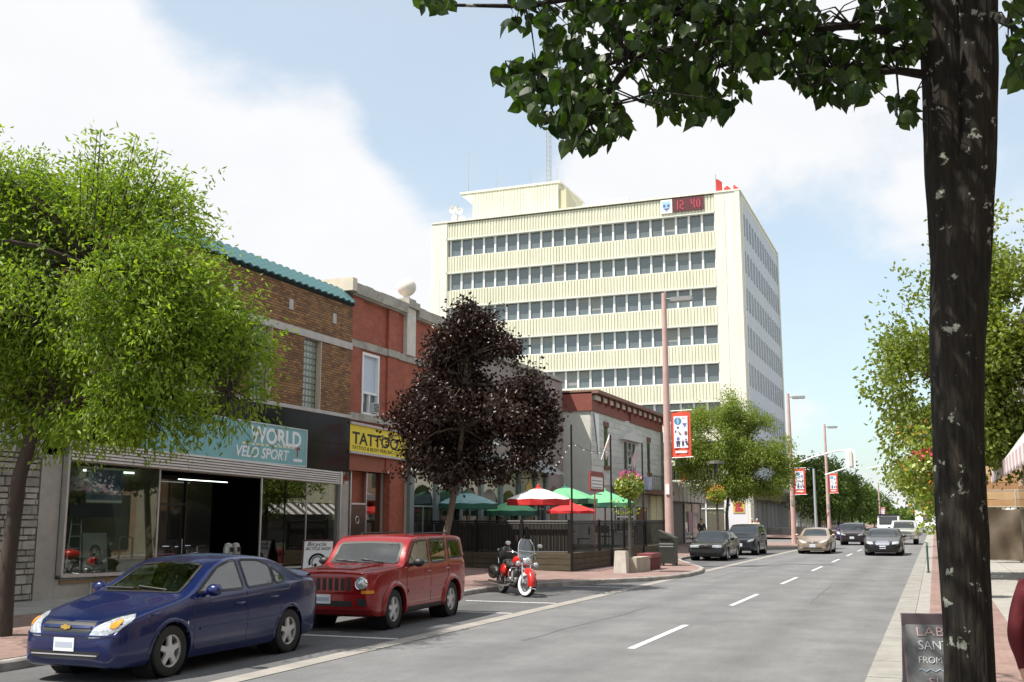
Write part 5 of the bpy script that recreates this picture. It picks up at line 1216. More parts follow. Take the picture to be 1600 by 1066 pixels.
def build_car(sp, name, label, cat, loc, rz, group=None):
    c = Car(sp); t = thing(name, label, cat, loc, rz, group); hero = sp.get('hero', False)
    pm = sp['paint']; ax, rx = sp['axles']; r = sp['r']; ar = sp.get('arch', r * 1.17)
    # body faces with wheel openings and window openings taken out
    keep = []; V = [Vector(v) for v in c.v]; holes = sp['side'] if hero else []
    wsp = sp['wind']; rsp = sp['rear']
    def shrink(P): return offset_poly(P, -.012)
    hs = [shrink(P) for P in holes]; hw = shrink(wsp); hr = shrink(rsp) if rsp else None
    # snap vertices near the arch edge onto it
    for i, v in enumerate(V):
        if abs(v.y) > c.plan(v.x) * .8:
            for xa in (ax, rx):
                d = math.hypot(v.x - xa, v.z - r)
                if abs(d - ar) < .026 and d > 1e-4 and v.z > .12:
                    k = ar / d; V[i] = Vector((xa + (v.x - xa) * k, v.y, r + (v.z - r) * k))
    for f in c.f:
        cc = sum((V[i] for i in f), Vector((0, 0, 0))) / len(f)
        if abs(cc.y) > c.plan(cc.x) * .55 and any(math.hypot(cc.x - xa, cc.z - r) < ar - .004 for xa in (ax, rx)): continue
        if hero:
            nn = (V[f[1]] - V[f[0]]).cross(V[f[2]] - V[f[1]])
            if abs(cc.y) > .35 and any(inpoly(cc.x, cc.z, P) for P in hs) and abs(nn.y) > abs(nn.z) * .5: continue
            if abs(nn.z) > abs(nn.y) and (inpoly(cc.x, cc.y, hw) or (hr and inpoly(cc.x, cc.y, hr))): continue
        keep.append(f)
    mb = MB(); mb.add(V, keep); body = link('body', mb.mesh('body', pm, smooth=32), t)
    # dark underbody and wheel wells
    mb = MB(); wW = c.plan(0) - .04
    for xa in (ax, rx):
        for sd in (-1, 1):
            mb = MB(); mb.lathe([(ar + .0, sd * (c.plan(xa) - .035)), (ar + .01, sd * (c.plan(xa) - .35)), (0, sd * (c.plan(xa) - .36))], 24, (xa, 0, r), 'y'); link('wheel_well', mb.mesh('wheel_well', CARM['well']), t)
    # arch lips
    for xa in (ax, rx):
        for sd, pj in ((1, 'L'), (-1, 'R')):
            mb = MB(); vs = []; n = 26; a0, a1 = -.18, math.pi + .18; lip = sp.get('lip', .035)
            for i in range(n + 1):
                a = a0 + (a1 - a0) * i / n
                for (rad, off) in ((ar - .012, -.03), (ar - .012, .008 + sp.get('flare', 0)), (ar + lip * .5, .012 + sp.get('flare', 0)), (ar + lip, .0)):
                    l, nn = c.cast(xa + rad * math.cos(a), max(.1, r + rad * math.sin(a)), pj); vs.append((xa + rad * math.cos(a), l.y + sd * off, r + rad * math.sin(a)))
            mb.add(vs, [(4 * i + j, 4 * i + j + 1, 4 * i + j + 5, 4 * i + j + 4) for i in range(n) for j in range(3)])
            link('arch_lip', mb.mesh('arch_lip', sp.get('lipmat', pm), smooth=60), t)
    for xa in (ax, rx):
        for sd in (1, -1):
            make_wheel(t, xa, sd * (c.plan(xa) - sp.get('tw', .2) / 2 - .015), r, sp.get('tw', .2), sp.get('spokes', 5), sd)
    gm = CARM['glass'] if hero else CARM['dglass']
    for P in sp['side']:
        for pj in ('L', 'R'):
            rp = rounded(P, .05); w = link('side_window', c.patch(rp, pj, .003, .07, .0).mesh('side_window', gm, smooth=60), t)
            link('window_trim', c.patch(offset_poly(rp, .014), pj, .006, .07, .012, hole=offset_poly(rp, -.02)).mesh('window_trim', CARM['trim'], smooth=40), w)
    for nm, P in (('windscreen', wsp), ('rear_window', rsp)):
        if not P: continue
        rp = rounded(P, .06); w = link(nm, c.patch(rp, 'T', .003, .08, .0).mesh(nm, gm, smooth=60), t)
        link('window_trim', c.patch(offset_poly(rp, .012), 'T', .006, .08, .012, hole=offset_poly(rp, -.03)).mesh('window_trim', CARM['trim'], smooth=40), w)
    for (nm, P, pj, mt, off) in sp.get('patch', []):
        if isinstance(P, str): continue
        lst = [(P, pj)]
        if pj == 'F2': lst = [(P, 'F'), ([(-a, b) for a, b in P][::-1], 'F')]
        if pj == 'B2': lst = [(P, 'B'), ([(-a, b) for a, b in P][::-1], 'B')]
        if pj == 'S2': lst = [(P, 'L'), (P, 'R')]
        for (Q, j) in lst: link(nm, c.patch(rounded(Q, sp.get('pr', .03)), j, off, .05, .03).mesh(nm, mt if not isinstance(mt, str) else CARM[mt], smooth=45), t)
    for path in sp.get('seams_top', []):
        for sg in (1, -1):
            q3 = []
            for (a, b), (e, f_) in zip(path, path[1:]):
                for k in range(8): l, nn = c.cast(a + (e - a) * k / 8, sg * (b + (f_ - b) * k / 8), 'T'); q3.append(l + nn * .0005)
            mb = MB(); mb.tube(q3, .0045, 4, cap=False); link('bonnet_seam', mb.mesh('bonnet_seam', CARM['trim']), t)
    for sd, pj in ((1, 'L'), (-1, 'R')):
        for path in sp.get('seams', []):
            pts = []
            for (a, b), (e, f_) in zip(path, path[1:]):
                for k in range(6): pts.append((a + (e - a) * k / 6, b + (f_ - b) * k / 6))
            pts.append(path[-1]); mb = MB(); q3 = []
            for (a, b) in pts: l, nn = c.cast(a, b, pj); q3.append(l + nn * .0005)
            mb.tube(q3, .0045, 4, cap=False); link('door_seam', mb.mesh('door_seam', CARM['trim']), t)
        for (hx, hz) in sp.get('handles', []):
            l, nn = c.cast(hx, hz, pj); mb = MB(); mb.tube([(hx - .09, l.y - sd * .0, hz), (hx - .07, l.y + sd * .03, hz + .004), (hx + .07, l.y + sd * .03, hz + .006), (hx + .09, l.y, hz + .006)], .014, 6); link('door_handle', mb.mesh('door_handle', sp.get('handlemat', pm), smooth=50), t)
        if 'mirror' in sp:
            mx_, mz = sp['mirror']; l, nn = c.cast(mx_, mz - .06, pj); mm_ = sp.get('mirrormat', pm)
            mb = MB(); mb.sphere((mx_, l.y + sd * .15, mz), .1, 14, (.75, 1.15, .8)); mb.tube([(mx_ - .01, l.y - sd * .01, mz - .05), (mx_, l.y + sd * .1, mz - .02)], [.035, .025], 6)
            o = link('wing_mirror', mb.mesh('wing_mirror', mm_, smooth=60), t)
            mb = MB(); mb.lathe([(0, mx_ - .078), (.075, mx_ - .074)], 12, (0, l.y + sd * .15, mz), 'x'); link('mirror_glass', mb.mesh('mirror_glass', CARM['chrome']), o)
    # number plate
    pz, pw = sp.get('plate', (.48, .155)); l, nn = c.cast(0, pz, 'F'); lx = max(c.cast(y_, pz + dz, 'F')[0].x for y_ in (-.13, 0, .13) for dz in (-.06, .06))
    py_ = sp.get('plate_y', 0.0); lx += sp.get('plate_off', 0)
    mb = MB(); mb.box(lx + .002, lx + .014, py_ - .155, py_ + .155, pz - .078, pz + .078); o = link('number_plate', mb.mesh('number_plate', CARM['plate']), t)
    mb = MB(); mb.box(lx + .014, lx + .016, py_ - .13, py_ + .13, pz - .035, pz + .03); link('plate_print', mb.mesh('plate_print', CARM['platet']), o)
    if hero:
        zt_ = sp['bot'][1][1]; seats = sp['seats']
        for (sx, sy) in seats:
            q = MB(); q.sphere((sx, sy, .62), .25, 12, (1.05, .95, .35)); q.sphere((sx - .26, sy, .86), .3, 12, (.32, .8, 1.05)); q.sphere((sx - .33, sy, 1.2 + sp.get('hdz', 0)), .11, 10, (.5, 1.1, .85)); q.tube([(sx - .3, sy, 1.0), (sx - .33, sy, 1.2)], .03, 6)
            link('seat', q.mesh('seat', sp.get('seatmat', CARM['seat']), smooth=60), t)
        dx, dz_ = sp['dash']; q = MB(); q.prism([(dx + .45, dz_ - .02), (dx + .1, dz_), (dx - .12, dz_ - .1), (dx - .1, .55), (dx + .45, .55)], -(c.plan(dx) - .12), c.plan(dx) - .12, 'y'); link('dashboard', q.mesh('dashboard', CARM['dash']), t)
        q = MB(); q.lathe([(.17, -.012), (.19, 0), (.17, .012), (.155, 0), (.17, -.012)], 20, (0, 0, 0), 'x'); q.tube([(0, -.17, 0), (0, .17, 0)], .015, 6); q.xform(Matrix.Translation((dx - .3, .36, dz_ - .02)) @ Matrix.Rotation(-.35, 4, 'Y')); link('steering_wheel', q.mesh('steering_wheel', CARM['dash'], smooth=60), t)
        q = MB(); q.box(c.x0 + .5, dx, -(c.plan(0) - .1), c.plan(0) - .1, .3, .36); q.box(c.x0 + .45, c.x0 + .6, -(c.plan(0) - .12), c.plan(0) - .12, .36, min(c.belt(c.x0 + .6) - .03, .95)); link('cabin_floor', q.mesh('cabin_floor', CARM['dash']), t)
        q = MB()
        for yy in (.42, -.12): l1, _ = c.cast(sp['wiper'][0], yy, 'T'); l2, _ = c.cast(sp['wiper'][1], yy - .5, 'T'); q.tube([l1 + Vector((0, 0, .02)), l2 + Vector((0, 0, .025))], .009, 5)
        link('wiper', q.mesh('wiper', CARM['trim']), t)
    for ex in sp.get('extra', []): ex(c, t)
    return t, c
# --- blue sedan
def sedan_spec(pm, hero=False, **kw):
    d = dict(paint=pm, hero=hero, axles=(1.36, -1.26), r=.315, tw=.2, spokes=5, corner=.07, crown=.035, tumble=.42, bulge=.04, tuck=.07,
        top=[(2.29, .60), (2.27, .66), (2.2, .72), (2.0, .79), (1.6, .89), (1.12, .985), (.98, 1.03), (.3, 1.375), (.1, 1.43), (-.35, 1.455), (-.8, 1.43), (-1.05, 1.375), (-1.68, 1.13), (-1.9, 1.115), (-2.2, 1.085), (-2.27, 1.02), (-2.29, .9)],
        bot=[(2.29, .30), (2.24, .21), (2.0, .17), (1.2, .17), (-1.6, .18), (-2.1, .25), (-2.29, .36)],
        belt=[(2.29, .5), (2.0, .72), (1.4, .86), (1.0, .915), (0, .945), (-1.3, 1.0), (-1.7, 1.02), (-2.29, .95)],
        plan=[(2.29, .50), (2.27, .58), (2.2, .68), (2.05, .76), (1.8, .815), (1.36, .85), (.5, .862), (-.5, .862), (-1.3, .855), (-1.8, .82), (-2.1, .76), (-2.24, .66), (-2.29, .55)],
        side=[[(.86, .985), (.30, 1.30), (.02, 1.365), (-.12, 1.375), (-.14, .985)], [(-.24, .99), (-.22, 1.375), (-.62, 1.36), (-.87, 1.28), (-.87, 1.01)], [(-.92, 1.015), (-.92, 1.255), (-1.12, 1.13), (-1.16, 1.03)]],
        wind=[(1.02, .62), (1.06, .3), (1.07, 0), (1.06, -.3), (1.02, -.62), (.38, -.50), (.35, -.25), (.34, 0), (.35, .25), (.38, .50)][::-1],
        rear=[(-1.12, .49), (-1.09, 0), (-1.12, -.49), (-1.6, -.58), (-1.64, 0), (-1.6, .58)],
        seams=[[(.92, .95), (.98, .7), (.93, .3), (-.18, .3), (-.19, .95)], [(-.19, .3), (-.95, .3), (-1.0, .55), (-1.02, 1.0)]],
        handles=[(-.02, .80), (-.82, .83)], mirror=(.72, 1.02), plate=(.46, .15), seats=[(.1, .36), (.1, -.36), (-.85, .34), (-.85, -.34)], dash=(.62, .98), wiper=(1.0, .95))
    d.update(kw); return d
pm_blue = paint('paint_blue', (.005, .013, .085), metal=.3, rough=.25)
lamp_poly = [(.35, .54), (.42, .665), (.56, .765), (.68, .80), (.735, .75), (.69, .62), (.53, .55)]
blue = sedan_spec(pm_blue, True, patch=[
    ('headlight', lamp_poly, 'F2', 'lamp', .008), ('indicator', [(.58, .66), (.61, .735), (.665, .745), (.675, .69), (.64, .645)], 'F2', 'amber', .014),
    ('grille', [(-.36, .60), (.36, .60), (.40, .705), (.36, .715), (-.36, .715), (-.40, .705)], 'F', 'trim', .004),
    ('grille_bar', [(-.37, .648), (.37, .648), (.37, .676), (-.37, .676)], 'F', pm_blue, .014),
    ('lower_intake', [(-.5, .30), (.5, .30), (.55, .385), (-.55, .385)], 'F', 'trim', .004),
    ('intake_bar', [(-.5, .335), (.5, .335), (.5, .348), (-.5, .348)], 'F', 'rim', .01),
    ('bumper_fold', [(-.7, .555), (.7, .555), (.7, .575), (-.7, .575)], 'F', pm_blue, .016),
    ('tail_lamp', [(.5, .78), (.72, .78), (.72, 1.0), (.55, 1.02)], 'B2', 'red', .008), ('side_moulding', [(.85, .52), (-1.0, .54), (-1.0, .575), (.85, .555)], 'S2', pm_blue, .012), ('fuel_badge', [(1.08, .615), (1.10, .615), (1.10, .655), (1.08, .655)], 'L', 'chrome', .006)])
def bowtie(c, t):
    l, nn = c.cast(0, .662, 'F'); q = MB(); q.prism([(-.07, -.018), (-.025, -.018), (-.025, -.03), (.025, -.03), (.025, -.018), (.07, -.018), (.075, .018), (.025, .018), (.025, .03), (-.025, .03), (-.025, .018), (-.065, .018)], .0, .012, 'x')
    q.xform(Matrix.Translation((l.x + .016, 0, .662))); link('badge', q.mesh('badge', CARM['gold']), t)
def lip_spoiler(c, t):
    q = MB()
    vs = []
    for i in range(13):
        y_ = -.62 + 1.24 * i / 12; l, _ = c.cast(-2.14 + .05 * (y_ / .62) ** 2, y_, 'T'); h = .07 * (1 - .6 * (abs(y_) / .62) ** 4)
        vs += [(l.x + .12, y_, l.z), (l.x, y_, l.z + h), (l.x - .05, y_, l.z + h), (l.x - .04, y_, l.z - .02)]
    q.add(vs, [(4 * i + j, 4 * i + j + 1, 4 * i + j + 5, 4 * i + j + 4) for i in range(12) for j in range(3)]); link('boot_spoiler', q.mesh('boot_spoiler', pm_blue, smooth=50), t)
blue['extra'] = [bowtie, lip_spoiler]
blue['seams_top'] = [[(1.1, .70), (1.5, .68), (1.95, .56), (2.16, .38), (2.2, 0)]]
blue['patch'] += [('shoulder_crease', [(1.7, .775), (.9, .858), (-1.4, .905), (-1.4, .914), (.9, .868), (1.7, .785)], 'S2', pm_blue, .012), ('bumper_seam', [(1.72, .60), (1.73, .60), (1.76, .76), (1.75, .76)], 'S2', 'trim', .002)]
# placed by its near-side tyre contacts
BFX, BFY, BRY = -9.06, 11.15, 13.72
build_car(blue, 'parked_car', 'dark blue four-door sedan parked nearest the camera', 'car', (BFX - .75, BFY + 1.36, 0), -math.pi / 2, 'cars parked along the left kerb')
# --- red boxy SUV
pm_red = paint('paint_red', (.25, .003, .005), metal=.12, rough=.25)
suv = dict(paint=pm_red, hero=True, axles=(1.37, -1.265), r=.345, tw=.215, spokes=5, corner=.04, crown=.025, tumble=.15, bulge=.018, tuck=.035, arch=.425, flare=.03, lip=.07, pr=.02,
    top=[(2.2, .97), (2.19, 1.015), (2.15, 1.045), (1.7, 1.08), (1.1, 1.11), (1.0, 1.135), (.60, 1.54), (.48, 1.605), (.2, 1.64), (-.8, 1.645), (-1.6, 1.625), (-1.92, 1.585), (-2.1, 1.2), (-2.16, 1.08), (-2.2, .95)],
    bot=[(2.2, .42), (2.14, .3), (1.9, .24), (-1.8, .25), (-2.05, .32), (-2.2, .44)],
    belt=[(2.2, .75), (1.9, .98), (1.2, 1.04), (.6, 1.06), (-1.2, 1.09), (-2.2, 1.06)],
    plan=[(2.2, .70), (2.17, .76), (2.1, .81), (1.9, .845), (1.37, .862), (0, .868), (-1.6, .862), (-1.95, .84), (-2.12, .78), (-2.2, .7)],
    side=[[(.84, 1.105), (.54, 1.42), (.42, 1.515), (-.12, 1.54), (-.12, 1.105)], [(-.24, 1.105), (-.24, 1.542), (-.98, 1.54), (-.98, 1.2), (-.9, 1.115)], [(-1.14, 1.16), (-1.14, 1.515), (-1.72, 1.495), (-1.86, 1.2), (-1.8, 1.16)]],
    wind=[(1.0, .69), (1.01, 0), (1.0, -.69), (.645, -.65), (.64, 0), (.645, .65)][::-1], rear=[(-1.96, .6), (-1.96, -.6), (-2.09, -.64), (-2.09, .64)],
    seams=[[(.86, 1.08), (.9, .8), (.86, .4), (-.17, .4), (-.18, 1.08)], [(-.18, .4), (-.85, .4), (-.92, .6), (-1.06, .85), (-1.06, 1.1)]], handles=[(-.04, .95), (-.92, .97)], mirror=(.68, 1.14), mirrormat=CARM['trim'], plate=(.56, .15), plate_y=-.12, plate_off=.056,
    seats=[(.0, .36), (.0, -.36), (-.95, .36), (-.95, -.36)], hdz=.12, dash=(.55, 1.1), wiper=(1.0, .93), seatmat=mat('seat_grey', (.2, .2, .2), .9),
    patch=[('grille_panel', [(-.44, .68), (.44, .68), (.46, .94), (-.46, .94)], 'F', pm_red, .012),
           ('bumper', [(-.8, .40), (.8, .40), (.82, .64), (-.82, .64)], 'F', pm_red, .05), ('lower_grille', [(-.45, .44), (.45, .44), (.45, .53), (-.45, .53)], 'F', 'trim', .056),
           ('fog_light_recess', [(.56, .45), (.70, .45), (.70, .58), (.56, .58)], 'F2', 'trim', .058), ('indicator', [(.60, .655), (.80, .66), (.80, .715), (.60, .71)], 'F2', 'amber', .012),
           ('sill_cladding', [(.95, .25), (-.85, .25), (-.85, .34), (.95, .34)], 'S2', 'trim', .01), ('tail_lamp', [(.68, .95), (.80, .95), (.80, 1.25), (.68, 1.25)], 'B2', 'red', .008)])
def suv_front(c, t):
    for k in range(7):
        y_ = -.36 + k * .12; l, _ = c.cast(y_, .81, 'F'); q = MB(); q.prism([(y_ - .036, .705), (y_ + .036, .705), (y_ + .036, .915), (y_ - .036, .915)], l.x + .004, l.x + .016, 'x'); link('grille_slot', q.mesh('grille_slot', CARM['trim']), t)
    for sd in (-1, 1):
        l, _ = c.cast(sd * .6, .83, 'F'); q = MB(); q.lathe([(0, l.x + .07), (.06, l.x + .065), (.095, l.x + .04)], 20, (0, sd * .6, .83), 'x'); o = link('headlight', q.mesh('headlight', CARM['lamp'], smooth=50), t)
        q = MB(); q.lathe([(.095, l.x + .04), (.105, l.x + .045), (.115, l.x + .03), (.115, l.x - .05)], 20, (0, sd * .6, .83), 'x'); link('headlight_ring', q.mesh('headlight_ring', CARM['chrome'], smooth=40), o)
        q = MB(); q.tube([(.05, sd * .55, 1.60), (0, sd * .56, 1.655), (-1.6, sd * .56, 1.655), (-1.68, sd * .55, 1.60)], .016, 6); q.tube([(-.8, sd * .56, 1.6), (-.8, sd * .56, 1.655)], .015, 6); link('roof_rail', q.mesh('roof_rail', CARM['trim'], smooth=50), t)
    q = MB(); q.box(-2.25, -2.18, -.7, .7, .5, .68); link('rear_bumper', q.mesh('rear_bumper', pm_red), t)
suv['extra'] = [suv_front]
suv['seams_top'] = [[(1.08, .74), (1.6, .73), (2.05, .68), (2.12, .6)]]
suv['patch'] += [('bonnet_rise', [(1.1, -.42), (2.05, -.36), (2.05, .36), (1.1, .42)], 'T', pm_red, .018), ('bumper_seam', [(1.86, .42), (1.87, .42), (1.87, .66), (1.86, .66)], 'S2', 'trim', .002), ('door_moulding', [(.84, .6), (-.84, .6), (-.84, .66), (.84, .66)], 'S2', pm_red, .012)]
build_car(suv, 'parked_car', 'red boxy sport utility vehicle parked behind the blue sedan', 'car', (-9.24 - .76, 17.32 + 1.37, 0), -math.pi / 2 + .035, 'cars parked along the left kerb')
# --- other traffic
def scaled(d, sx, sy, sz, **kw):
    o = dict(d)
    for k in ('top', 'bot', 'belt'): o[k] = [(x * sx, z * sz) for x, z in d[k]]
    o['plan'] = [(x * sx, y_ * sy) for x, y_ in d['plan']]
    o['side'] = [[(x * sx, z * sz) for x, z in P] for P in d['side']]; o['wind'] = [(x * sx, y_ * sy) for x, y_ in d['wind']]
    o['rear'] = [(x * sx, y_ * sy) for x, y_ in d['rear']] if d['rear'] else None
    o['axles'] = tuple(a * sx for a in d['axles']); o['seams'] = [[(x * sx, z * sz) for x, z in P] for P in d['seams']]; o['handles'] = [(x * sx, z * sz) for x, z in d['handles']]
    o['mirror'] = (d['mirror'][0] * sx, d['mirror'][1] * sz); o['hero'] = False; o['extra'] = []; o['step'] = .08; o['plate_y'] = 0; o['plate_off'] = 0
    o['seams_top'] = []; pt = []
    for (nm, P, pj, mt, off) in d.get('patch', []):
        if pj in ('F', 'F2', 'B', 'B2'): pt.append((nm, [(a * sy, b * sz) for a, b in P], pj, mt, off))
        else: pt.append((nm, [(a * sx, b * sz) for a, b in P], pj, mt, off))
    o['patch'] = pt; o['plate'] = (d['plate'][0] * sz, .15); o.update(kw); return o
base = sedan_spec(None)
LP = [(.40, .60), (.74, .64), (.76, .74), (.42, .69)]
# dark estate-like saloon
pmk = paint('paint_black', (.006, .007, .007), .0)
boxy = dict(base); boxy['top'] = [(2.29, .70), (2.27, .76), (2.2, .79), (1.6, .88), (1.05, .96), (.95, .99), (.42, 1.33), (.25, 1.385), (-.3, 1.42), (-.95, 1.39), (-1.15, 1.35), (-1.6, 1.07), (-1.9, 1.05), (-2.24, 1.03), (-2.29, .9)]
boxy['side'] = [[(.80, .96), (.36, 1.27), (.2, 1.325), (-.12, 1.34), (-.14, .96)], [(-.24, .96), (-.22, 1.34), (-.85, 1.32), (-1.12, 1.2), (-1.18, .98)]]
boxy['plan'] = [(2.29, .66), (2.27, .72), (2.2, .77), (1.9, .83), (1.36, .86), (-1.3, .86), (-1.9, .84), (-2.2, .76), (-2.29, .68)]
boxy['wind'] = [(.98, .62), (1.0, 0), (.98, -.62), (.46, -.52), (.44, 0), (.46, .52)][::-1]; boxy['rear'] = [(-1.2, .5), (-1.18, 0), (-1.2, -.5), (-1.54, -.58), (-1.56, 0), (-1.54, .58)]
c3 = scaled(boxy, 1.02, 1.02, .99, paint=pmk, patch=[('headlight', [(.30, .61), (.72, .61), (.76, .72), (.32, .72)], 'F2', 'lamp', .01), ('grille', [(-.27, .61), (.27, .61), (.24, .73), (-.24, .73)], 'F', 'trim', .012), ('grille_badge', [(-.07, .64), (.07, .64), (.07, .71), (-.07, .71)], 'F', 'chrome', .02), ('bumper', [(-.78, .38), (.78, .38), (.8, .55), (-.8, .55)], 'F', 'trim', .04)], tumble=.38)
p = onz(1112, 876); build_car(c3, 'parked_car', 'black older saloon parked by the litter bin bump-out', 'car', (-9.95, 50.6 + 1.4, 0), -math.pi / 2, 'cars parked along the left kerb')
# dark crossover
pmn = paint('paint_charcoal', (.03, .034, .045), .35)
tall = dict(suv); tall['top'] = [(2.2, .80), (2.19, .86), (2.1, .92), (1.6, 1.02), (1.15, 1.09), (1.02, 1.14), (.35, 1.56), (.15, 1.62), (-.5, 1.66), (-1.4, 1.62), (-1.75, 1.55), (-2.1, 1.15), (-2.18, 1.0), (-2.2, .9)]
tall['side'] = [[(.78, 1.10), (.32, 1.43), (.1, 1.5), (-.14, 1.515), (-.14, 1.11)], [(-.24, 1.11), (-.24, 1.52), (-.98, 1.50), (-1.0, 1.14)], [(-1.1, 1.16), (-1.1, 1.48), (-1.55, 1.43), (-1.8, 1.2)]]
tall['plan'] = [(2.2, .56), (2.17, .66), (2.08, .76), (1.85, .83), (1.37, .866), (0, .872), (-1.6, .86), (-1.95, .82), (-2.12, .74), (-2.2, .64)]
tall['wind'] = [(1.03, .66), (1.05, 0), (1.03, -.66), (.42, -.56), (.40, 0), (.42, .56)][::-1]; tall['tumble'] = .3; tall['mirror'] = (.7, 1.13); tall['flare'] = 0
tall['patch'] = [('headlight', [(.40, .70), (.70, .76), (.78, .90), (.46, .80)], 'F2', 'lamp', .01), ('grille', [(-.34, .68), (.34, .68), (.38, .80), (-.38, .80)], 'F', 'trim', .012), ('lower_intake', [(-.55, .36), (.55, .36), (.55, .48), (-.55, .48)], 'F', 'trim', .008)]
c4 = scaled(tall, 1.06, 1.02, .99, paint=pmn, mirrormat=pmn)
build_car(c4, 'parked_car', 'charcoal people carrier parked behind the black saloon', 'car', (-9.75, 58.6 + 1.4, 0), -math.pi / 2, 'cars parked along the left kerb')
# beige saloon
pmb = paint('paint_beige', (.36, .28, .21), .45)
c5 = scaled(base, 1.08, 1.06, .985, paint=pmb, patch=[('headlight', [(.36, .60), (.58, .62), (.80, .76), (.72, .78), (.46, .70)], 'F2', 'lamp', .01), ('grille', [(.03, .585), (.34, .60), (.32, .67), (.05, .68)], 'F2', 'trim', .01), ('lower_intake', [(-.5, .30), (.5, .30), (.5, .36), (-.5, .36)], 'F', 'trim', .008), ('fog_light', [(.56, .33), (.68, .33), (.68, .40), (.56, .40)], 'F2', 'lamp', .012), ('hood_badge', [(-.03, .62), (.03, .62), (.03, .72), (-.03, .72)], 'F', 'chrome', .014)])
build_car(c5, 'moving_car', 'beige saloon driving in the left lane', 'car', (-6.35, 62.3 + 1.45, 0), -math.pi / 2, 'traffic coming down the street')
# black full-size saloon
c6 = scaled(base, 1.17, 1.14, .985, paint=pmk, patch=[('headlight', [(.46, .60), (.78, .62), (.80, .74), (.50, .73)], 'F2', 'lamp', .01), ('grille', [(-.32, .56), (.32, .56), (.36, .66), (.28, .76), (-.28, .76), (-.36, .66)], 'F', 'chrome', .02), ('bumper_strip', [(-.78, .42), (.78, .42), (.78, .46), (-.78, .46)], 'F', 'trim', .02)])
build_car(c6, 'moving_car', 'black full-size saloon with chrome grille in the right lane', 'car', (-2.62, 60.7 + 1.55, 0), -math.pi / 2, 'traffic coming down the street')
c7 = scaled(tall, 1.02, 1.02, .98, paint=paint('paint_plum', (.035, .022, .03), .3), mirrormat=pmk)
build_car(c7, 'moving_car', 'dark plum crossover behind the beige saloon', 'car', (-5.7, 83 + 1.4, 0), -math.pi / 2, 'traffic coming down the street')
c8 = scaled(base, 1.0, 1.0, 1.0, paint=pm_blue, patch=[('headlight', lamp_poly, 'F2', 'lamp', .01)])
build_car(c8, 'moving_car', 'small blue car glimpsed behind the beige saloon', 'car', (-7.4, 101, 0), -math.pi / 2, 'traffic coming down the street')
# silver pickup
pmp = paint('paint_silver', (.50, .49, .47), .4)
pick = dict(suv); pick['top'] = [(2.6, 1.0), (2.58, 1.06), (2.5, 1.1), (1.4, 1.18), (1.25, 1.22), (.75, 1.72), (.5, 1.8), (-.5, 1.8), (-.75, 1.75), (-.95, 1.22), (-1.2, 1.2), (-2.6, 1.2), (-2.68, 1.1), (-2.7, 1.0)]
pick['bot'] = [(2.6, .5), (2.5, .42), (2.2, .4), (-2.3, .42), (-2.7, .55)]; pick['belt'] = [(2.6, .8), (2.2, 1.04), (1.2, 1.1), (-2.7, 1.12)]
pick['plan'] = [(2.6, .82), (2.55, .9), (2.3, .96), (0, .98), (-2.5, .97), (-2.7, .9)]; pick['side'] = [[(1.0, 1.2), (.62, 1.58), (.1, 1.64), (.1, 1.2)], [(0, 1.2), (0, 1.64), (-.55, 1.62), (-.72, 1.2)]]
pick['wind'] = [(1.24, .76), (1.25, 0), (1.24, -.76), (.8, -.68), (.8, 0), (.8, .68)][::-1]; pick['rear'] = None; pick['axles'] = (1.65, -1.75); pick['mirror'] = (.9, 1.25); pick['seams'] = []; pick['handles'] = []; pick['r'] = .39; pick['arch'] = .46
pick['patch'] = [('grille', [(-.55, .78), (.55, .78), (.55, 1.0), (-.55, 1.0)], 'F', 'chrome', .012), ('headlight', [(.58, .8), (.82, .8), (.82, 1.0), (.58, 1.0)], 'F2', 'lamp', .014), ('bumper', [(-.88, .5), (.88, .5), (.88, .7), (-.88, .7)], 'F', 'chrome', .06)]
pick['plate'] = (.6, .15)
c9 = scaled(pick, 1.0, 1.0, 1.0, paint=pmp, r=.39, arch=.46, mirrormat=pmk, flare=.02)
build_car(c9, 'moving_truck', 'silver pickup truck behind the black saloon', 'pickup', (-2.2, 88, 0), -math.pi / 2, 'traffic coming down the street')
# white box van with a flat roof rack seen over the black saloon
t = thing('white_van', 'white box van with dark roof edge in the far traffic', 'van', (-4.2, 112, 0), -math.pi / 2, 'traffic coming down the street')
q = MB(); q.prism([(-2.6, .5), (2.2, .5), (2.3, .9), (2.1, 1.3), (1.6, 1.45), (1.2, 2.2), (-2.6, 2.25)], -.98, .98, 'y'); q.build('body', M_white, t, world=False)
q = MB(); q.prism([(2.08, 1.36), (1.62, 1.49), (1.24, 2.12), (1.27, 2.12), (1.65, 1.5), (2.1, 1.38)], -.85, .85, 'y'); q.build('windscreen', CARM['dglass'], t, world=False)
q = MB(); q.box(-2.62, 1.3, -1.02, 1.02, 2.24, 2.36); q.build('roof_edge', CARM['trim'], t, world=False)
for xa in (1.5, -1.7):
    for sd in (1, -1): make_wheel(t, xa, sd * .87, .35, .2, 5, sd)
q = MB(); q.box(2.26, 2.34, -.9, .9, .55, .75); q.build('bumper', CARM['trim'], t, world=False)
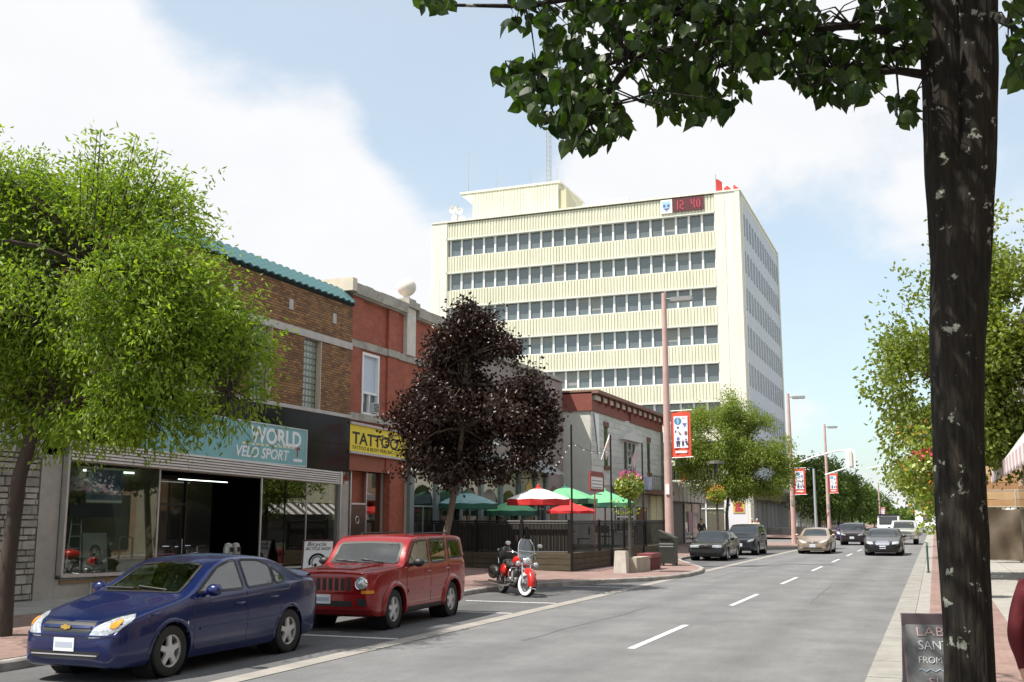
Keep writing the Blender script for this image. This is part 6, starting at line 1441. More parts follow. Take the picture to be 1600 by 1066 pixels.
# ================================================================== motorcycle
def motorcycle():
    F, B = Vector((-9.66, 25.45, 0)), Vector((-10.80, 26.72, 0)); wb = (F - B).length; d = (F - B).normalized(); rz = math.atan2(d.y, d.x)
    t = thing('motorcycle', 'red touring motorcycle with windscreen and whitewall tyres parked at the kerb', 'motorcycle', tuple(B), rz); t.rotation_euler = (R(-6), 0, rz)
    ch = mat('chrome', (.75, .75, .76), .12); bl = mat('moto_black', (.012, .012, .012), .35); lea = mat('moto_leather', (.03, .03, .028), .55, bump=.2)
    rd = paint('moto_red', (.55, .02, .015), .1); ww = mat('whitewall', (.78, .78, .76), .6); eng = mat('engine_metal', (.35, .35, .36), .35, metal=.9, var=.3, vscale=20)
    def bld(n, mb, m, par=None, sm=50): return link(n, mb.mesh(n, m, smooth=sm), par or t)
    r = .325
    def wheel(x, y_, st):
        k = .065; mb = MB(); mb.lathe([(r * .66, -k), (r * .9, -k * 1.02), (r, -k * .5), (r, k * .5), (r * .9, k * 1.02), (r * .66, k)], 30, (0, 0, 0), 'y'); w = link('wheel', mb.mesh('wheel', CARM['tyre'], smooth=50), t, (x, y_, r), (0, 0, st))
        for s_ in (1, -1):
            mb = MB(); mb.lathe([(r * .64, s_ * k * 1.03), (r * .88, s_ * k * 1.06)], 30, (0, 0, 0), 'y'); bld('whitewall', mb, ww, w)
        mb = MB(); mb.lathe([(r * .66, -k * .8), (r * .58, -k * .4), (r * .58, k * .4), (r * .66, k * .8)], 26, (0, 0, 0), 'y'); bld('rim', mb, ch, w)
        mb = MB()
        for i in range(18):
            a = i * 2 * math.pi / 18; mb.tube([(0, .03 * (-1) ** i, 0), (r * .6 * math.cos(a), 0, r * .6 * math.sin(a))], .005, 4)
        bld('spokes', mb, ch, w, 0 or 30)
        mb = MB(); mb.lathe([(.0, .07), (.1, .068), (.12, .06)], 18, (0, 0, 0), 'y'); mb.lathe([(.0, -.07), (.1, -.068), (.12, -.06)], 18, (0, 0, 0), 'y'); mb.tube([(0, -.09, 0), (0, .09, 0)], .03, 8); bld('brake_disc', mb, eng, w)
        return w
    wheel(0, 0, 0); wheel(wb, 0, R(18))
    def fender(cx, a0, a1, rr, w, m, n=16):
        mb = MB(); vs = []
        for i in range(n + 1):
            a = a0 + (a1 - a0) * i / n
            for (y_, q) in ((-w, -.1), (-w * .92, 0), (-w * .5, .03), (0, .04), (w * .5, .03), (w * .92, 0), (w, -.1)): vs.append((cx + (rr + q) * math.cos(a), y_, r + (rr + q) * math.sin(a)))
        mb.add(vs, [(7 * i + j, 7 * i + j + 1, 7 * i + j + 8, 7 * i + j + 7) for i in range(n) for j in range(6)]); return bld('fender', mb, m)
    ff = fender(wb, R(-8), R(158), r + .035, .09, rd); mb = MB(); mb.tube([(wb + (r + .06) * math.cos(a), y_, r + (r + .06) * math.sin(a) - .06) for a, y_ in ((R(-8), .09), (R(-6), .06), (R(-5), 0), (R(-6), -.06), (R(-8), -.09))], .014, 6); bld('fender_trim', mb, ch, ff)
    fender(0, R(20), R(185), r + .035, .1, rd)
    hd = Vector((wb - .33, 0, .88))
    for s_ in (1, -1):
        mb = MB(); mb.tube([(wb - .01, s_ * .11, r), (wb - .14, s_ * .11, .6)], .03, 10); mb.tube([(wb - .14, s_ * .11, .6), (wb - .28, s_ * .11, .98)], .036, 10); bld('fork_leg', mb, ch)
    mb = MB(); mb.box(wb - .33, wb - .21, -.15, .15, .9, .98); mb.sphere((wb - .2, 0, .87), .13, 12, (.8, 1.1, .9)); bld('headlamp_nacelle', mb, ch)
    mb = MB(); mb.lathe([(0, wb - .075), (.06, wb - .08), (.09, wb - .1), (.1, wb - .13)], 18, (0, 0, .87), 'x'); bld('headlight', mb, CARM['lamp'])
    for s_ in (1, -1):
        mb = MB(); mb.sphere((wb - .17, s_ * .24, .8), .075, 12, (.9, 1, 1)); mb.tube([(wb - .2, s_ * .1, .8), (wb - .18, s_ * .22, .8)], .015, 6); o = bld('spot_lamp', mb, ch)
        mb = MB(); mb.lathe([(0, wb - .095), (.05, wb - .1), (.065, wb - .115)], 14, (0, s_ * .24, .8), 'x'); bld('lens', mb, CARM['lamp'], o)
    mb = MB(); vs = []; n = 8
    for j in range(7):
        f = j / 6; h = .93 + .50 * f; w = .21 * (1 - .1 * f - .45 * f ** 5) + .02
        for i in range(n + 1):
            q = -1 + 2 * i / n; vs.append((wb - .12 - .2 * f - .07 * q * q, w * q, h))
    mb.add(vs, [((n + 1) * j + i, (n + 1) * j + i + 1, (n + 1) * (j + 1) + i + 1, (n + 1) * (j + 1) + i) for j in range(6) for i in range(n)]); o = bld('windscreen', mb, glassmat('moto_glass', (.55, .68, .74), .12))
    mb = MB(); mb.tube([(wb - .13 - .2 * f / 6 - .07, s2 * (.21 * (1 - .1 * f / 6 - .45 * (f / 6) ** 5) + .022), .93 + .50 * f / 6) for s2 in (1,) for f in range(7)], .008, 5); mb.tube([(wb - .13 - .2 * f / 6 - .07, -(.21 * (1 - .1 * f / 6 - .45 * (f / 6) ** 5) + .022), .93 + .50 * f / 6) for f in range(7)], .008, 5); mb.tube([(wb - .25, -.22, 1.12), (wb - .17, 0, 1.12), (wb - .25, .22, 1.12)], .01, 5); bld('windscreen_frame', mb, ch, o)
    mb = MB(); mb.tube([(wb - .72, .42, 1.04), (wb - .55, .4, 1.08), (wb - .38, .26, 1.08), (wb - .32, .1, 1.0), (wb - .32, -.1, 1.0), (wb - .38, -.26, 1.08), (wb - .55, -.4, 1.08), (wb - .72, -.42, 1.04)], .014, 8); hb = bld('handlebar', mb, ch)
    for s_ in (1, -1):
        mb = MB(); mb.tube([(wb - .74, s_ * .425, 1.035), (wb - .6, s_ * .41, 1.07)], .02, 8); bld('grip', mb, bl, hb)
        mb = MB(); mb.tube([(wb - .5, s_ * .36, 1.08), (wb - .48, s_ * .42, 1.26)], .008, 5); mb.sphere((wb - .48, s_ * .44, 1.29), .07, 10, (.3, 1.1, .7)); bld('mirror', mb, ch, hb)
    mb = MB(); P = [(wb - .42, .06, .86), (wb - .55, .13, .88), (wb - .75, .16, .87), (wb - .95, .13, .82), (wb - 1.02, .07, .77)]
    mb.sphere((wb - .7, 0, .86), .3, 16, (1.1, .55, .5)); bld('fuel_tank', mb, rd)
    mb = MB(); mb.sphere((wb - 1.12, 0, .74), .3, 14, (1.0, .6, .35)); mb.sphere((wb - 1.5, 0, .79), .28, 14, (.9, .55, .38)); bld('seat', mb, lea)
    mb = MB(); mb.sphere((wb - 1.78, 0, 1.0), .26, 14, (.45, .95, .8)); mb.box(wb - 1.9, wb - 1.75, -.2, .2, .75, .95); o = bld('backrest', mb, lea)
    mb = MB(); mb.tube([(wb - 1.7, .2, .75), (wb - 1.86, .2, 1.12), (wb - 1.9, 0, 1.2), (wb - 1.86, -.2, 1.12), (wb - 1.7, -.2, .75)], .012, 6); bld('backrest_bar', mb, ch, o)
    for s_ in (1, -1):
        q = MB(); q.box(-.38, .28, s_ * .2 - .01, s_ * .2 + .01, .4, .7)
        mb = MB(); mb.sphere((-.05, s_ * .3, .52), .36, 14, (1, .32, .5)); o = bld('saddlebag', mb, bl)
        mb = MB(); mb.sphere((-.05, s_ * .3, .6), .33, 12, (1, .31, .3)); bld('saddlebag_lid', mb, lea, o)
        mb = MB(); mb.tube([(-.35, s_ * .42, .5), (-.1, s_ * .43, .5), (.25, s_ * .4, .52)], .012, 5); bld('saddlebag_trim', mb, ch, o)
        mb = MB(); mb.tube([(wb - .5, s_ * .14, .34), (wb - .45, s_ * .34, .4), (wb - .42, s_ * .38, .55), (wb - .45, s_ * .3, .68), (wb - .5, s_ * .1, .7)], .016, 7); bld('crash_bar', mb, ch)
        mb = MB(); mb.box(wb - .78, wb - .5, s_ * .2, s_ * .34, .3, .33); bld('footboard', mb, bl)
    mb = MB(); mb.sphere((.3, .17, .62), .2, 12, (1.1, .3, .7)); mb.sphere((.3, -.17, .62), .2, 12, (1.1, .3, .7)); bld('side_cover', mb, rd)
    for a in (-.42, .42):
        mb = MB()
        for k in range(7): mb.lathe([(.0, .0), (.085, .0), (.085, .012), (0, .012)], 14, (0, 0, .05 + k * .03))
        mb.lathe([(.05, 0), (.05, .3), (.07, .31), (.03, .34)], 12); mb.xform(Matrix.Translation((.78 - a * .1, 0, .42)) @ Matrix.Rotation(-a, 4, 'Y')); bld('cylinder', mb, eng, None, 30)
    mb = MB(); mb.sphere((.78, 0, .36), .19, 14, (1.1, .75, .75)); mb.lathe([(0, .2), (.08, .19), (.1, .15)], 16, (.84, 0, .36), 'y'); mb.lathe([(0, -.2), (.08, -.19), (.1, -.15)], 16, (.84, 0, .36), 'y'); mb.sphere((.5, 0, .36), .14, 12, (1.2, .8, .7)); bld('engine', mb, eng)
    mb = MB(); mb.lathe([(0, .24), (.1, .235), (.115, .2), (.115, .12)], 18, (.78, 0, .6), 'y'); bld('air_cleaner', mb, ch)
    mb = MB(); mb.tube([(.9, -.12, .55), (1.0, -.16, .35), (.85, -.2, .24), (.4, -.22, .22), (-.5, -.24, .26)], [.03, .03, .035, .05, .05], 10); mb.tube([(.9, .12, .5), (.98, .16, .32), (.8, .2, .22), (.3, .22, .2), (-.5, .24, .26)], [.03, .03, .035, .05, .05], 10); bld('exhaust', mb, ch)
    mb = MB(); mb.tube([(wb - .36, 0, .9), (wb - .6, 0, .45), (.9, 0, .2), (.2, 0, .25), (0, 0, r)], .03, 8); mb.tube([(wb - .4, 0, .85), (.5, 0, .68), (-.1, 0, .7)], .03, 8); bld('frame', mb, bl)
    for s_ in (-.1, .1):
        mb = MB(); mb.sphere((-.42, s_ * 1.6, .55), .04, 8); bld('tail_light', mb, CARM['red'])
    mb = MB(); mb.tube([(.75, .12, .25), (.7, .3, .0)], .014, 6); bld('side_stand', mb, bl)
motorcycle()

# ================================================================== street lamps with banners
M_pole = mat('pink_concrete', (.50, .335, .305), .85, var=.12, vscale=1.5, bump=.2, bscale=50)
M_lum = mat('luminaire_grey', (.25, .25, .24), .5)
M_brd = mat('banner_red', (.72, .09, .05), .75); M_bsky = mat('banner_sky', (.72, .76, .84), .75, var=.06)
BAN = [mat('ban_blue', (.08, .22, .35), .8), mat('ban_navy', (.15, .17, .4), .8), mat('ban_brown', (.25, .1, .08), .8), mat('ban_dark', (.05, .05, .09), .8), mat('ban_rose', (.7, .35, .38), .8), mat('ban_yellow', (.75, .6, .25), .8)]
def banner(t, x, y_, z1, h, w, par=None):
    z0 = z1 - h; yb = y_
    mb = MB(); n = 6; vs = []
    for i in range(n + 1):
        for z in (z0, z1): vs.append((x + w * i / n, yb + .02 * math.sin(i * 1.3), z))
    m = len(vs); vs += [(a, b + .012, c) for a, b, c in vs]
    mb.add(vs, [(2 * i, 2 * i + 2, 2 * i + 3, 2 * i + 1) for i in range(n)] + [(m + 2 * i, m + 2 * i + 1, m + 2 * i + 3, m + 2 * i + 2) for i in range(n)]); o = mb.build('banner', M_brd, t)
    def fl(px, pz, poly, m_, nm='print', e=.026):
        q = MB(); q.prism([(x + (px + a) * w, z0 + (pz + b * w / h * 1.0) * h) for a, b in poly], yb - e, yb - e + .004, 'y'); q.build(nm, m_, o)
    sq = lambda a, b: [(-a, -b), (a, -b), (a, b), (-a, b)]
    circ = lambda r_, k=12, sy=1: [(r_ * math.cos(2 * math.pi * i / k), r_ * sy * math.sin(2 * math.pi * i / k)) for i in range(k)]
    q = MB(); q.prism([(x + .14 * w, z0 + .2 * h), (x + .86 * w, z0 + .2 * h), (x + .86 * w, z0 + .9 * h), (x + .14 * w, z0 + .9 * h)], yb - .024, yb - .02, 'y'); q.build('print_field', M_bsky, o)
    fl(.36, .79, circ(.19), BAN[0]); fl(.36, .79, circ(.07, 8, 2.4), mat('ban_light_blue', (.25, .5, .7), .8), e=.03); fl(.36, .645, sq(.05, .05), BAN[3])
    fl(.70, .70, [(-.12, .1), (.12, .1), (.02, -.14)], BAN[1]); fl(.68, .84, [(-.12, 0), (.14, .02), (.1, .06), (-.1, .06)], BAN[4])
    fl(.46, .53, [(-.1, .1), (0, .02), (.1, -.12), (-.02, -.1)], BAN[2]); fl(.76, .52, circ(.08, 8, 1.5), BAN[2]); fl(.24, .56, circ(.04, 6, 1.8), BAN[3])
    fl(.36, .4, circ(.08, 8, 1.2), BAN[1]); fl(.36, .31, [(-.11, .1), (.11, .1), (.07, -.2), (.01, -.2), (0, 0), (-.02, -.2), (-.08, -.2)], BAN[3])
    fl(.60, .36, circ(.05, 8), BAN[4]); fl(.60, .30, [(-.06, .1), (.06, .1), (.05, -.14), (-.04, -.14)], BAN[3]); fl(.76, .38, circ(.05, 8), BAN[2]); fl(.78, .31, [(-.08, .1), (.04, .1), (.1, -.14), (-.0, -.12)], BAN[3])
    fl(.5, .115, sq(.30, .06), M_white, 'print_caption')
    return o
def street_lamp(x, y_, H, label, bz=6.25, ban=True):
    t = thing('street_lamp', label, 'street lamp', (x, y_, .12), 0, 'street lamps along the left side')
    mb = MB(); mb.tube([(x, y_, .1), (x, y_, H)], [.19, .10], 14); mb.build('pole', M_pole, t, smooth=True)
    mb = MB(); mb.tube([(x, y_, H - .25), (x + .35, y_, H - .28)], .035, 8); mb.build('arm', M_lum, t)
    mb = MB(); mb.box(x + .3, x + 1.2, y_ - .16, y_ + .16, H - .40, H - .22); o = mb.build('luminaire', M_lum, t)
    mb = MB(); mb.box(x + .38, x + 1.12, y_ - .12, y_ + .12, H - .42, H - .40); mb.build('lens', mat('lamp_lens', (.6, .6, .55), .3), o)
    if ban:
        for z in (bz + .03, bz - 1.88):
            mb = MB(); mb.tube([(x, y_, z), (x + 1.05, y_, z + .03)], .022, 6); mb.build('banner_arm', M_white, t)
        banner(t, x + .17, y_, bz, 1.85, .8)
    mb = MB(); mb.box(x - .08, x + .08, y_ - .22, y_ - .15, 2.9, 3.3); mb.build('junction_box', M_white if y_ < 50 else M_lum, t)
    return t
street_lamp(ony(1043, 700, 42.6).x, 42.6, 11.25, 'tall pink concrete lamp post with red banner beside the litter bin')
street_lamp(-9.47, 79.3, 11.0, 'second pink lamp post with red banner at the side street corner', 5.5)
street_lamp(-9.43, 106.9, 11.0, 'third pink lamp post with red banner by the traffic signal', 6.2)
street_lamp(-9.45, 212, 8.6, 'farthest lamp post with a small banner down the street', 3.9)
# ------------------------------------------------ traffic signal
t = thing('traffic_signal', 'grey traffic signal mast with two long arms over the far crossing', 'traffic signal', (-10.4, 104.5, .12))
mb = MB(); mb.tube([(-10.4, 104.5, .1), (-10.4, 104.5, 6.6)], [.14, .1], 10); mb.build('mast', MATS['galvanised'], t)
mb = MB(); mb.tube([(-12.6, 104.5, 6.9), (-10.4, 104.5, 7.7), (-8.4, 104.5, 8.2), (-6.9, 104.5, 8.35)], .07, 8); mb.build('upper_arm', M_white, t)
mb = MB(); mb.tube([(-9.4, 104.6, 6.0), (-7.0, 104.6, 6.75)], .07, 8); mb.build('lower_arm', M_white, t)
mb = MB(); mb.box(-7.45, -6.55, 104.3, 104.42, 6.6, 8.35); o = mb.build('signal_backboard', M_white, t)
mb = MB(); mb.box(-7.15, -6.85, 104.15, 104.3, 6.75, 8.2); mb.build('signal_head', mat('signal_yellow', (.62, .6, .55), .5), o)
t = thing('traffic_signal', 'opposite signal arm reaching out from the right-hand trees', 'traffic signal', (.6, 106, .12))
mb = MB(); mb.tube([(.6, 106, .1), (.6, 106, 7.2)], .12, 10); mb.build('mast', MATS['galvanised'], t)
mb = MB(); mb.tube([(.6, 106, 7.2), (-2.5, 106, 7.1), (-5.6, 106, 6.6)], .06, 8); mb.build('arm', M_white, t)

# ------------------------------------------------ hanging flower baskets
M_fol = leafmat('basket_leaf', (.12, .22, .03), (.30, .36, .06), .3)
def petals(name, pts, mt, size, parent, rnd=True, flat=0.):
    n = len(pts); P = np.array(pts); a = nr.normal(size=(n, 3)); a /= np.linalg.norm(a, axis=1)[:, None]; b = np.cross(a, nr.normal(size=(n, 3))); b /= np.linalg.norm(b, axis=1)[:, None] + 1e-9
    s_ = size * nr.uniform(.6, 1.3, (n, 1)); v = np.stack([P - a * s_, P - b * s_ * .6, P + a * s_, P + b * s_ * .6], 1).reshape(-1, 3); f = np.arange(4 * n).reshape(n, 4)
    o = link(name, fastmesh(name, v - np.array(wloc(parent)) if parent else v, f, mt, np.repeat(nr.rand(n), 4)), parent); o['kind'] = 'stuff'; return o
def ballpts(c, r, n, sz=1., lo=-1.):
    d = nr.normal(size=(n, 3)); d /= np.linalg.norm(d, axis=1)[:, None]; rr = nr.uniform(.5, 1, (n, 1)) ** .5; p = d * rr * r; p[:, 2] *= sz; p = p[p[:, 2] > lo * r]; return p + np.array(c)
def basket(x, y_, zc, r, label, flower, n=700, pole=True, ph=4.0, col2=None):
    t = thing('flower_basket', label, 'flower basket', (x, y_, .13), 0, 'hanging flower baskets')
    if pole:
        mb = MB(); mb.tube([(x, y_, .13), (x, y_, .8)], .085, 10); mb.tube([(x, y_, .8), (x, y_, zc + .2)], .06, 10); mb.build('post', mat('post_bronze', (.07, .065, .05), .5), t)
    mb = MB(); mb.lathe([(.0, zc - .25), (.22, zc - .15), (.28, zc + .0)], 14, (x, y_, 0)); mb.build('basket', M_wood, t)
    petals('foliage', ballpts((x, y_, zc), r, n, .85), M_fol, .07, t)
    petals('trailing_leaves', np.array([(x + rng.gauss(0, r * .5), y_ + rng.gauss(0, r * .5), zc - rng.uniform(.2, 1.0)) for _ in range(n // 7)]), M_fol, .05, t)
    petals('flowers', ballpts((x, y_, zc + r * .35), r * .95, n // 5, .8, .05), flower, .06, t)
    if col2: petals('blooms', ballpts((x, y_, zc), r * 1.02, n // 4, .85), col2, .045, t)
    return t
f_pink = leafmat('petal_pink', (.55, .06, .25), (.7, .2, .4), .3, (1.2, .8, 1)); f_yel = leafmat('petal_cream', (.75, .7, .35), (.8, .8, .6), .3, (1.2, 1.1, .6)); f_or = leafmat('petal_orange', (.6, .2, .03), (.65, .35, .08), .3, (1.2, .9, .4))
basket(-9.75, 35.75, 3.05, .52, 'pink and cream flower basket on the post beside the patio', f_pink, 900, col2=f_yel)
p = onx(1120, 775, -11.2); basket(-11.2, p.y, 3.2, .55, 'orange flower basket beneath the lantern by the locust tree', f_or, 600, col2=f_or)
mb = MB(); mb.tube([(-11.2, p.y, 3.3), (-11.2, p.y, 4.6)], .05, 8); mb.lathe([(.0, 4.5), (.1, 4.5), (.12, 4.9), (.5, 4.95), (.45, 5.1), (0, 5.15)], 12, (-11.2, p.y, 0)); tag(mb.build('pavement_lantern', mat('post_bronze', (.07, .06, .05))), 'flat-topped pavement lantern above the orange flower basket', 'street lamp')
t = basket(-.16, 26.5, 3.1, .42, 'tall red and yellow flower column at the right kerb behind the trunk', leafmat('petal_red', (.5, .03, .06), (.6, .1, .15), .3, (1.2, .6, .7)), 500, pole=False, col2=f_yel)
mb = MB(); mb.tube([(.22, 26.6, .13), (.22, 26.6, 4.1)], .05, 8); mb.tube([(.22, 26.6, 3.9), (-.16, 26.5, 3.85), (-.16, 26.5, 3.1)], .02, 6); mb.build('post', MATS['post_bronze'], t)
petals('trailing_vine', np.array([(-.2 + rng.gauss(0, .16), 26.5 + rng.gauss(0, .16), rng.uniform(1.6, 4.1)) for _ in range(420)]), M_fol, .06, t)
petals('vine_blooms', np.array([(-.2 + rng.gauss(0, .2), 26.5 + rng.gauss(0, .2), rng.uniform(1.9, 4.3)) for _ in range(90)]), f_or, .05, t)

# ------------------------------------------------ bin, planter bench, meters, boards, rack
t = thing('litter_bin', 'dark green litter bin with slanted top on the bump-out', 'bin', (-9.8, 41.3, .13))
M_bin = mat('bin_green', (.025, .03, .024), .45, var=.15)
x0, x1, y0, y1 = -10.05, -9.43, 41.0, 41.6
mb = MB(); mb.hexa([(x0, y0, .22), (x1, y0, .22), (x1, y1, .22), (x0, y1, .22), (x0, y0, 1.2), (x1, y0, 1.08), (x1, y1, 1.08), (x0, y1, 1.2)]); mb.build('body', M_bin, t)
mb = MB(); mb.hexa([(x0 - .03, y0 - .03, 1.2), (x1 + .03, y0 - .03, 1.08), (x1 + .03, y1 + .03, 1.08), (x0 - .03, y1 + .03, 1.2), (x0 - .03, y0 - .03, 1.5), (x1 + .03, y0 - .03, 1.2), (x1 + .03, y1 + .03, 1.2), (x0 - .03, y1 + .03, 1.5)]); mb.build('hood', M_bin, t)
mb = MB(); mb.box(x0 + .06, x1 - .06, y0 - .035, y0 - .031, 1.13, 1.19); mb.build('slot', M_black, t)
for k in range(2):
    mb = MB(); mb.box(x0 + .03, x1 - .03, y0 - .012, y0 - .002, .95 - k * .1, .99 - k * .1); mb.build('trim_strip', M_lum, t)
for (a, b) in ((x0 + .05, y0 + .05), (x1 - .05, y0 + .05), (x0 + .05, y1 - .05), (x1 - .05, y1 - .05)):
    mb = MB(); mb.box(a - .04, a + .04, b - .04, b + .04, .12, .22); mb.build('foot', M_bin, t)
t = thing('concrete_planter', 'concrete planter post at the near end of the red bench', 'planter', (-9.9, 35.4, .13))
mb = MB(); mb.hexa([(-10.17, 35.1, .12), (-9.72, 35.1, .12), (-9.72, 35.55, .12), (-10.17, 35.55, .12), (-10.13, 35.14, .86), (-9.76, 35.14, .86), (-9.76, 35.51, .86), (-10.13, 35.51, .86)]); mb.build('body', mat('planter_concrete', (.5, .47, .42), .9, var=.15, bump=.3), t)
mb = MB(); mb.box(-9.9, -9.5, 35.6, 37.5, .12, .62); mb.build('side_box', mat('planter_tan', (.42, .37, .3), .9, var=.15), t)
t = thing('slatted_bench', 'low dark red slatted bench end beside the concrete planter', 'bench', (-9.6, 38, .13))
mb = MB(); mb.box(-10.0, -9.44, 37.55, 38.9, .55, .7); mb.build('seat', mat('bench_red', (.19, .045, .05), .6), t)
for k in range(8):
    mb = MB(); mb.box(-9.98, -9.46, 37.6 + k * .165, 37.68 + k * .165, .12, .549); mb.build('slat', MATS['bench_red'], t)
t = thing('parking_meter', 'twin-headed grey parking meter behind the blue sedan', 'parking meter', (-11.75, 16.1, .13))
mb = MB(); mb.tube([(-11.75, 16.1, .1), (-11.75, 16.1, 1.1)], .03, 8); mb.box(-11.85, -11.65, 15.95, 16.25, 1.08, 1.13); mb.build('post', M_lum, t)
for dy in (-.11, .11):
    mb = MB(); mb.lathe([(0, 1.13), (.075, 1.13), (.085, 1.3), (.085, 1.42), (.06, 1.5), (0, 1.52)], 12, (-11.75 + .0, 16.1 + dy, 0)); h = mb.build('meter_head', mat('meter_grey', (.35, .35, .34), .4, metal=.6), t, smooth=True)
    mb = MB(); mb.box(-11.71, -11.66, 16.1 + dy - .045, 16.1 + dy + .045, 1.36, 1.44); mb.build('display', M_black, h)
# bicycle shop A-board
p = onz(497, 908, .17); ax_, ay = p.x, p.y
t = thing('sandwich_board', 'white sandwich board with a cyclist emblem in front of the bicycle shop', 'sign', (ax_, ay, .17))
xd = Vector((.93, .37, 0)).normalized(); nd = Vector((xd.y, -xd.x, 0)); M_abf = mat('board_frame', (.09, .03, .04), .6); M_abw = mat('board_white', (.85, .85, .85), .6)
def slab(mb, o, x_, n_, w, h, lean, th):
    o = Vector(o); up = (Vector((0, 0, 1)) * math.cos(lean) - n_ * math.sin(lean)); q = up.cross(x_).normalized()
    b = [o - x_ * w / 2, o + x_ * w / 2]; P = [b[0], b[1], b[1] - n_ * th, b[0] - n_ * th]; mb.hexa([tuple(v) for v in P] + [tuple(v + up * h) for v in P]); return up
mb = MB(); up = slab(mb, p + nd * .3, xd, nd, .92, 1.2, .22, .03); mb.build('front_frame', M_abf, t)
mb = MB(); slab(mb, p + nd * .312 + up * .05, xd, nd, .82, 1.1, .22, .012); mb.build('front_panel', M_abw, t)
mb = MB(); slab(mb, p - nd * .27, xd, nd, .92, 1.2, -.22, .03); mb.build('rear_frame', M_abf, t)
fo = p + nd * .318
text("Bicycle", .16, M_black, t, fo + up * 1.02 - xd * .34, xd, up, shear=.3, width=.55); text("BICYCLE SHOP", .12, M_black, t, fo + up * .9 - xd * .36, xd, up, shear=.2, width=.7)
emblem(t, fo + up * .55, xd, up, .66, M_black)
# chalk board on the right
p = Vector((-.3, 8.9, .12)); t = thing('chalk_board', 'grey chalk menu board on the right pavement half hidden by the trunk', 'sign', tuple(p))
xd = Vector((.98, .2, 0)).normalized(); nd = Vector((xd.y, -xd.x, 0))
ptl = onz(1408, 962, 1.07); p = Vector((ptl.x, ptl.y, .12)) + xd * .33
mb = MB(); up = slab(mb, p + nd * .22, xd, nd, .66, 1.0, .24, .025); mb.build('frame', mat('chalk_frame', (.16, .13, .14), .7), t)
mb = MB(); slab(mb, p + nd * .228 + up * .04, xd, nd, .60, .92, .24, .01); mb.build('slate', mat('chalk_slate', (.16, .165, .17), .75, var=.25, vscale=5, detail=8), t)
mb = MB(); slab(mb, p - nd * .2, xd, nd, .66, 1.0, -.24, .025); mb.build('rear_frame', MATS['chalk_frame'], t)
fo = p + nd * .232; ck, cp = mat('chalk_white', (.72, .74, .76), .9), mat('chalk_pink', (.62, .42, .44), .9)
for (s_, z, m_, dx, wd) in (('LABI', .80, cp, -.22, .26), ('SANT', .68, ck, -.21, .26), ('FROM $', .56, ck, -.22, .26), ('SUN', .36, cp, -.15, .24)):
    text(s_, .115 if len(s_) < 5 else .085, m_, t, fo + up * z + xd * dx, xd, up, width=wd, bold=-.002)
mb = MB(); L0 = Vector(wloc(t)); mb.tube([fo + up * (.5 + .012 * math.sin(i * 1.6)) + xd * (-.22 + i * .02) for i in range(18)], .004, 4); mb.build('chalk_wave', mat('chalk_blue', (.4, .5, .6), .9), t)
mb = MB(); mb.tube([(-.3, 39.2, .12), (-.3, 39.2, 1.02), (-.3, 39.35, 1.1), (-.3, 39.9, 1.1), (-.3, 40.05, 1.02), (-.3, 40.05, .12)], .03, 8); mb.lathe([(0, .14), (.08, .14), (.08, .12)], 10, (-.3, 39.2, 0)); mb.lathe([(0, .14), (.08, .14), (.08, .12)], 10, (-.3, 40.05, 0))
tag(mb.build('bike_rack', mat('rack_green', (.05, .1, .08), .5), smooth=True), 'dark green hoop bike rack at the right kerb', 'bike rack')
# small flags on the balcony of the panel-clad building
for (u, v, c, lb) in ((945, 700, (.55, .3, .25), 'small red striped flag leaning from the balcony'), (988, 718, (.6, .2, .25), 'pink and white flag at the right of the balcony')):
    q = onx(u, v, EX + .9); t = thing('balcony_flag', lb, 'flag', tuple(q)); mb = MB(); mb.tube([q + Vector((-.1, -.3, -.6)), q + Vector((.1, .5, .7))], .02, 5); mb.build('staff', M_white, t)
    mb = MB(); mb.hexa([tuple(q + Vector(w)) for w in ((.1, .4, .6), (.14, .4, .6), (.14, -.4, -.05), (.1, -.4, -.05), (.1, .5, .05), (.14, .5, .05), (.14, -.2, -.6), (.1, -.2, -.6))]); mb.build('cloth', mat('flagc_%d' % u, c, .8, col2=(.7, .65, .65), vscale=3), t)

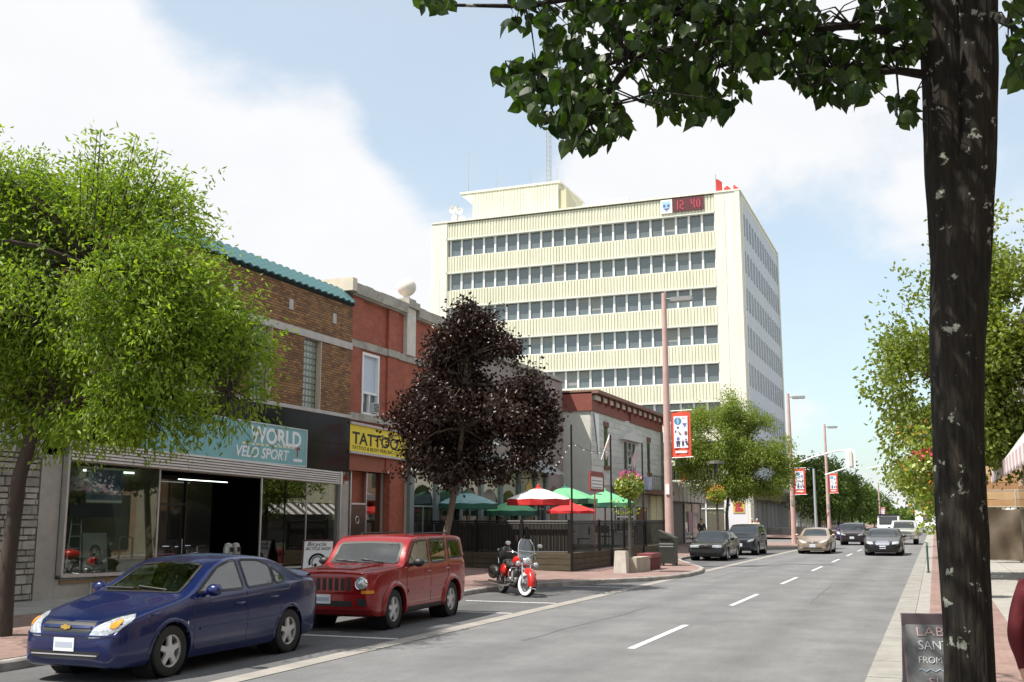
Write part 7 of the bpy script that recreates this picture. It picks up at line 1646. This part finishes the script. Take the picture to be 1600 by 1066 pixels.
# ================================================================== people
def skin_body(edges, verts, radii, root, sub=1):
    me = bpy.data.meshes.new('b'); me.from_pydata([tuple(v) for v in verts], edges, []); ob = bpy.data.objects.new('b', me); COL.objects.link(ob)
    md = ob.modifiers.new('s', 'SKIN'); md.use_smooth_shade = True
    for i, r_ in enumerate(radii):
        sv_ = me.skin_vertices[0].data[i]; sv_.radius = r_ if isinstance(r_, tuple) else (r_, r_); sv_.use_root = (i == root)
    ss = ob.modifiers.new('u', 'SUBSURF'); ss.levels = sub; ss.render_levels = sub
    dg = bpy.context.evaluated_depsgraph_get(); m = bpy.data.meshes.new_from_object(ob.evaluated_get(dg)); bpy.data.objects.remove(ob); return m
def person(loc, rz, label, top, legs, hair, pose='stand', H=1.72, arm=0.2, skin=(.5, .3, .22)):
    t = thing('person', label, 'person', loc, rz); k = H / 1.72
    # facing +x
    sit = pose == 'sit'; hz = .52 if sit else .93
    V = {}; Rr = {}
    def v(n, p, r_): V[n] = Vector(p) * k; Rr[n] = tuple(q * k for q in r_) if isinstance(r_, tuple) else r_ * k
    v('pel', (0, 0, hz), (.15, .12)); v('wst', (0, 0, hz + .18), (.135, .105)); v('chs', (.01, 0, hz + .37), (.165, .12)); v('nek', (.01, 0, hz + .53), .06); v('hd0', (.03, 0, hz + .62), .075); v('hd1', (.035, 0, hz + .70), (.085, .1)); v('hd2', (.02, 0, hz + .785), .06)
    E_ = [('pel', 'wst'), ('wst', 'chs'), ('chs', 'nek'), ('nek', 'hd0'), ('hd0', 'hd1'), ('hd1', 'hd2')]
    for s_, S_ in ((1, 'l'), (-1, 'r')):
        v('sh' + S_, (0, s_ * .18, hz + .47), .07); v('el' + S_, (.0 + arm * .3, s_ * .25, hz + .2), .05); v('wr' + S_, (.1 + arm, s_ * .22, hz + (.02 if not sit else .12)), .034); v('pa' + S_, (.13 + arm * 1.15, s_ * .215, hz - .06 if not sit else hz + .11), .036)
        E_ += [('chs', 'sh' + S_), ('sh' + S_, 'el' + S_), ('el' + S_, 'wr' + S_), ('wr' + S_, 'pa' + S_)]
        d = (V['pa' + S_] - V['wr' + S_]).normalized(); w_ = d.cross(Vector((0, 1, 0))).normalized()
        for f in range(4):
            b = V['pa' + S_] + d * .03 + w_ * (-.03 + .02 * f); l = (.05, .058, .055, .042)[f]
            V['f%d%s' % (f, S_)] = b + d * l * .6; Rr['f%d%s' % (f, S_)] = .009; V['g%d%s' % (f, S_)] = b + d * l + Vector((0, -s_ * .02, -.012)); Rr['g%d%s' % (f, S_)] = .008; E_ += [('pa' + S_, 'f%d%s' % (f, S_)), ('f%d%s' % (f, S_), 'g%d%s' % (f, S_))]
        V['th' + S_] = V['wr' + S_] + d * .045 - w_ * .05; Rr['th' + S_] = .01; E_.append(('wr' + S_, 'th' + S_))
        if sit: v('kn' + S_, (.45, s_ * .11, hz + .02), .068); v('an' + S_, (.45, s_ * .11, .09), .045)
        else: v('kn' + S_, (.02, s_ * .1, .5), .066); v('an' + S_, (-.01, s_ * .1, .09), .045)
        v('hp' + S_, (0, s_ * .095, hz - .04 if not sit else hz), .095); v('to' + S_, (V['an' + S_].x / k + .17, s_ * .115, .04), .04)
        E_ += [('pel', 'hp' + S_), ('hp' + S_, 'kn' + S_), ('kn' + S_, 'an' + S_), ('an' + S_, 'to' + S_)]
    ns = list(V); ix = {n: i for i, n in enumerate(ns)}; me = skin_body([(ix[a], ix[b]) for a, b in E_], [V[n] for n in ns], [Rr[n] for n in ns], ix['pel'], 2)
    sm = mat('skin_%d' % int(skin[0] * 100), skin, .6); me.materials.clear()
    for m_ in (sm, top, legs, mat('shoe_dark', (.03, .025, .02), .6)): me.materials.append(m_)
    cls = {}
    for n in ns: cls[n] = 0 if n[:2] in ('ne', 'hd', 'pa', 'th') or n[0] in 'fg' else (1 if n[:2] in ('ws', 'ch', 'sh', 'el', 'wr') else (3 if n[:2] in ('to',) else 2))
    seg = [(V[a], V[b], cls[b] if cls[b] != 0 or cls[a] == 0 else cls[b]) for a, b in E_]
    for p in me.polygons:
        c = p.center; best = 9
        for (a, b, q) in seg:
            ab = b - a; tt = max(0, min(1, (c - a).dot(ab) / max(1e-9, ab.length_squared))); d = (a + ab * tt - c).length
            if d < best: best = d; p.material_index = q
        p.use_smooth = True
    link('body', me, t); hc = V['hd1']
    mb = MB(); mb.sphere((hc.x - .018 * k, 0, hc.z + .03 * k), .105 * k, 14, (1, .92, 1.05))
    mb.v = [(x, y_, max(z, hc.z - .02 * k + max(0, x) * 1.2)) for x, y_, z in mb.v]; o = mb.build('hair', hair, t, world=False, smooth=60)
    mb = MB(); mb.sphere((hc.x + .1 * k, 0, hc.z - .005), .016 * k, 8, (1, .8, 1.5)); mb.build('nose', sm, t, world=False)
    for s_ in (1, -1):
        mb = MB(); mb.sphere((hc.x + .088 * k, s_ * .032 * k, hc.z + .018 * k), .012 * k, 8); mb.build('eye', M_black, t, world=False)
        mb = MB(); mb.sphere((hc.x - .01, s_ * .09 * k, hc.z), .025 * k, 8, (.7, .4, 1.2)); mb.build('ear', sm, t, world=False)
    mb = MB(); mb.sphere((hc.x + .09 * k, 0, hc.z - .045 * k), .02 * k, 8, (.4, 1.3, .3)); mb.build('mouth', mat('lips', (.4, .16, .14), .6), t, world=False)
    return t
hb, hg = mat('hair_dark', (.02, .015, .012), .7), mat('hair_brown', (.09, .05, .03), .7)
jeans = mat('denim', (.05, .07, .13), .85)
pr_ = onz(1640, 1066, .13)
person((.64, 6.9, .13), R(80), 'person in a dark red jacket cut off by the right edge', mat('jacket_red', (.085, .003, .008), .85, bump=.3, bscale=20), jeans, hb, 'stand', 1.74, arm=.02)
def seat_person(u, v, Y, lb, top, hair, rz):
    q = ony(u, v, Y); z0 = DZ; o = person((q.x, Y, z0), rz, lb, top, jeans, hair, 'sit', 1.7); ch = chair((q.x - .02 * math.cos(rz), Y - .02 * math.sin(rz), z0), rz, 'black metal chair under the %s' % lb.split(' on the')[0])
seat_person(783, 815, 38.6, 'seated person in a white shirt on the patio', mat('shirt_white', (.7, .7, .7), .85), hg, R(150))
seat_person(806, 805, 38.3, 'seated person with dark hair and grey shirt on the patio', mat('shirt_grey', (.3, .3, .31), .85), hb, R(100))
seat_person(833, 806, 40.4, 'seated person in an orange top on the patio', mat('shirt_orange', (.45, .18, .06), .85), hg, R(200))
q = onx(1096, 820, -13.6); person((-13.6, q.y, padz(-13.6)), R(-60), 'pedestrian in black by the bank window', mat('shirt_black', (.02, .02, .02), .8), mat('trouser_black', (.03, .03, .03), .8), hb)
q = onx(1175, 818, -13.2); person((-13.2, q.y, padz(-13.2)), R(-90), 'pedestrian in a white cap walking behind the parked people carrier', mat('shirt_pale', (.6, .6, .58), .85), jeans, mat('cap_white', (.8, .8, .8), .7))
q = onx(1181, 819, -13.0); person((-13.0, q.y + .6, padz(-13.0)), R(-100), 'second white-capped pedestrian walking beside the first', mat('shirt_tan', (.45, .38, .3), .85), jeans, mat('cap_white', (.8, .8, .8), .7))
# ================================================================== trees
M_bark = mat('bark_grey', (.13, .10, .075), .95, var=.35, vscale=3, bump=1.0, bscale=14, stretch=(1, 1, .25), detail=8)
M_barkd = mat('bark_dark', (.06, .045, .035), .95, var=.35, vscale=3, bump=1.0, bscale=14, stretch=(1, 1, .25), detail=8)
RH = Vector((_R.x, _R.y, 0)); FH = Vector((_F.x, _F.y, 0)).normalized()
def leafmesh(name, pos, out, L, Wd, mt, parent, droop=.5, rnd_amp=1., tri=False, bend=.25, clump=None):
    """pos (n,3) leaf bases, out (n,3) rough growth direction"""
    n = len(pos); d = out + nr.normal(size=(n, 3)) * .75; d[:, 2] -= droop; d /= np.linalg.norm(d, axis=1)[:, None] + 1e-9
    s_ = np.cross(d, nr.normal(size=(n, 3))); s_ /= np.linalg.norm(s_, axis=1)[:, None] + 1e-9
    up = np.cross(s_, d); up *= np.where(up[:, 2:3] < 0, -1, 1)
    l = L * nr.uniform(.65, 1.25, (n, 1)); w = Wd * nr.uniform(.75, 1.2, (n, 1))
    b = pos; m1 = pos + d * l * .5 + s_ * w * .5 - up * w * bend; tip = pos + d * l - up * l * .08; m2 = pos + d * l * .5 - s_ * w * .5 - up * w * bend; mid = pos + d * l * .5
    v = np.stack([b, m1, tip, m2, mid], 1).reshape(-1, 3); i = np.arange(n)[:, None] * 5
    f = np.concatenate([i + np.array([[0, 1, 2, 4]]), i + np.array([[0, 4, 2, 3]])], 0)
    rv = nr.rand(n) if clump is None else .5 * nr.rand(n) + .5 * clump
    rv = np.repeat(np.clip(rv * rnd_amp, 0, 1), 5)
    me = fastmesh(name, v - np.array(wloc(parent)), f, mt, rv); o = link(name, me, parent); return o
def crown_points(blobs, ncl, rough=.55, seed=3):
    """cluster centres spread through ellipsoids, denser toward the outside, thinned by a lumpy field"""
    vol = np.array([b[3] * b[4] * b[5] for b in blobs]) ** .75; vol = vol / vol.sum(); out, dr = [], []
    ph = nr.rand(3) * 6
    for b, fr in zip(blobs, vol):
        n = int(ncl * fr); m_ = int(n * 1.85); d = nr.normal(size=(m_, 3)); d /= np.linalg.norm(d, axis=1)[:, None]
        rr = nr.uniform(.12, 1.0, (m_, 1)) ** .55 * (1 + .16 * np.sin(d[:, :1] * 7 + ph[0]) + .12 * np.sin(d[:, 1:2] * 9 + ph[1]) + .1 * np.sin(d[:, 2:3] * 8 + ph[2])) * nr.uniform(.9, 1.1, (m_, 1))
        p = d * rr * np.array([b[3], b[4], b[5]]) + np.array(b[:3])
        fld = np.sin(p[:, 0] * 2.1 + ph[0]) + np.sin(p[:, 1] * 2.3 + ph[1]) + np.sin(p[:, 2] * 2.7 + ph[2]) + nr.normal(size=m_) * .3
        k = np.argsort(-fld)[:n]; out.append(p[k]); dr.append(d[k])
    return np.concatenate(out), np.concatenate(dr)
def tree(name, label, base, trunk, blobs, ncl, per, spread, L, Wd, mt, bark, droop=.5, cat='tree', group=None, limbs=40, rt=.14, twigs=0):
    base = Vector(base); t = thing(name, label, cat, tuple(base), 0, group)
    mb = MB(); P = [Vector(p) for p in trunk]; n = len(P); rs = [rt * (1.25 if i == 0 else 1 - .45 * i / (n - 1)) for i in range(n)]; mb.tube(P, rs, 10); mb.build('trunk', bark, t, smooth=True)
    C_, D_ = crown_points(blobs, ncl)
    mb = MB(); tp = P[-1]; starts = P[max(1, n // 2):]
    idx = nr.choice(len(C_), min(limbs, len(C_)), replace=False)
    for j in idx:
        e = Vector(C_[j]); cand = [q for q in starts if q.z < e.z + .6] or [starts[0]]; s_ = min(cand, key=lambda q: (q - e).length + abs(q.z - e.z) * .2)
        m1 = s_.lerp(e, .5) + Vector((rng.gauss(0, .12), rng.gauss(0, .12), .12 * (e - s_).length)); r0 = min(rt * .4, .02 + .012 * (e - s_).length); mb.tube([s_, s_.lerp(m1, .6), m1.lerp(e, .3), e], [r0, r0 * .75, r0 * .5, r0 * .2], 5, cap=False)
    o = mb.build('limbs', bark, t, smooth=True); o['kind'] = 'stuff'
    n = len(C_); pos = np.repeat(C_, per, 0) + nr.normal(size=(n * per, 3)) * spread; out = np.repeat(D_, per, 0) + nr.normal(size=(n * per, 3)) * .3
    o = leafmesh('crown', pos, out, L, Wd, mt, t, droop, clump=np.repeat(nr.rand(n), per)); o['kind'] = 'stuff'
    if twigs:
        mb = MB()
        for j in nr.choice(n, min(twigs, n), replace=False):
            e = Vector(C_[j]); d = Vector(D_[j]); s_ = e - d * rng.uniform(.35, .7) - Vector((0, 0, .15)); mb.tube([s_, e, e + d * .12], [.012, .006, .003], 3, cap=False)
        o = mb.build('twigs', bark, t); o['kind'] = 'stuff'
    return t
def rel(base, r_, d, z): b = Vector(base); q = b + RH * r_ + FH * d; return (q.x, q.y, z)
def B(base, r_, d, z, a, b, c): return (*rel(base, r_, d, z), a, b, c)
# --- ash by the stone building
L_ash = leafmat('ash_leaf', (.105, .19, .018), (.33, .45, .065), .48, (1.5, 1.5, .4))
b0 = (-13.35, 12.75, .15)
tree('ash_tree', 'bright green ash tree at the left edge over the sidewalk', b0, [rel(b0, -.12, 0, .1), rel(b0, -.1, 0, 1.2), rel(b0, -.02, 0, 2.6), rel(b0, .22, 0, 3.6), rel(b0, .5, .1, 4.6), rel(b0, .9, .1, 6)],
     [B(b0, .8, 0, 5.5, 2.6, 2.5, 1.9), B(b0, 2.5, .2, 4.7, 1.45, 1.6, 1.25), B(b0, -1.3, 0, 5.6, 2.2, 2.2, 2.2), B(b0, 1.3, .3, 6.9, 1.4, 1.4, .95), B(b0, -.6, .2, 7.3, 1.0, 1.1, .7), B(b0, 1.9, -.2, 3.7, 1.2, 1.2, .7), B(b0, .6, .3, 3.9, 1.5, 1.4, .9), B(b0, 3.15, .2, 4.1, .8, .9, .8), B(b0, 2.3, .1, 5.9, .9, .9, .6)], 4700, 16, .125, .115, .040, L_ash, M_barkd, .7, limbs=120, rt=.135, twigs=1500)
# --- purple maple
L_map = leafmat('maple_leaf', (.014, .008, .006), (.060, .033, .023), .2, (1.4, .9, .6), rough=.35)
b0 = (-12.5, 26.7, .15)
tree('purple_maple', 'dark purple-leaved maple in front of the patio', b0, [rel(b0, -.15, 0, .1), rel(b0, -.1, 0, .9), rel(b0, .1, 0, 1.9), rel(b0, .3, 0, 3.0), rel(b0, .45, 0, 4.4), rel(b0, .55, 0, 6.4)],
     [B(b0, 0.65, 0, 4.6, 2.0, 1.9, 1.2), B(b0, 0.55, 0, 5.8, 1.65, 1.6, 1.0), B(b0, 0.65, 0, 6.9, 1.0, 1.0, .8), B(b0, 0.75, 0, 7.85, .5, .5, .5), B(b0, -0.95, 0, 4.0, 1.05, 1.1, .8), B(b0, 1.70, 0, 4.1, 1.25, 1.2, .95), B(b0, 2.40, 0, 4.6, .75, .7, .8), B(b0, -1.05, .2, 5.1, .9, .8, .65), B(b0, 1.90, -.2, 5.5, .85, .7, .7), B(b0, 0.00, -.3, 6.5, .8, .7, .5), B(b0, 1.40, 0, 6.6, .7, .6, .5), B(b0, 0.50, -.4, 3.4, 1.4, 1.0, .5)], 3600, 12, .13, .115, .088, L_map, M_bark, .4, limbs=90, rt=.115, twigs=700)
# --- honey locust down the left side
L_loc = leafmat('locust_leaf', (.12, .19, .03), (.29, .35, .08), .46)
p = onx(1137, 848, -12.4); b0 = (-12.4, p.y, .15)
tree('honey_locust', 'feathery green locust tree beside the parked dark cars', b0, [rel(b0, 0, 0, .1), rel(b0, 0, 0, 2.2), rel(b0, .2, 0, 3.8), rel(b0, .4, 0, 6)],
     [B(b0, -.7, 0, 6.3, 2.5, 2.4, 2.6), B(b0, 1.7, 0, 6.0, 2.4, 2.2, 2.2), B(b0, .1, 0, 9.0, 1.7, 1.5, 1.2), B(b0, 3.0, 0, 4.9, 1.3, 1.2, 1.5), B(b0, .6, 0, 4.2, 2.6, 2.2, 1.0), B(b0, -2.2, 0, 5.6, 1.2, 1.2, 1.3), B(b0, -1.5, 0, 8.1, 1.2, 1.2, 1.0), B(b0, 1.9, 0, 8.0, 1.3, 1.2, .9)], 4800, 11, .2, .2, .07, L_loc, M_bark, .7, limbs=60, rt=.12)
# --- far left row
L_far = leafmat('far_leaf', (.055, .11, .02), (.14, .2, .045), .35)
lbs = ['first broad green tree past the tower', 'second broad tree along the far left row', 'third tree along the far left row', 'fourth tree of the far left row', 'fifth tree of the far left row', 'last tree of the far left row']
for i, (y_, h) in enumerate(((122, 9.6), (137, 9.8), (153, 10.5), (174, 9), (200, 9.5), (236, 9))):
    b0 = (-12.2 + rng.uniform(-.5, .5), y_, .13)
    tree('street_tree', lbs[i], b0, [rel(b0, 0, 0, .1), rel(b0, 0, 0, 2.5), rel(b0, .1, 0, 5)], [B(b0, 0, 0, h * .55, 3.2, 3.2, h * .34), B(b0, -1, 0, h * .72, 1.9, 2, h * .22), B(b0, 1.3, 0, h * .5, 2.2, 2.2, h * .25)], 750, 7, .3, .42, .24, L_far, M_barkd, .4, group='street trees on the far left', limbs=20, rt=.15)
# --- right row
L_lin = leafmat('linden_leaf_far', (.11, .17, .03), (.26, .31, .07), .45)
rows_r = [((1.0, 35.5, .13), 12.0, 3.7, 'tall light green tree behind the foreground trunk'), ((1.3, 53, .13), 8.6, 3.0, 'smaller yellow-green tree next along the right kerb'), ((1.3, 74, .13), 9.0, 3.2, 'third tree along the right kerb'), ((1.4, 98, .13), 9.2, 3.4, 'fourth tree along the right kerb'), ((1.5, 135, .13), 9.5, 3.6, 'fifth tree far along the right side'), ((1.5, 180, .13), 9.5, 3.6, 'last tree far along the right side')]
for i, (b0, h, r_, lb) in enumerate(rows_r):
    n = (4200, 2000, 1200, 900, 700, 600)[i]; sz = (.17, .2, .26, .32, .42, .5)[i]
    ox = 1.1 if i == 0 else 0
    bl = [B(b0, -.2 + ox, 0, h * .56, r_ * .85, r_ * .85, h * .3), B(b0, -r_ * .45 + ox, 0, h * .5, r_ * .65, r_ * .7, h * .2), B(b0, r_ * .4 + ox, 0, h * .55, r_ * .7, r_ * .7, h * .25), B(b0, ox, 0, h * .8, r_ * .5, r_ * .5, h * .18)]
    tree('linden_tree', lb, b0, [rel(b0, 0, 0, .1), rel(b0, 0, 0, h * .25), rel(b0, .1, 0, h * .45), rel(b0, 0, 0, h * .75)], bl, n, 9 if i else 11, .17 if i < 2 else .3, sz, sz * .62, L_lin, M_barkd, .4, group='linden trees along the right kerb', limbs=60 if i == 0 else 25, rt=.16)
# --- wooded end of the street
vs, out = [], []
for i in range(520):
    x = rng.uniform(-75, 70); y_ = rng.uniform(300, 360); h = 7 + 3.5 * (math.sin(x * .13) + math.sin(x * .31 + 1)) * .6 + rng.uniform(-1, 1.6)
    for k in range(26): vs.append((x + rng.gauss(0, 1.6), y_ + rng.gauss(0, 1.6), max(.3, h * rng.random() ** .6)))
vs = np.array(vs); fw = link('distant_trees', None); 
bpy.data.objects.remove(fw)
n = len(vs); dd = nr.normal(size=(n, 3)); dd /= np.linalg.norm(dd, axis=1)[:, None]; ee = np.cross(dd, nr.normal(size=(n, 3))); ee /= np.linalg.norm(ee, axis=1)[:, None]
q = np.stack([vs - dd * .8, vs - ee * .5, vs + dd * .8, vs + ee * .5], 1).reshape(-1, 3)
tag(link('distant_trees', fastmesh('distant_trees', q, np.arange(4 * n).reshape(n, 4), L_far, np.repeat(nr.rand(n), 4))), 'distant line of green trees closing the end of the street', 'woods', kind='stuff')
t = thing('white_house', 'small white house glimpsed at the far end of the street', 'house', (-1.5, 270, 0))
mb = MB(); mb.box(-4.2, 5, 268, 276, -.1, 4.6); mb.build('wall', M_white, t)
mb = MB(); mb.prism([(-4.6, 4.6), (5.4, 4.6), (.4, 7)], 267.6, 276.4, 'y'); mb.build('roof', mat('roof_grey', (.3, .3, .32), .8), t)
mb = MB(); mb.box(-2.5, -1, 267.95, 268, 1.2, 2.8); mb.box(1, 2.5, 267.95, 268, 1.2, 2.8); mb.build('window', M_skyg, t)

# --- foreground linden
M_tbark = bpy.data.materials.new('linden_bark'); M_tbark.use_nodes = True
nt_ = M_tbark.node_tree; pn = nt_.nodes['Principled BSDF']; pn.inputs['Roughness'].default_value = .95; tcn = nt_.nodes.new('ShaderNodeTexCoord')
mp = nt_.nodes.new('ShaderNodeMapping'); mp.inputs['Scale'].default_value = (1, 1, .16); nt_.links.new(tcn.outputs['Object'], mp.inputs[0])
na = nt_.nodes.new('ShaderNodeTexNoise'); na.inputs['Scale'].default_value = 34; na.inputs['Detail'].default_value = 8; nt_.links.new(mp.outputs[0], na.inputs['Vector'])
nb_ = nt_.nodes.new('ShaderNodeTexNoise'); nb_.inputs['Scale'].default_value = 9; nb_.inputs['Detail'].default_value = 5; nb_.inputs['Roughness'].default_value = .6; nt_.links.new(tcn.outputs['Object'], nb_.inputs['Vector'])
ra = nt_.nodes.new('ShaderNodeValToRGB'); ra.color_ramp.elements[0].position = .35; ra.color_ramp.elements[0].color = (.006, .0045, .003, 1); ra.color_ramp.elements[1].position = .7; ra.color_ramp.elements[1].color = (.024, .018, .011, 1); nt_.links.new(na.outputs[0], ra.inputs[0])
rb = nt_.nodes.new('ShaderNodeValToRGB'); rb.color_ramp.elements[0].position = .63; rb.color_ramp.elements[0].color = (0, 0, 0, 1); rb.color_ramp.elements[1].position = .66; rb.color_ramp.elements[1].color = (1, 1, 1, 1); nt_.links.new(nb_.outputs[0], rb.inputs[0])
mxl = nt_.nodes.new('ShaderNodeMixRGB'); nt_.links.new(rb.outputs[0], mxl.inputs[0]); nt_.links.new(ra.outputs[0], mxl.inputs[1]); mxl.inputs[2].default_value = (.30, .31, .26, 1); nt_.links.new(mxl.outputs[0], pn.inputs['Base Color'])
bpn = nt_.nodes.new('ShaderNodeBump'); bpn.inputs['Strength'].default_value = 1; bpn.inputs['Distance'].default_value = .03; nt_.links.new(na.outputs[0], bpn.inputs['Height']); nt_.links.new(bpn.outputs[0], pn.inputs['Normal'])
TYF = 7.4
fl = thing('foreground_linden', 'dark linden trunk with lichen and overhanging leafy branches in the right foreground', 'tree', (.2, TYF, .13))
def tp(u, v, Y=TYF): return ony(u, v, Y)
def bumpy_tube(P, rs, n=96, seg=26):
    from mathutils import noise as mn
    mb = MB(); PP, RR = [], []
    for i in range(len(P) - 1):
        k = max(3, int((P[i + 1] - P[i]).length / .035))
        for j in range(k): PP.append(P[i].lerp(P[i + 1], j / k)); RR.append(rs[i] + (rs[i + 1] - rs[i]) * j / k)
    PP.append(P[-1]); RR.append(rs[-1]); mb.tube(PP, RR, n)
    for i, v in enumerate(mb.v):
        k = min(i // n, len(PP) - 1); c = PP[k]; d = Vector(v) - c; a = 2 * math.pi * (i % n) / n; q = Vector((math.cos(a), math.sin(a), 0))
        rg = 1 - abs(mn.noise(Vector((q.x * 5, q.y * 5, c.z * 1.1)))) * 2; rg2 = mn.noise(Vector((q.x * 11, q.y * 11, c.z * 3.5))); lump = mn.noise(Vector((q.x * 1.6, q.y * 1.6, c.z * 1.3)))
        mb.v[i] = tuple(c + d * (1 + .075 * lump + .045 * rg + .03 * rg2))
    return mb
sc = (TYF * .93) / FPX
P = [Vector((tp(1516, 1060).x, TYF, .1))] + [tp(u, v) for u, v in ((1516, 1066), (1508, 900), (1498, 720), (1494, 560), (1499, 420), (1504, 320), (1506, 200))]
bumpy_tube(P, [.19, .145, .142, .152, .16, .18, .185, .05]).build('trunk', M_tbark, fl, smooth=80)
mb = bumpy_tube([tp(1494, 520), tp(1487, 400), tp(1479, 270), tp(1474, 130), tp(1466, 0), tp(1446, -160), tp(1400, -400)], [.10, .135, .135, .13, .125, .11, .08]); mb.build('stem', M_tbark, fl, smooth=80)
bumpy_tube([tp(1500, 560), tp(1514, 400), tp(1524, 250), tp(1527, 120), tp(1527, 0), tp(1530, -160), tp(1590, -420)], [.08, .125, .13, .13, .125, .115, .08]).build('stem', M_tbark, fl, smooth=80)
BR = [[(1462, 60, 7.4), (1330, 40, 7.0), (1150, 55, 6.5), (980, 90, 6.1), (840, 140, 5.9)], [(1455, -20, 7.4), (1250, -40, 6.8), (1000, -20, 6.2), (820, 10, 5.8), (690, 8, 5.5)], [(1465, 120, 7.4), (1400, 110, 7.2), (1310, 120, 6.9), (1260, 140, 6.7)], [(1462, 90, 7.4), (1280, 60, 7.6), (1100, 110, 7.4), (1030, 170, 7.2)], [(1545, 20, 7.4), (1580, 40, 7.0), (1640, 90, 6.7)], [(1150, 55, 6.5), (1050, 20, 6.6), (930, 170, 6.0), (905, 215, 5.9)]]
mb = MB()
for b in BR:
    pts = [tp(u, v, Y) for u, v, Y in b]; mb.tube(pts, [.035 * (1 - .75 * i / (len(pts) - 1)) for i in range(len(pts))], 6)
mb.build('branches', M_tbark, fl, smooth=True)
TW = [tp(u_, v_, Y_) for b in BR for (u_, v_, Y_) in b]
LB = [(1010, 60, 165, 70, 6.4, 165), (880, 145, 82, 60, 6.0, 90), (920, 200, 58, 46, 6.0, 50), (1085, 155, 80, 46, 6.8, 66), (1200, 60, 95, 66, 7.0, 100), (1300, 120, 70, 52, 7.0, 66), (1395, 50, 60, 62, 7.3, 70), (1345, 140, 30, 26, 7.0, 14), (1412, 185, 18, 26, 7.0, 10), (825, 28, 36, 30, 5.8, 14), (680, 12, 30, 22, 5.5, 9), (1592, 55, 22, 60, 6.9, 16), (1590, 125, 12, 18, 6.9, 4), (980, 0, 120, 30, 6.5, 40), (1120, 20, 100, 40, 6.6, 40), (1180, 105, 40, 25, 6.8, 12), (795, 130, 22, 22, 5.9, 10)]
lf = [(0, 0), (.10, -.05), (.30, -.02), (.43, .14), (.46, .34), (.36, .58), (.18, .80), (0, 1.04)]
prof = lf + [(-x, z) for x, z in lf[-2:0:-1]]
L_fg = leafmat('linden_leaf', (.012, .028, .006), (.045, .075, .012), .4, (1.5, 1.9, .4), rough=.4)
def leaf_shape(curl):
    vs = [(x, -.10 * abs(x) * 2 + curl * z * z, -z) for x, z in prof]; k = len(vs); vs += [(0, .02 + curl * z * z, -z) for z in (.15, .45, .75)]
    fs = []
    h = len(lf)
    R_ = list(range(0, h)); Lh = [0] + list(range(k - 1, h - 2, -1)); mid = [k, k + 1, k + 2]
    def fan(side):
        a, b, c_, d, e, f, g, hh = side; return [(a, b, c_, k), (k, c_, d, k + 1), (k + 1, d, e), (k + 1, e, f, k + 2), (k + 2, f, g), (k + 2, g, hh)]
    fs += fan(R_) + [q[::-1] for q in fan(Lh)]
    me = bpy.data.meshes.new('leaf'); me.from_pydata(vs, [], fs); me.materials.append(L_fg); me.polygons.foreach_set('use_smooth', [True] * len(me.polygons)); a = me.attributes.new('rnd', 'FLOAT', 'POINT'); r_ = rng.random(); a.data.foreach_set('value', [r_] * len(vs)); return me
LM = [leaf_shape(rng.uniform(-.4, .4)) for _ in range(16)]
lv = []
for (u, v, ru, rv_, Y, n) in LB:
    for _ in range(int(n * 2.9)):
        a = rng.uniform(0, 6.283); q = rng.random() ** .5; uu, vv = u + ru * q * math.cos(a), v + rv_ * q * math.sin(a) - 14; YY = Y + rng.gauss(0, .35)
        lv.append((tp(uu, vv, YY), -30 < uu < 1640 and vv > -25))
lv.sort(key=lambda q: not q[1])
mb = MB()
for (p, vis) in lv[::6]:
    a = min(TW, key=lambda q: (q - p).length); m = a.lerp(p, .5) + Vector((0, 0, .08)); mb.tube([a, m, p], [.009, .006, .003], 4, cap=False)
o = mb.build('twigs', M_tbark, fl); o['kind'] = 'stuff'
L0 = Vector(fl.location); far_v, far_f, far_r = [], [], []
def leaf_mx(p, s_):
    m = Euler((rng.gauss(0, .55), rng.gauss(0, .55), rng.uniform(0, 6.283))).to_matrix().to_4x4(); return Matrix.Translation(p) @ m @ Matrix.Scale(s_, 4)
cnt = 0
for (p, vis) in lv:
    s_ = rng.uniform(.055, .112)
    if vis and cnt < 300:
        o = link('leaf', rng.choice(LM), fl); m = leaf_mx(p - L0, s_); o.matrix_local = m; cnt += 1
    else:
        m = leaf_mx(p - L0, s_); b = len(far_v); me = LM[rng.randrange(16)]; far_v += [tuple(m @ v.co) for v in me.vertices]; far_f += [tuple(i + b for i in q.vertices) for q in me.polygons]; far_r += [rng.random()] * len(me.vertices)
# the rest of the crown above the picture
cp_ = []
while len(cp_) < 8500:
    d = Vector((rng.gauss(0, 1), rng.gauss(0, 1), rng.gauss(0, 1))).normalized() * rng.uniform(.2, 1) ** .5
    p = Vector((-.3, 6.9, 8.6)) + Vector((d.x * 4.3, d.y * 4.6, d.z * 3.0)); q = p - _C; w = q.dot(_F); cp_.append(tuple(p))
    if w > .3:
        vv = 533 - FPX * q.dot(_U) / w; uu = 800 + FPX * q.dot(_R) / w
        if vv > -40 and -40 < uu < 1640: cp_.pop()
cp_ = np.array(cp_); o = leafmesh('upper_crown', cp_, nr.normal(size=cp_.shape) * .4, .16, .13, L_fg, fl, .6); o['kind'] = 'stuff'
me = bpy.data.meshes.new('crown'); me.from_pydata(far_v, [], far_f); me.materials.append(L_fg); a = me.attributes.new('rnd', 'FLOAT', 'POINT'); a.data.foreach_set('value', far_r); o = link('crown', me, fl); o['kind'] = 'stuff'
